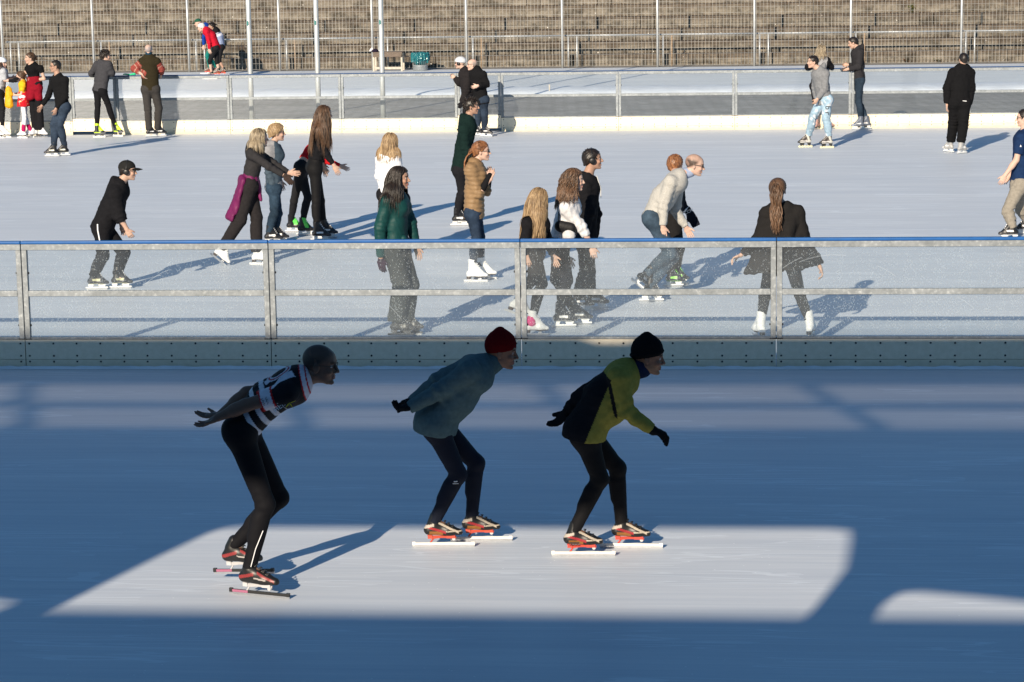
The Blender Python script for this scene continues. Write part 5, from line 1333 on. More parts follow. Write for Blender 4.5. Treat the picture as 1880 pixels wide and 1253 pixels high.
def ex33(s, root):
    beanie(s, root, (0.12, 0.004, 0.006), cuff=False, tall=0.015)
    for nm in 'LR': make_glove(s, root, nm, (0.012, 0.012, 0.014), 0.004)
    blob(s, root, 'neck_collar', [(s.N - s.T * .07, hp(s, -.035, 0, -.075), 0.090, 0.070)], (0.07, 0.12, 0.13), wr=0.003, mat=M_KNIT)
    c = s.KR + (s.AR - s.KR) * 0.10 + T3 * 0.068
    mb = MB(); mb.tube([c - R3 * 0.012, c, c + R3 * 0.012 + Z3 * 0.002], 0.004, 5); mb.tube([c - R3 * 0.02 - Z3 * .014, c + R3 * 0.02 - Z3 * .014], 0.0022, 4); mb.build('printed_emblem', M_WHITE, root, s.B)
P33 = person('man in a dark red beanie and grey-blue pullover, hands clasped behind him', hf=0.0042, h=0.0065,
    id='33', male=1, k=1.0, base=ZM(560, 1110), face=88, hface=84, hpitch=8, neck=ZL(1030, 430), pelvis=ZL(560, 1020), mid=ZL(740, 720), head=ZL(1205, 300), hk=1.0,
    shR=ZL(880, 490), shL=ZL(900, 440), elR=ZL(580, 700), wrR=ZL(310, 850), haR=ZL(210, 870), elL=ZL(560, 600, .05), wrL=ZL(330, 790, .02), haL=ZL(220, 810),
    knR=ZM(585, 490), knL=ZM(745, 390), ftR=ZM(430, 1130, 88), ftL=ZM(765, 1078, 88), palmR=(-.3, 1, .2), palmL=(-.3, -1, .2), curl=0.9,
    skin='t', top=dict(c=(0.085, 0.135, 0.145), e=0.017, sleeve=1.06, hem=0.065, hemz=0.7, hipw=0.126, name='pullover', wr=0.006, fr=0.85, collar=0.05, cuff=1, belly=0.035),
    bottom=dict(c=(0.010, 0.013, 0.024), e=0.002, mat=M_TIGHT, name='tights', wr=0.0015, len=1.0), skate='speed', skpaint=spd_paint2, lace=(0.03, 0.03, 0.03), bladec=(0.72, 0.70, 0.66), brkt=(0.5, 0.08, 0.05), extra=[ex33])

YLW = (0.25, 0.225, 0.05)
def yjack(s, P, C):
    C[:] = YLW
    q = P - s.P; a = (q @ s.T) / np.linalg.norm(s.N - s.P); f = q @ s.F
    back = (f < -0.045 - 0.10 * (a - 0.5)) & (a < 0.80)
    tor = np.ones(len(P), bool)
    C[back] = BLK
    C[(a > -0.3) & (a < 0.05) & (f < -0.06)] = BLK
    for nm in 'LR':
        S, E, Wp = [getattr(s, c + nm) for c in 'SEW']
        for A_, B_ in ((S, E), (E, Wp)):
            ab = B_ - A_; t = np.clip((P - A_) @ ab / (ab @ ab), 0, 1); w_ = P - A_ - t[:, None] * ab; d = np.linalg.norm(w_, axis=1)
            arm = (d < 0.085) & (t > 0.02) if A_ is S else (d < 0.08)
            und = (w_ @ (-s.F * .8 - Z3 * .5 + s.L * 0) > 0.040)
            if nm == 'R': C[arm & und & (t > 0.1)] = BLK; C[arm & ~und & (t > 0.35)] = YLW
            else: C[arm & (t > .3) & und] = BLK
    return C
def ex34(s, root):
    beanie(s, root, (0.008, 0.008, 0.009), cuff=True, tall=0.015)
    for nm in 'LR': make_glove(s, root, nm, (0.010, 0.010, 0.011), 0.006, cuff=0.07)
    blob(s, root, 'neck_gaiter', [(s.N - s.T * .02, hp(s, -.03, 0, -.080), 0.074, 0.068)], (0.012, 0.02, 0.05), wr=0.003)
    mb = MB(); 
    for nm, x in (('R', 1),):
        G = s.GR; f, l, u = s.FFR
    pos = s.GR + s.FFR[2] * (s.hb + 0.012) - s.FFR[0] * 0.045 + T3 * 0.044
    mb = MB(); f_, u_ = s.FFR[0], s.FFR[2]; q0 = pos + T3 * 0.001
    for i in range(6): mb.box(q0 + f_ * (0.0105 * i - 0.026), (f_, T3, nrm(u_ + f_ * .3)), (0.0032, 0.001, 0.0062 if i % 2 else 0.0048))
    for w_ in (-1, 1): mb.box(q0 + u_ * 0.0095 * w_, (f_, T3, u_), (0.036, 0.001, 0.0012))
    mb.build('boot_emblem', M_BLACKP, root, s.B)
P34 = person('man in a black beanie and yellow and black jacket, one gloved arm swung forward', hf=0.0042, h=0.0065,
    id='34', male=1, k=1.0, base=ZO(560, 1130), face=88, hface=86, hpitch=8, neck=ZN(900, 420), pelvis=ZN(470, 1060), mid=ZN(620, 700), head=ZN(1090, 300), hk=1.0,
    shR=ZN(800, 500), shL=ZN(800, 450), elR=ZN(870, 850), wrR=ZN(1140, 1040), haR=ZN(1270, 1080), elL=ZN(420, 700, .06), wrL=ZN(270, 860, .0), haL=ZN(180, 960),
    knR=ZO(610, 450), knL=ZO(770, 350), ftR=ZO(430, 1160, 87), ftL=ZO(870, 1085, 84), palmR=(.2, -1, .1), palmL=(-.3, .4, .2), curlR=1.15, curlL=0.45, thumbL=-1,
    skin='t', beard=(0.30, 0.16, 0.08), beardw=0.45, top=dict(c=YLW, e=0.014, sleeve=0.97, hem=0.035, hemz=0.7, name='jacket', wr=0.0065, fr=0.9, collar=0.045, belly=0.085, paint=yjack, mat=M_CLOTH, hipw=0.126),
    bottom=dict(c=(0.008, 0.008, 0.009), e=0.002, mat=M_TIGHT, name='tights', wr=0.0015, len=1.0), skate='speed', skpaint=spd_paint2, lace=(0.02, 0.02, 0.02), bladec=(0.78, 0.76, 0.70), brkt=(0.55, 0.07, 0.05), extra=[ex34])

# ============ behind the near barrier
def ex18(s, root):
    cap(s, root, (0.02, 0.02, 0.02)); headphones(s, root); glasses(s, root, lens=False)
    mb = MB(); S, E = s.SR, s.ER; d = nrm(E - S); out_ = nrm(T3 * 0.9 + R3 * 0.35); out_ = nrm(out_ - d * (out_ @ d)); sd = np.cross(d, out_); r = random.Random(4)
    for q in range(26):
        c = S + d * (0.03 + 0.25 * q / 26) + out_ * (0.069 - 0.004 * q / 26) + sd * r.uniform(-.02, .02)
        mb.box(c, (nrm(d + sd * r.uniform(-1, 1)), nrm(sd + d * r.uniform(-1, 1)), out_), (r.uniform(.004, .012), r.uniform(.002, .004), .0015))
    mb.build('sleeve_print', M_WHITE, root, s.B)
    mb = MB(); h = s.HR; out2 = nrm(T3 - s.F * 0.3); mb.tube([h + T3 * 0.115 + Z3 * 0.07 - s.F * .03, h + T3 * 0.122 - s.F * .03, h + (s.KR - h) * 0.5 + T3 * 0.094 - s.F * .01], 0.010, 5); mb.build('side_stripe', M_WHITE, root, s.B)
    blob(s, root, 'undershirt', [(s.P - s.T * .07 + s.F * .01, s.P + s.T * 0.05, 0.123, 0.11, (s.L, 0.72))], (0.7, 0.7, 0.72), wr=0.004, planes=[(s.P - s.T * 0.075, -s.T)])
person('boy in a black cap, headphones and black hoodie skating bent forward', id='18', male=1, k=0.97, base=ZE(320, 1150), face=92, hface=88, hpitch=4,
    neck=ZE(410, 290), pelvis=ZE(262, 660), head=ZE(468, 195), shR=ZE(360, 385), elR=ZE(395, 560), wrR=ZE(462, 680), haR=ZE(490, 730), elL=ZE(390, 540), wrL=ZE(420, 650),
    knR=ZE(265, 900), knL=ZE(440, 870), ftR=ZE(215, 1172, 92), ftL=ZE(410, 1165, 92), curl=0.9, hair=H_('dark', st='short', e=0.004, n=60, len=.02),
    top=dict(c=BLK, e=0.030, sleeve=0.72, hem=0.05, hood=1, name='hoodie', aloose=0.012, flare=0.01, wr=0.009, cuff=1), bottom=dict(c=BLK, e=0.018, name='trousers', wr=0.006), skate='hockey', skc2=(.5, .5, .3), extra=[ex18])

PUR = (0.14, 0.012, 0.075)
def tied(c, side=-1, ln=0.5, sway=-0.12, name='tied_jacket', mat=None, both=False, w=0.12):
    def f(s, root):
        p = s.P + s.T * 0.05 * s.k; k = s.k; b = p - s.F * 0.10 * k
        pr = [(p - s.T * .02, p + s.T * 0.03, 0.118 * k, 0.112 * k, (s.L, 0.70)), (b, b - Z3 * ln * k + s.F * sway * k, 0.05 * k, 0.035 * k, (s.L, 0.27)),
              (b - s.L * 0.05 * k, b - Z3 * ln * .8 * k + s.F * (sway * .6) * k - s.L * w * 0.5 * k, 0.04 * k, 0.03 * k, (s.L, 0.35))]
        kn = p + s.F * 0.10 * k
        pr += [(b + s.F * 0.05, b - Z3 * ln * 0.78 * k - s.F * 0.03, 0.045 * k, 0.06 * k, (s.L, 0.5)), (b + s.F * 0.03 - s.L * .06, b - Z3 * ln * 0.95 * k + s.F * sway * 1.25 * k, 0.04 * k, 0.045 * k, (s.L, 0.5))]
        for q in (-1, 1): pr.append((kn, kn - Z3 * ln * 0.42 * k + s.F * 0.03 + s.L * q * 0.05, 0.032 * k, 0.022 * k))
        blob(s, root, name, pr, c, mat or M_SHELL, wr=0.007, joints=[(b, nrm(s.F + s.L * .4), 0.25, 0.8), (b - Z3 * ln * .6, nrm(s.F), 0.25, 0.6)], fr=0.9)
    return f
def ex19(s, root):
    make_glove(s, root, 'R', (0.05, 0.035, 0.03), 0.003, cuff=0.02)
person('blonde woman in dark grey with a plum jacket tied round her waist', id='19', male=0, k=0.97, base=(478, 484), face=98, hface=110, neck=ZF(392, 355), pelvis=ZF(345, 620), head=ZF(420, 290),
    shR=ZF(360, 405), shL=ZF(400, 395), elR=ZF(480, 490, '+'), wrR=ZF(600, 560), haR=ZF(660, 630), elL=ZF(520, 470), wrL=ZF(630, 540), haL=ZF(700, 545), knR=ZF(280, 880), knL=ZF(395, 860), ftR=(401, 479, 70, 0.06, 35, 0, 0.1), ftL=(478, 486, 80),
    hair=H_('ash', st='long', len=0.20, n=230, r=0.012, curly=0.15), skate='figure', skc=(0.75, 0.75, 0.75), lace=(.8, .8, .8), skin='l', curl=0.2,
    top=dict(c=(0.032, 0.031, 0.033), e=0.012, sleeve=0.95, hem=0.0, hood=1, name='hooded_top', wr=0.006), bottom=dict(c=(0.022, 0.02, 0.021), e=0.014, flare=0.022, name='trousers', wr=0.007), extra=[tied(PUR, ln=0.55, sway=-0.16), ex19])
def p20(s, P, C):
    q = P - s.P; f = q @ s.F; a = (q @ s.T) / np.linalg.norm(s.N - s.P)
    C[:] = (0.27, 0.27, 0.28); C[(f > 0.0) & (a > 0.15)] = (0.05, 0.075, 0.10)
    for nm in 'LR':
        d = np.linalg.norm(P - s.__dict__['E' + nm], axis=1); C[(d < 0.2) & (((P - s.__dict__['S' + nm]) @ nrm(s.__dict__['E' + nm] - s.__dict__['S' + nm])) > 0.1)] = (0.06, 0.085, 0.11)
    return C
person('woman with short strawberry-blonde hair, grey hooded vest and blue jeans', id='20', male=0, k=0.95, base=(507, 447), face=102, hface=96, neck=ZF(515, 325), pelvis=ZF(520, 640), head=ZF(543, 250),
    shR=ZF(480, 380), elR=ZF(485, 530), wrR=ZF(520, 650), haR=ZF(540, 715), elL=ZF(550, 510), wrL=ZF(570, 600), knR=ZF(525, 830), knL=ZF(550, 830), ftR=(500, 448, 95), ftL=(512, 446, 95),
    hair=dict(st='short', c=(.22, .14, .07), c2=(.46, .32, .17), e=0.022, n=200, len=0.03, mess=0.04, lift=0.02, comb=0.0, r=.007), brow=(.3, .2, .1), skin='l', top=dict(c=(0.27, 0.27, 0.28), e=0.02, sleeve=0.9, hem=0.04, hood=1, name='hooded_vest', paint=p20, wr=0.008), bottom=dict(c=(0.028, 0.050, 0.078), e=0.008, mat=M_DENIM, name='jeans', fade=1, wr=0.005), skate='hockey',
    extra=[lambda s, r: glasses(s, r, lens=False)])
GREENL = (0.15, 0.85, 0.12)
person('girl in a cropped red top bending forward behind the tall long-haired girl', id='21', male=0, k=0.92, base=(553, 431), face=95, hface=100, neck=ZF(800, 360, -.15), pelvis=ZF(715, 510), head=ZF(855, 330, -.15),
    shR=ZF(785, 385, -.1), elR=ZF(870, 430, -.2), wrR=ZF(885, 500, -.05), haR=ZF(890, 540), elL=ZF(915, 460), wrL=ZF(1000, 488), haL=ZF(1060, 520), knR=ZF(665, 740), knL=ZF(765, 720), ftR=ZF(665, 966, 92), ftL=ZF(745, 990, 92),
    hair=H_('brown', st='long', len=0.46, n=240, r=0.011, tip=1.8, curly=.3, wind=-0.25), skate='hockey', lace=GREENL, skpaint=lambda P, a, c, b, C: np.where(((np.abs(a - 0.05 + 0.3 * c) < 0.03) & (c > 0.05))[:, None], np.array([GREENL]), C * 1.0), skc2=(.8, .8, .8), skin='l', curl=0.15,
    top=dict(c=(0.50, 0.015, 0.02), e=0.008, sleeve=0.95, hem=-0.14, name='cropped_top', wr=0.005), bottom=dict(c=(0.016, 0.016, 0.018), e=0.003, mat=M_TIGHT, name='leggings', wr=0.002))
person('tall girl all in black with very long brown hair, standing nearest the shadow', id='22', male=0, k=1.0, base=ZF(870, 1020), face=100, hface=118, neck=ZF(858, 205), pelvis=ZF(812, 500), head=ZF(885, 118),
    shR=ZF(835, 235), shL=ZF(880, 235), elR=ZF(890, 390), wrR=ZF(955, 490), haR=ZF(995, 570), elL=ZF(860, 400), wrL=ZF(868, 480), haL=ZF(890, 530), knR=ZF(825, 740), knL=ZF(855, 740), ftR=ZF(855, 1030, 88), ftL=ZF(905, 1010, 85),
    hair=H_('brown', st='long', len=0.56, n=330, r=0.010, tip=1.7, curly=.28, wind=0.02), skate='hockey', lace=(.75, .75, .75), skc2=(.8, .8, .8), skin='l', curl=0.35,
    top=dict(c=BLK, e=0.012, sleeve=0.92, hem=-0.12, name='cropped_sweater', wr=0.006), bottom=dict(c=(0.010, 0.010, 0.011), e=0.004, mat=M_TIGHT, name='leggings', wr=0.002, rise=0.2))
person('blonde in a white hoodie seen from behind, beyond the green-jacketed woman', id='23', male=0, k=0.95, base=(720, 474), face=150, hface=140, neck=ZG(200, 165), pelvis=ZG(205, 395), head=ZG(212, 100),
    shL=ZG(155, 205), shR=ZG(238, 200), elL=ZG(145, 290), wrL=ZG(165, 360), elR=ZG(265, 290), wrR=ZG(285, 360), haR=ZG(295, 400), knL=ZG(200, 560), knR=ZG(230, 560), ftL=(716, 474, 150), ftR=(728, 472, 140),
    hair=H_('blond', st='long', len=0.24, n=240, r=0.012, curly=.2, wind=-0.1), skate='figure', skc=(.75, .75, .75), skin='l', top=dict(c=(0.72, 0.73, 0.76), e=0.02, sleeve=0.95, hem=0.1, hood=1, name='hoodie', wr=0.009), bottom=dict(c=BLK, e=0.004, name='leggings', mat=M_TIGHT))
TEAL = (0.006, 0.050, 0.048)
def ex24(s, root):
    make_glove(s, root, 'R', (0.04, 0.02, 0.035), 0.003, cuff=0.0)
    pk = [(s.P + s.T * 0.10 + s.F * 0.10 - s.L * 0.08, s.P + s.T * 0.02 + s.F * 0.11 - s.L * 0.08, 0.035, 0.035)]
    blob(s, root, 'jacket_pocket', pk, TEAL, M_SHELL, wr=0.004)
person('smiling dark-haired woman in a bottle-green jacket and baggy grey trousers', id='24', male=0, k=1.0, base=ZG(290, 1205), face=75, hface=78, neck=ZG(238, 385), pelvis=ZG(245, 700), head=ZG(262, 305),
    shR=ZG(190, 440), shL=ZG(275, 430), elR=ZG(150, 590), wrR=ZG(155, 770), haR=ZG(162, 830), elL=ZG(325, 560), wrL=ZG(358, 700), haL=ZG(378, 770), knR=ZG(275, 930), knL=ZG(320, 920), ftR=ZG(270, 1215, 88), ftL=ZG(320, 1205, 85),
    hair=H_('dark', st='long', len=0.40, n=300, r=0.011, curly=.3, wind=-0.12), brow=(.03, .02, .015), skin='m', curl=0.4, skate='hockey', skc=(0.03, 0.03, 0.03), skc2=(.05, .05, .05), holder=(.1, .1, .1),
    top=dict(c=TEAL, e=0.020, sleeve=0.97, hem=0.12, name='jacket', mat=M_SHELL, wr=0.0045, fr=1.6, wf=.3, collar=0.05, hood=1, flare=0.01, aloose=.008), bottom=dict(c=(0.055, 0.060, 0.060), e=0.028, flare=0.03, name='baggy_trousers', wr=0.010), extra=[ex24])
def ex25(s, root):
    glasses(s, root)
    for nm in 'LR': blob(s, root, 'arm_warmer', [(s.__dict__['W' + nm] - nrm(s.__dict__['W' + nm] - s.__dict__['E' + nm]) * 0.14, s.__dict__['W' + nm] + s.__dict__['HD' + nm] * 0.05, 0.042, 0.032)], BLK, M_KNIT, wr=0.003)
person('red-haired woman with a ponytail in a tan puffer jacket and white skates', id='25', male=0, k=0.98, base=ZG(725, 895), face=82, hface=84, neck=ZG(695, 215), pelvis=ZG(690, 500), head=ZG(733, 150),
    shR=ZG(670, 262), shL=ZG(720, 260), elR=ZG(715, 395), wrR=ZG(785, 310), haR=ZG(770, 225), elL=ZG(760, 380), wrL=ZG(790, 290), haL=ZG(765, 215), knR=ZG(705, 640), knL=ZG(725, 640), ftR=ZG(700, 900, 84), ftL=ZG(752, 885, 84), curl=1.0,
    hair=H_('auburn', st='pony', len=0.28, n=260, r=0.009, curly=.6, tie=(-0.105, 0, 0.02)), brow=(.2, .1, .05), skin='p', skate='figure', skc=(.8, .8, .8), lace=(.8, .8, .8),
    top=dict(c=(0.26, 0.165, 0.085), e=0.024, sleeve=0.62, hem=0.07, name='puffer_jacket', mat=M_SHELL, puff=1, collar=0.03, wr=0.004), bottom=dict(c=(0.022, 0.036, 0.062), e=0.003, mat=M_DENIM, name='skinny_jeans', fade=1, wr=0.004), extra=[ex25])
person('blonde girl in a black top passing behind the barrier post, pink cuff on her boot', id='26', male=0, k=0.94, base=ZH(185, 1170), face=100, hface=140, neck=ZH(178, 430), pelvis=ZH(170, 660), head=ZH(198, 352),
    shR=ZH(130, 500), shL=ZH(225, 500), elR=ZH(105, 620), wrR=ZH(125, 690), haR=ZH(135, 740), elL=ZH(250, 610), wrL=ZH(280, 690), knR=ZH(160, 830), knL=ZH(215, 860), ftR=ZH(60, 1050, 80, 0.12, 20, 0, .0), ftL=ZH(175, 1175, 90),
    hair=H_('blond', st='long', len=0.42, n=300, r=0.011, curly=.15, wind=-0.18, tip=1.1), skin='l', skate='figure', skc=(.6, .6, .6), top=dict(c=BLK, e=0.016, sleeve=0.95, hem=0.06, name='sweater'), bottom=dict(c=BLK, e=0.004, mat=M_TIGHT, name='leggings'),
    extra=[lambda s, r: blob(s, r, 'leg_warmer', [(s.AL + Z3 * .0, s.AL + nrm(s.KL - s.AL) * 0.06, 0.056, 0.05)], (0.5, 0.03, 0.16), M_KNIT)])
def ex27(s, root):
    c = s.P + s.T * 0.20 - s.L * 0.17 * s.k + s.F * 0.02
    o = blob(s, root, 'crossbody_bag', [(c - s.F * .05, c + s.F * .06, 0.062, 0.062, (s.L, 1.5))], (0.008, 0.008, 0.009), M_SHELL, wr=0.003, joints=[])
    mb = MB(); mb.tube([s.N - s.L * 0.02 - s.F * .02, s.chest - s.F * 0.105 - s.L * .05, c - s.F * .08 + s.T * .05], 0.008, 5, 0, BLK); mb.tube([s.N + s.L * 0.07 + s.F * .05, s.chest + s.F * 0.13, c + s.F * .08 + s.T * .05], 0.008, 5, 0, BLK); mb.build('strap', M_PLAIN, o, s.B, usecol=True)
    mb = MB(); cc = c - Z3 * 0.075 + s.F * 0.04; mb.tube([cc + s.L * 0.04, cc - s.L * .01, cc - s.L * 0.05], [0.05, 0.07, 0.055], 14, 0, (.55, .55, .56)); mb.build('hanging_cap', M_CLOTH, root, s.B, usecol=True, smooth=True)
person('curly brown-haired woman in a white sweatshirt with a round black shoulder bag', id='27', male=0, k=0.99, base=ZH(370, 1125), face=85, hface=88, neck=ZH(385, 330), pelvis=ZH(325, 620), head=ZH(408, 235),
    shR=ZH(360, 405), shL=ZH(405, 395), elR=ZH(455, 520), wrR=ZH(520, 640), haR=ZH(528, 700), elL=ZH(340, 560), wrL=ZH(365, 700), haL=ZH(395, 755), knR=ZH(365, 840), knL=ZH(300, 830), ftR=ZH(345, 1125, 90), ftL=ZH(440, 1110, 90), curl=0.6,
    hair=H_('brown', st='long', len=0.34, n=320, r=0.013, curly=1.1, wind=-0.2, tip=2.0), skin='p', skate='hockey', holder=(.85, .85, .85), top=dict(c=(0.62, 0.62, 0.64), e=0.020, sleeve=0.72, hem=0.02, name='sweatshirt', wr=0.009), bottom=dict(c=(0.014, 0.014, 0.018), e=0.008, name='trousers', wr=0.005), extra=[ex27])
def ex28(s, root):
    headphones(s, root); mb = MB()
    for q in (-.3, .6): mb.tube([s.N + s.F * 0.10 - s.L * 0.05 * q, s.chest + s.F * 0.135 - s.L * 0.08 * q, s.chest + s.F * 0.14 - s.T * 0.1 - s.L * 0.09 * q], 0.005, 5, 0, (.6, .6, .58))
    mb.build('drawstring', M_PLAIN, root, s.B, usecol=True)
person('young man with black headphones and a black hoodie, beside the curly-haired woman', id='28', male=1, k=1.0, base=ZH(500, 1030), face=88, hface=90, hpitch=-4, neck=ZH(490, 205), pelvis=ZH(478, 590), head=ZH(520, 108), nose=1.15,
    shR=ZH(470, 285), elR=ZH(500, 430), wrR=ZH(470, 560), shL=ZH(500, 280), elL=ZH(540, 440, -.05), wrL=ZH(530, 600), haL=ZH(525, 680), haR=ZH(480, 610), knR=ZH(480, 800), knL=ZH(500, 790), ftR=ZH(450, 1030, 90), ftL=ZH(540, 1015, 88), curl=0.5,
    hair=H_('dark', st='short', e=0.009, n=150, len=0.026, lift=0.25, comb=.5, mess=.12), skin='m', skate='hockey', top=dict(c=BLK, e=0.020, sleeve=0.95, hem=0.06, hood=1, name='hoodie', wr=0.008), bottom=dict(c=(0.018, 0.018, 0.024), e=0.014, name='trousers', wr=0.006), extra=[ex28])
def ex29(s, root):
    glasses(s, root, name='sunglasses'); blob(s, root, 'shirt_collar', [(s.N - s.T * .01, hp(s, -.035, 0, -.085), 0.068, 0.060)], (0.30, 0.36, 0.50), wr=0.002)
person('balding man in sunglasses and a pale grey sweater, bent forward over the ice', id='29', male=1, k=1.03, base=ZI(180, 960), face=88, hface=84, hpitch=10, neck=ZI(370, 195), pelvis=ZI(195, 460), mid=ZI(255, 330), head=ZI(447, 142), hk=1.02, arch=0.03,
    shR=ZI(300, 245), shL=ZI(350, 240), elR=ZI(255, 390), wrR=ZI(255, 515), haR=ZI(260, 575), elL=ZI(330, 420), wrL=ZI(395, 520), haL=ZI(415, 560), knR=ZI(300, 680), knL=ZI(315, 700), ftR=ZI(115, 885, 85, 0.10, 40, 0, .1), ftL=ZI(185, 970, 90), curl=0.5,
    hair=None, shaved=(0.05, 0.035, 0.028), topw=0.35, shw=0.95, skin='p', skate='hockey', skc2=(.6, .6, .6), holder=(.85, .85, .85),
    top=dict(c=(0.46, 0.45, 0.42), e=0.016, sleeve=0.97, hem=0.03, name='sweater', mat=M_KNIT, wr=0.007, cuff=1, belly=.02), bottom=dict(c=(0.045, 0.072, 0.105), e=0.014, mat=M_DENIM, name='jeans', fade=1, wr=0.006), extra=[ex29])
def ex30(s, root):
    make_glove(s, root, 'L', (0.010, 0.012, 0.02), mit=True, cuff=0.09, name='hockey_glove', white=True)
    text_on(s.B, root, 'CCM', s.WL - nrm(s.WL - s.EL) * 0.035 + T3 * 0.055 + Z3 * 0.01, R3 + Z3 * 0.45, Z3, 0.05, M_WHITE)
person('red-haired child with a black hockey glove, mostly hidden by the bent balding man', id='30', male=1, k=0.86, base=ZI(345, 870), face=88, hface=150, neck=ZI(330, 205, -.35), pelvis=ZI(320, 480, -.3), head=ZI(330, 140, -.35),
    shR=ZI(330, 250, -.3), shL=ZI(350, 250, -.35), elL=ZI(368, 380), wrL=ZI(420, 440), haL=ZI(445, 490), elR=ZI(300, 380), wrR=ZI(310, 450), knR=ZI(330, 640), knL=ZI(350, 650), ftR=ZI(320, 880, 88), ftL=ZI(350, 868, 88),
    hair=H_('auburn', st='short', e=0.016, n=170, len=0.04, mess=.08, lift=.1), skin='p', skate='hockey', lace=(.3, .9, .1), skc2=(.3, .8, .1), top=dict(c=(0.012, 0.015, 0.022), e=0.02, sleeve=0.98, hem=0.1, name='jacket'), bottom=dict(c=(0.015, 0.014, 0.014), e=0.02, name='trousers'), extra=[ex30])
def ex31(s, root):
    k = s.k; n = s.N; c = (0.020, 0.019, 0.019); F_ = s.F; L_ = s.L
    low = s.P - Z3 * 0.14
    pr = [(n - Z3 * 0.06, s.P, 0.10, 0.17, (L_, 0.62)), (s.P + Z3 * .04, low - Z3 * .16, 0.17, 0.25, (L_, 0.55)), (s.P + L_ * -.1, low - L_ * .34 + Z3 * .12, 0.12, 0.05), (s.SL, s.EL, 0.065, 0.062), (s.SR, s.ER, 0.065, 0.062),
          (s.EL, s.WL - nrm(s.WL - s.EL) * 0.06, 0.062, 0.05), (s.ER, s.WR, 0.062, 0.05), (s.EL, low + (s.EL - s.P) * .5, 0.06, 0.06), (s.ER, low + (s.ER - s.P) * .6, 0.06, 0.06)]
    blob(s, root, 'cape', pr, c, M_KNIT, wr=0.020, fr=0.5, base=0.9, joints=[(s.P, s.L, 0.35, 0.9)], planes=[(low + Z3 * 0.02, nrm(-Z3 + R3 * 0.14))])
person('woman in a flared dark knitted cape with a long brown ponytail, seen from behind', id='31', male=0, k=0.99, base=ZI(1000, 1180), face=175, hface=165, neck=ZI(965, 385), pelvis=ZI(975, 700), head=ZI(950, 295),
    shL=ZI(880, 440), shR=ZI(1070, 430), elL=ZI(835, 600), wrL=ZI(725, 690), haL=ZI(670, 710), elR=ZI(1115, 620), wrR=ZI(1205, 760), haR=ZI(1220, 800), knL=ZI(870, 930), knR=ZI(1080, 920), ftL=ZI(835, 1185, 200), ftR=ZI(1150, 1180, 160), curl=1.0,
    hair=H_('brown', st='pony', len=0.46, n=300, r=0.012, curly=.6, tie=(-0.085, 0, 0.07), tip=2.2, windt=.1), skin='l', skate='figure', skc=(.8, .8, .8), top=dict(c=(0.02, 0.019, 0.019), e=0.02, sleeve=0.95, hem=0.1, name='sweater', mat=M_KNIT), bottom=dict(c=(0.016, 0.016, 0.018), e=0.003, mat=M_TIGHT, name='leggings'), extra=[ex31])
def ex17(s, root):
    glasses(s, root)
    c = s.SL + (s.EL - s.SL) * 0.35 + T3 * 0.07; mb = MB(); mb.add([c + Z3 * .02, c - R3 * .012 - Z3 * .01, c + R3 * .012 - Z3 * .01], [(0, 1, 2)]); mb.build('sleeve_emblem', M_WHITE, root, s.B)
    mb = MB(); r = random.Random(6)
    for q in range(9): cc = s.P + T3 * 0.135 - R3 * 0.03 + Z3 * (0.04 + 0.022 * q) + R3 * 0.006 * q; mb.box(cc, (nrm(R3 + Z3 * r.uniform(-.6, .6)), Z3, T3), (.008, .005, .001))
    mb.build('shirt_print', M_WHITE, root, s.B)
person('man in a navy T-shirt and khaki trousers entering at the right edge', id='17', male=1, k=1.0, base=ZQ(370, 1150), face=262, hface=252, neck=ZQ(455, 265), pelvis=ZQ(410, 700), head=ZQ(450, 165),
    shL=ZQ(425, 330), elL=ZQ(385, 510), wrL=ZQ(290, 640), haL=ZQ(255, 710), shR=ZQ(480, 320), elR=ZQ(420, 520), wrR=ZQ(330, 640), haR=ZQ(290, 690), knL=ZQ(310, 930), knR=ZQ(420, 920), ftL=ZQ(330, 1165, 265), ftR=ZQ(460, 1120, 265), curl=0.5,
    hair=H_('dark', st='short', e=0.006, n=140, len=0.025), skin='p', skate='hockey', skc2=(.8, .8, .8), lace=(.85, .85, .85), top=dict(c=(0.012, 0.03, 0.085), e=0.018, sleeve=0.36, hem=0.08, name='t_shirt', wr=0.008), bottom=dict(c=(0.27, 0.245, 0.205), e=0.018, name='khaki_trousers', wr=0.010), extra=[ex17])
person('young man in a dark green hoodie, partly hidden by the tan puffer jacket', id='12', male=1, k=0.98, base=(850, 415), face=92, hface=86, neck=ZC(1150, 1120), pelvis=ZG(610, 255), head=ZC(1178, 1020),
    shR=ZG(630, 25), elR=ZG(640, 130), wrR=ZG(665, 220), elL=ZG(660, 130), wrL=ZG(690, 200), knR=ZG(622, 385), knL=ZG(640, 385), ftR=ZG(608, 580, 92), ftL=ZG(650, 565, 92),
    hair=H_('dark', st='short', e=0.010, n=190, len=0.045, lift=0.7, mess=.4), skin='m', skate='hockey', top=dict(c=(0.008, 0.020, 0.018), e=0.022, sleeve=0.97, hem=0.05, hood=1, name='hoodie', wr=0.008), bottom=dict(c=(0.014, 0.014, 0.017), e=0.008, name='trousers'))

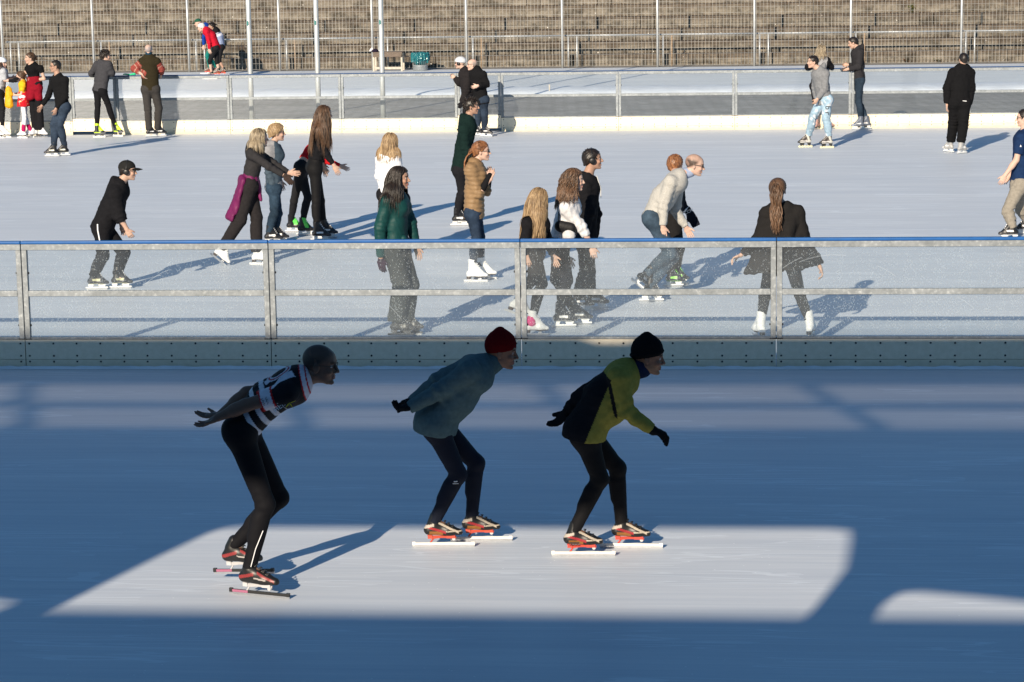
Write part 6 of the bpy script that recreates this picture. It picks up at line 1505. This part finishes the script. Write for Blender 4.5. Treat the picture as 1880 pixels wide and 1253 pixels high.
# ============ along the far barrier
FH = dict(h=0.015, hf=0.0085)
def ex10(s, root): helmet(s, root, (0.55, 0.57, 0.60)); glasses(s, root)
person('man in a silver helmet and long dark coat, one hand on the far rail', id='10', male=1, k=1.0, base=(857, 246), face=262, hface=250, neck=P4(255, 275), pelvis=P4(290, 640), head=P4(180, 195), **FH,
    shL=P4(285, 360), shR=P4(240, 350), elL=P4(270, 560), wrL=P4(200, 730), haL=P4(180, 780), elR=P4(170, 450, -.1), wrR=P4(110, 400, -.1), haR=P4(95, 380), knL=P4(260, 850), knR=P4(280, 850), ftL=(852, 246, 265), ftR=(862, 245, 265), curl=0.8,
    skin='p', hair=None, skate='hockey', top=dict(c=(0.020, 0.018, 0.019), e=0.034, sleeve=0.98, hem=0.22, hood=1, name='coat', mat=M_CLOTH, wr=0.012, collar=0.02), bottom=dict(c=BLK, e=0.01, name='trousers'), extra=[ex10, lambda s, r: make_glove(s, r, 'L', BLK)])
person('older man with glasses, short grey hair, black jacket and blue jeans', id='11', male=1, k=1.0, base=(888, 252), face=300, hface=278, neck=P4(395, 270), pelvis=P4(470, 680), head=P4(345, 215), **FH,
    shL=P4(490, 350), shR=P4(395, 340), elL=P4(540, 480), wrL=P4(420, 500, .15), haL=P4(390, 510), elR=P4(380, 470), wrR=P4(400, 560), knL=P4(510, 880), knR=P4(430, 880), ftL=P4(540, 1190, 60), ftR=P4(430, 1180, 40), skin='p',
    hair=None, shaved=(0.25, 0.22, 0.2), topw=0.1, skate='hockey', top=dict(c=(0.010, 0.010, 0.011), e=0.026, sleeve=0.97, hem=0.10, collar=0.04, name='jacket', wr=0.008), bottom=dict(c=JEAN, e=0.016, mat=M_DENIM, name='jeans', fade=1, wr=.007), extra=[lambda s, r: glasses(s, r, lens=False)])
def ex1(s, root):
    helmet(s, root, (0.70, 0.74, 0.78), vents=False)
    make_glove(s, root, 'R', BLK, 0.004, cuff=0.17)
person('skater in a white helmet and pale grey top at the left edge', id='1', male=0, k=0.94, base=ZA(10, 1008), face=85, hface=75, neck=P1(10, 235), pelvis=P1(5, 545), head=P1(22, 190), **FH,
    shR=P1(45, 290), elR=P1(60, 400), wrR=P1(165, 415), haR=P1(200, 390), shL=P1(60, 290, -.1), elL=P1(80, 380), wrL=P1(150, 370), knR=P1(35, 760), knL=P1(-10, 760), ftR=P1(60, 1135, 88), ftL=P1(-30, 1140, 88),
    skin='p', hair=H_('brown', st='long', len=0.2, n=120), skate='figure', skc=(.78, .78, .78), top=dict(c=(0.42, 0.43, 0.46), e=0.015, sleeve=0.5, hem=0.03, name='sweater'), bottom=dict(c=BLK, e=0.003, mat=M_TIGHT, name='leggings', len=0.85), extra=[ex1, tied((0.13, 0.13, 0.145), ln=0.16, sway=0, name='tied_cardigan', mat=M_KNIT)])
# yellow jacket in the girl's hands
def floral(s, P, C):
    C[:] = (0.55, 0.015, 0.025); C[sn(P, 34, 4) > 0.75] = (0.75, 0.5, 0.42); C[sn(P, 40, 8) > 0.7] = (0.7, 0.12, 0.05); C[sn(P, 55, 5) > 0.85] = (0.75, 0.65, 0.3); return C
def ex2(s, root):
    blob(s, root, 'floral_skirt', [(s.P + s.T * 0.07, s.P - Z3 * 0.22, 0.100, 0.150, (s.L, 0.8))], (.5, .02, .03), M_CLOTH, wr=0.014, fr=0.9, planes=[(s.P - Z3 * 0.20, -Z3)], paint=floral)
    for nm in 'LR': A_ = s.__dict__['A' + nm]; blob(s, root, 'leg_warmer', [(A_ + Z3 * .04, A_ + nrm(s.__dict__['K' + nm] - A_) * 0.13, 0.046, 0.046)], (0.42, 0.015, 0.10), M_KNIT)
girl = person('little girl in a yellow T-shirt, red floral skirt and white tights', id='2', male=0, k=0.76, base=P1(330, 1130), face=262, hface=270, neck=P1(295, 415), pelvis=P1(300, 610), head=P1(262, 355), hk=0.9, **FH,
    shL=P1(300, 460), elL=P1(268, 590), wrL=P1(190, 590), haL=P1(140, 580), shR=P1(285, 450), elR=P1(250, 570), wrR=P1(180, 575), knL=P1(310, 850), knR=P1(320, 860), ftL=P1(285, 1140, 262), ftR=P1(370, 1132, 262),
    skin='p', hair=H_('brown', st='pony', len=0.34, n=180, tie=(-0.10, 0, 0.0), curly=.1, r=.010), skate='figure', skc=(.8, .8, .8), top=dict(c=(0.72, 0.42, 0.02), e=0.012, sleeve=0.30, hem=0.0, name='t_shirt', wr=.008), bottom=dict(c=(.72, .72, .76), e=0.002, mat=M_TIGHT, name='tights'), extra=[ex2])
def free_blob(name, label, cat, prims, c, wr=0.012, mat=None, fr=1.0, h=0.012):
    o0 = prims[0][0]; root = empty(name, o0, label, cat)
    class Z: pass
    z = Z(); z.h = h; z.B = np.asarray(o0, float); z.sp = dict(seed=77)
    blob(z, root, 'cloth', prims, c, mat or M_SHELL, wr=wr, fr=fr, base=1.0); return root
pa = on_plane(*P1(112, 520), girl.B, 0.10); pb = on_plane(*P1(118, 720), girl.B, 0.12); pc = on_plane(*P1(95, 690), girl.B, 0.05)
free_blob('jacket', 'bright yellow child jacket hanging bundled between the helmeted skater and the girl', 'jacket', [(pa, pb, 0.05, 0.07, (R3, 0.8)), (pa + Z3 * .02, pc, 0.045, 0.05), (pa, girl.WL + girl.HDL * 0.05, 0.03, 0.025)], (0.70, 0.36, 0.01))
person('young woman in a black T-shirt with hair in a bun, hand on her chest', id='3', male=0, k=0.98, base=P1(490, 1130), face=322, hface=292, neck=P1(415, 190), pelvis=P1(440, 440), head=P1(382, 120), **FH,
    shL=P1(520, 245), elL=P1(565, 385), wrL=P1(440, 398), haL=P1(380, 395), shR=P1(355, 250), elR=P1(310, 330), wrR=P1(375, 280), haR=P1(440, 250), knL=P1(505, 780), knR=P1(425, 780), ftL=P1(545, 1130, 55), ftR=P1(440, 1130, 320), curl=0.3,
    skin='l', hair=H_('brown', st='pony', len=0.07, n=150, tie=(-0.12, 0, 0.03), curly=1.0, r=.014), skate='figure', skc=(.8, .8, .8), top=dict(c=(0.008, 0.008, 0.009), e=0.008, sleeve=0.22, hem=0.02, name='t_shirt'), bottom=dict(c=BLK, e=0.008, flare=0.03, name='trousers'),
    extra=[lambda s, r: blob(s, r, 'tied_sweatshirt', [(s.P + s.T * .07, s.P - s.T * .10, 0.124, 0.142, (s.L, 0.72)), (s.P + s.F * .08, s.P + s.F * 0.11 - Z3 * 0.28 - s.L * .03, 0.06, 0.07, (s.L, .6)), (s.P + s.L * .1, s.P + s.L * 0.12 - Z3 * 0.30, 0.07, 0.08)], (0.22, 0.008, 0.018), M_CLOTH, wr=0.012)])
person('man in sunglasses, black long-sleeved shirt and blue jeans near the left edge', id='4', male=1, k=1.02, base=ZA(540, 1185), face=305, hface=285, neck=P1(735, 330), pelvis=P1(800, 740), head=P1(708, 222), **FH,
    shL=P1(835, 400), elL=P1(840, 610), wrL=P1(715, 770), haL=P1(700, 830), shR=P1(680, 400), elR=P1(620, 600), wrR=P1(535, 730), haR=P1(500, 780), knL=ZA(570, 890), knR=ZA(515, 880), ftL=ZA(605, 1183, 285), ftR=ZA(500, 1190, 278), curl=0.6,
    skin='m', hair=H_('dark', st='short', e=0.005, n=100, len=.018), skate='hockey', skc2=(.7, .7, .6), top=dict(c=(0.010, 0.010, 0.011), e=0.014, sleeve=0.96, hem=0.02, name='sweater', cuff=1), bottom=dict(c=JEAN, e=0.016, mat=M_DENIM, name='jeans', fade=1, wr=.007, len=.9), extra=[lambda s, r: glasses(s, r, name='sunglasses')])
NEON = (0.55, 0.80, 0.02)
def neon(P, a, c, b, C):
    C[:] = (0.015, 0.018, 0.03); C[(c > 0.0) & (c < 0.035) & (a < 0.03)] = NEON; C[(c > .06) & (a > 0.0)] = NEON; C[c > 0.17] = NEON; C[c < 0.012] = (.6, .6, .6); return C
person('boy with curly dark hair, grey hoodie and neon-green skates leaning on the far rail', id='5', male=1, k=0.95, base=P2(320, 1195), face=140, hface=100, neck=P2(285, 235), pelvis=P2(235, 590), head=P2(305, 160), **FH,
    shL=P2(195, 275), shR=P2(345, 270), elL=P2(125, 390, -.1), wrL=P2(200, 410, -.2), elR=P2(390, 385, -.05), wrR=P2(365, 290, -.1), haR=P2(335, 235), knL=P2(205, 800), knR=P2(340, 790), ftL=P2(225, 1203, 92), ftR=P2(465, 1190, 62), curl=1.0,
    skin='p', hair=H_('dark', st='short', e=0.014, n=230, len=0.045, lift=0.8, mess=0.8, r=.010), skate='roller', wheelc=(.75, .75, .72), holder=(.05, .05, .05), skpaint=neon, lace=NEON, top=dict(c=(0.050, 0.050, 0.056), e=0.026, sleeve=0.95, hem=0.04, hood=1, name='hoodie', wr=.009), bottom=dict(c=BLK, e=0.008, name='trousers', wr=.006), extra=[lambda s, r: glasses(s, r, lens=False)])
def pais(s, P, C):
    for nm in 'LR':
        S, E, Wp = [s.__dict__[c + nm] for c in 'SEW']
        d1 = np.linalg.norm(P - S, axis=1); t = (P - S) @ nrm(E - S); w_ = np.linalg.norm(P - S - t[:, None] * nrm(E - S), axis=1); t2 = (P - E) @ nrm(Wp - E); w2 = np.linalg.norm(P - E - t2[:, None] * nrm(Wp - E), axis=1)
        m = ((t > 0.05) & (w_ < 0.095)) | ((t2 > -0.02) & (w2 < 0.09) & (t2 < .3))
        C[m] = (0.25, 0.055, 0.045); r = np.linalg.norm(P - E, axis=1); C[m & (np.abs(np.mod(r, 0.07) - 0.035) < 0.005)] = (0.42, 0.26, 0.2); C[m & (r < 0.06) & (sn(P, 90, 1) > 0)] = (0.05, 0.03, 0.03)
    return C
person('older man from behind in a dark brown vest with red patterned sleeves, hand on hip', id='6', male=1, k=1.0, base=P2(975, 1195), face=186, hface=175, neck=P2(858, 165), pelvis=P2(880, 575), head=P2(855, 85), **FH,
    shL=P2(775, 235), shR=P2(960, 230), elL=P2(665, 325), wrL=P2(770, 395, .12), haL=P2(815, 455), elR=P2(1020, 330, -.05), wrR=P2(1015, 410, -.25), knL=P2(845, 840), knR=P2(985, 830), ftL=P2(890, 1198, 120), ftR=P2(1000, 1190, 105), curl=0.4,
    skin='p', hair=None, shaved=(0.28, 0.27, 0.28), topw=0.0, skate='hockey', skc=(.015, .015, .015), top=dict(c=(0.030, 0.024, 0.013), e=0.024, sleeve=0.85, hem=0.04, name='vest', collar=0.05, paint=pais, wr=.006, aloose=.004), bottom=dict(c=(0.045, 0.042, 0.040), e=0.018, flare=0.012, name='trousers', wr=.006, len=1.0),
    extra=[lambda s, r: blob(s, r, 'neck_warmer', [(s.N + s.T * .01, s.N + s.T * .06, .07, .07)], (0.01, .04, .07))])
def skp13(P, a, c, b, C):
    C[:] = (0.06, 0.05, 0.045); C[(c < 0.045)] = (0.6, 0.58, 0.55); C[(np.abs(c - 0.02 - 0.1 * a) < 0.006) & (a > -0.03)] = (0.05, 0.05, 0.05)
    C[np.abs(a + 0.045 - 0.4 * (c - .1)) < 0.022] = (0.55, 0.54, 0.48); C[(a > 0.105)] = (0.01, 0.01, 0.01); C[c > 0.165] = (0.01, 0.01, 0.01); return C
def ex13(s, root):
    c = (s.HL + s.KL) / 2 + T3 * 0.105 + R3 * .01; text_on(s.B, root, 'b r', c, nrm(s.HL - s.KL) * -1, R3, 0.14, M_BLACKP)
person('young man in a heather-grey hoodie and ripped pale jeans', id='13', male=1, k=1.0, base=ZD(330, 905), face=295, hface=282, neck=ZD(340, 310), pelvis=ZD(380, 545), head=ZD(296, 262), **FH,
    shL=ZD(390, 350), elL=ZD(385, 460), wrL=ZD(330, 540), haL=ZD(312, 570), shR=ZD(320, 345), elR=ZD(310, 450), wrR=ZD(320, 540), knL=ZD(395, 690), knR=ZD(290, 690), ftL=ZD(402, 908, 278), ftR=ZD(240, 903, 275), curl=0.8,
    skin='l', hair=H_('dark', st='short', e=0.006, n=120, len=.03, lift=.7), skate='roller', skpaint=skp13, holder=(.03, .03, .03), wheelc=(.72, .70, .48), top=dict(c=(0.20, 0.205, 0.215), e=0.022, sleeve=0.97, hem=0.09, hood=1, name='hoodie', mat=M_CLOTH, wr=.008), bottom=dict(c=(0.30, 0.42, 0.52), e=0.022, mat=M_DENIM, name='ripped_jeans', fade=1, wr=.011, len=.88, paint=lambda s, P, C: np.where((sn(P, 22, 6) > 0.45)[:, None], np.array([[0.55, 0.6, 0.65]]), C)), extra=[ex13])
def p14(s, P, C):
    q = P - s.P; C[:] = (0.30, 0.30, 0.31); C[np.abs(q @ s.L) > 0.12] = BLK; C[(q @ s.T) < 0.05] = (.45, .45, .45); return C
person('long-haired ash-blonde woman leaning on the far rail behind the grey-hooded man', id='14', male=0, k=0.95, base=ZD(370, 768), face=178, hface=120, neck=ZD(358, 235), pelvis=ZD(335, 440), head=ZD(365, 175), **FH,
    shL=ZD(300, 255), shR=ZD(400, 250), elL=ZD(255, 300, -.1), wrL=ZD(310, 320, -.25), elR=ZD(435, 300, -.1), wrR=ZD(390, 320, -.25), knL=ZD(320, 600), knR=ZD(370, 600), ftL=ZD(325, 768, 150), ftR=ZD(410, 766, 110),
    skin='p', hair=H_('ash', st='long', len=0.24, n=200, curly=.15, wind=-.15, r=.007, e=.004), skate='figure', skc=(.5, .3, .25), top=dict(c=(.3, .3, .31), e=0.02, sleeve=0.95, hem=0.05, name='jacket', paint=p14), bottom=dict(c=BLK, e=0.004, mat=M_TIGHT, name='leggings'))
def ex15(s, root):
    p = s.WL + s.HDL * 0.09; mb = MB(); mb.box(p + Z3 * 0.02, (nrm(R3 + Z3 * .4), T3, nrm(Z3 - R3 * .4)), (0.075, 0.035, 0.005)); o = mb.build('phone', M_BLACKP, None, None); o.data.transform(Matrix.Translation(-Vector(p))); o.location = p
    tagp(o, 'black phone held in both hands by the man in the dark hoodie', 'phone')
person('man in a charcoal hoodie and dark jeans looking at his phone by the barrier', id='15', male=1, k=1.0, base=ZD(660, 758), face=268, hface=262, hpitch=18, neck=ZD(632, 155), pelvis=ZD(640, 395), head=ZD(598, 118), **FH,
    shL=ZD(650, 195), elL=ZD(640, 300), wrL=ZD(560, 315), haL=ZD(520, 318), shR=ZD(640, 190), elR=ZD(610, 290), wrR=ZD(560, 285), haR=ZD(535, 285), knL=ZD(640, 570), knR=ZD(635, 560), ftL=ZD(640, 768, 268), ftR=ZD(690, 764, 285), curl=0.7,
    skin='l', hair=H_('dark', st='short', e=0.006, n=120, len=.03), skate='hockey', skc=(.10, .12, .16), skc2=(.6, .6, .6), top=dict(c=(0.028, 0.027, 0.030), e=0.024, sleeve=0.96, hem=0.03, hood=1, name='hoodie', wr=.008), bottom=dict(c=(0.022, 0.036, 0.055), e=0.010, mat=M_DENIM, name='jeans', fade=1, wr=.007, len=.95), extra=[ex15])
def ex16(s, root):
    mb = MB(); c = s.P + T3 * 0.135 + Z3 * 0.02 + R3 * 0.07; mb.box(c, (nrm(R3 - Z3 * .1), T3, Z3), (0.035, .002, .006)); mb.build('pocket_label', M_WHITE, root, s.B)
person('man from behind in an all-black sweatsuit, hands hanging, far right', id='16', male=1, k=1.02, base=ZD(1370, 950), face=186, hface=192, neck=ZD(1422, 295), pelvis=ZD(1395, 560), head=ZD(1425, 242), **FH,
    shL=ZD(1345, 345), shR=ZD(1475, 345), elL=ZD(1305, 460), wrL=ZD(1302, 580), haL=ZD(1298, 625), elR=ZD(1482, 465), wrR=ZD(1468, 590), haR=ZD(1472, 640), knL=ZD(1350, 715), knR=ZD(1425, 720), ftL=ZD(1315, 940, 215), ftR=ZD(1415, 952, 130), curl=0.5,
    skin='l', hair=H_('dark', st='short', e=0.006, n=110, len=.022), skate='hockey', skc=(.35, .35, .35), skc2=(.7, .7, .7), top=dict(c=(0.009, 0.009, 0.010), e=0.030, sleeve=0.97, hem=0.02, collar=0.05, name='sweatshirt', wr=.010, aloose=.01), bottom=dict(c=(0.009, 0.009, 0.010), e=0.032, flare=0.012, name='sweatpants', wr=.012, len=.86), extra=[ex16])
# ============ far track skaters
def p8(s, P, C):
    q = P - s.P; a = (q @ s.T) / np.linalg.norm(s.N - s.P); C[:] = (0.25, 0.30, 0.45); C[a > 0.55] = (.6, .6, .68); C[(a > .75)] = BLK; return C
person('far skater in a green cap and blue jacket with teal tights', id='9', male=1, k=0.98, base=(392, 136), face=268, hface=265, hpitch=14, neck=P3(235, 225), pelvis=P3(350, 540), mid=P3(310, 360), head=P3(120, 200), hk=1.0, **FH,
    shL=P3(260, 280), elL=P3(215, 440), wrL=P3(215, 580), haL=P3(210, 620), shR=P3(250, 280), elR=P3(230, 430), wrR=P3(230, 560), knL=P3(270, 740), knR=P3(330, 800), ftL=P3(290, 1040, 268), ftR=P3(400, 1030, 268),
    skin='p', hair=None, skate='speed', skpaint=spd_paint2, top=dict(c=(0.01, 0.05, 0.28), e=0.014, sleeve=0.95, hem=0.0, name='jacket'), bottom=dict(c=(0.01, 0.16, 0.14), e=0.002, mat=M_TIGHT, name='tights', len=.95), extra=[lambda s, r: cap(s, r, (0.02, 0.09, 0.06))])
person('far skater in black knee tights and a white and pale blue jersey', id='8', male=0, k=0.98, base=(405, 138), face=268, hface=280, neck=P3(400, 290), pelvis=P3(500, 590), mid=P3(480, 420), head=P3(345, 255), hk=0.95, **FH,
    shL=P3(430, 340), elL=P3(440, 450, -.2), wrL=P3(450, 560, -.1), shR=P3(400, 340), elR=P3(420, 470), wrR=P3(430, 560), knL=P3(470, 830), knR=P3(450, 860), ftL=P3(530, 1060, 268), ftR=P3(440, 1060, 268),
    skin='m', hair=H_('dark', st='pony', len=.12, n=60), skate='speed', skpaint=spd_paint2, top=dict(c=(.3, .35, .5), e=0.012, sleeve=0.9, hem=0.0, name='jersey', paint=p8), bottom=dict(c=BLK, e=0.004, mat=M_TIGHT, name='knee_tights', len=.22), extra=[lambda s, r: blob(s, r, 'headband', [(hp(s, -.01, 0, .05), hp(s, -.01, 0, .052), .1, .1, (s.hL, 1.2))], BLK, planes=[(hp(s, 0, 0, .035), -s.hU), (hp(s, 0, 0, .09), s.hU)])])
person('far skater with white hair in a red jacket and black knee tights', id='7', male=1, k=1.0, base=(385, 146), face=268, hface=265, hpitch=16, neck=P3(235, 300), pelvis=P3(415, 600), mid=P3(350, 410), head=P3(172, 275), hk=1.0, arch=.02, **FH,
    shL=P3(260, 350), elL=P3(305, 520), wrL=P3(310, 640), haL=P3(330, 700), shR=P3(260, 340), elR=P3(300, 520), wrR=P3(310, 620), knL=P3(310, 830), knR=P3(430, 850), ftL=P3(325, 1125, 268, 0.0), ftR=P3(440, 1075, 268, 0.03, 0, 0, -.1),
    skin='p', hair=dict(st='short', c=(.5, .5, .5), c2=(.8, .8, .78), e=0.01, n=100, len=.03), skate='speed', skpaint=spd_paint2, top=dict(c=(0.48, 0.012, 0.03), e=0.018, sleeve=0.96, hem=0.06, name='jacket', wr=.008), bottom=dict(c=BLK, e=0.004, mat=M_TIGHT, name='knee_tights', len=.25))
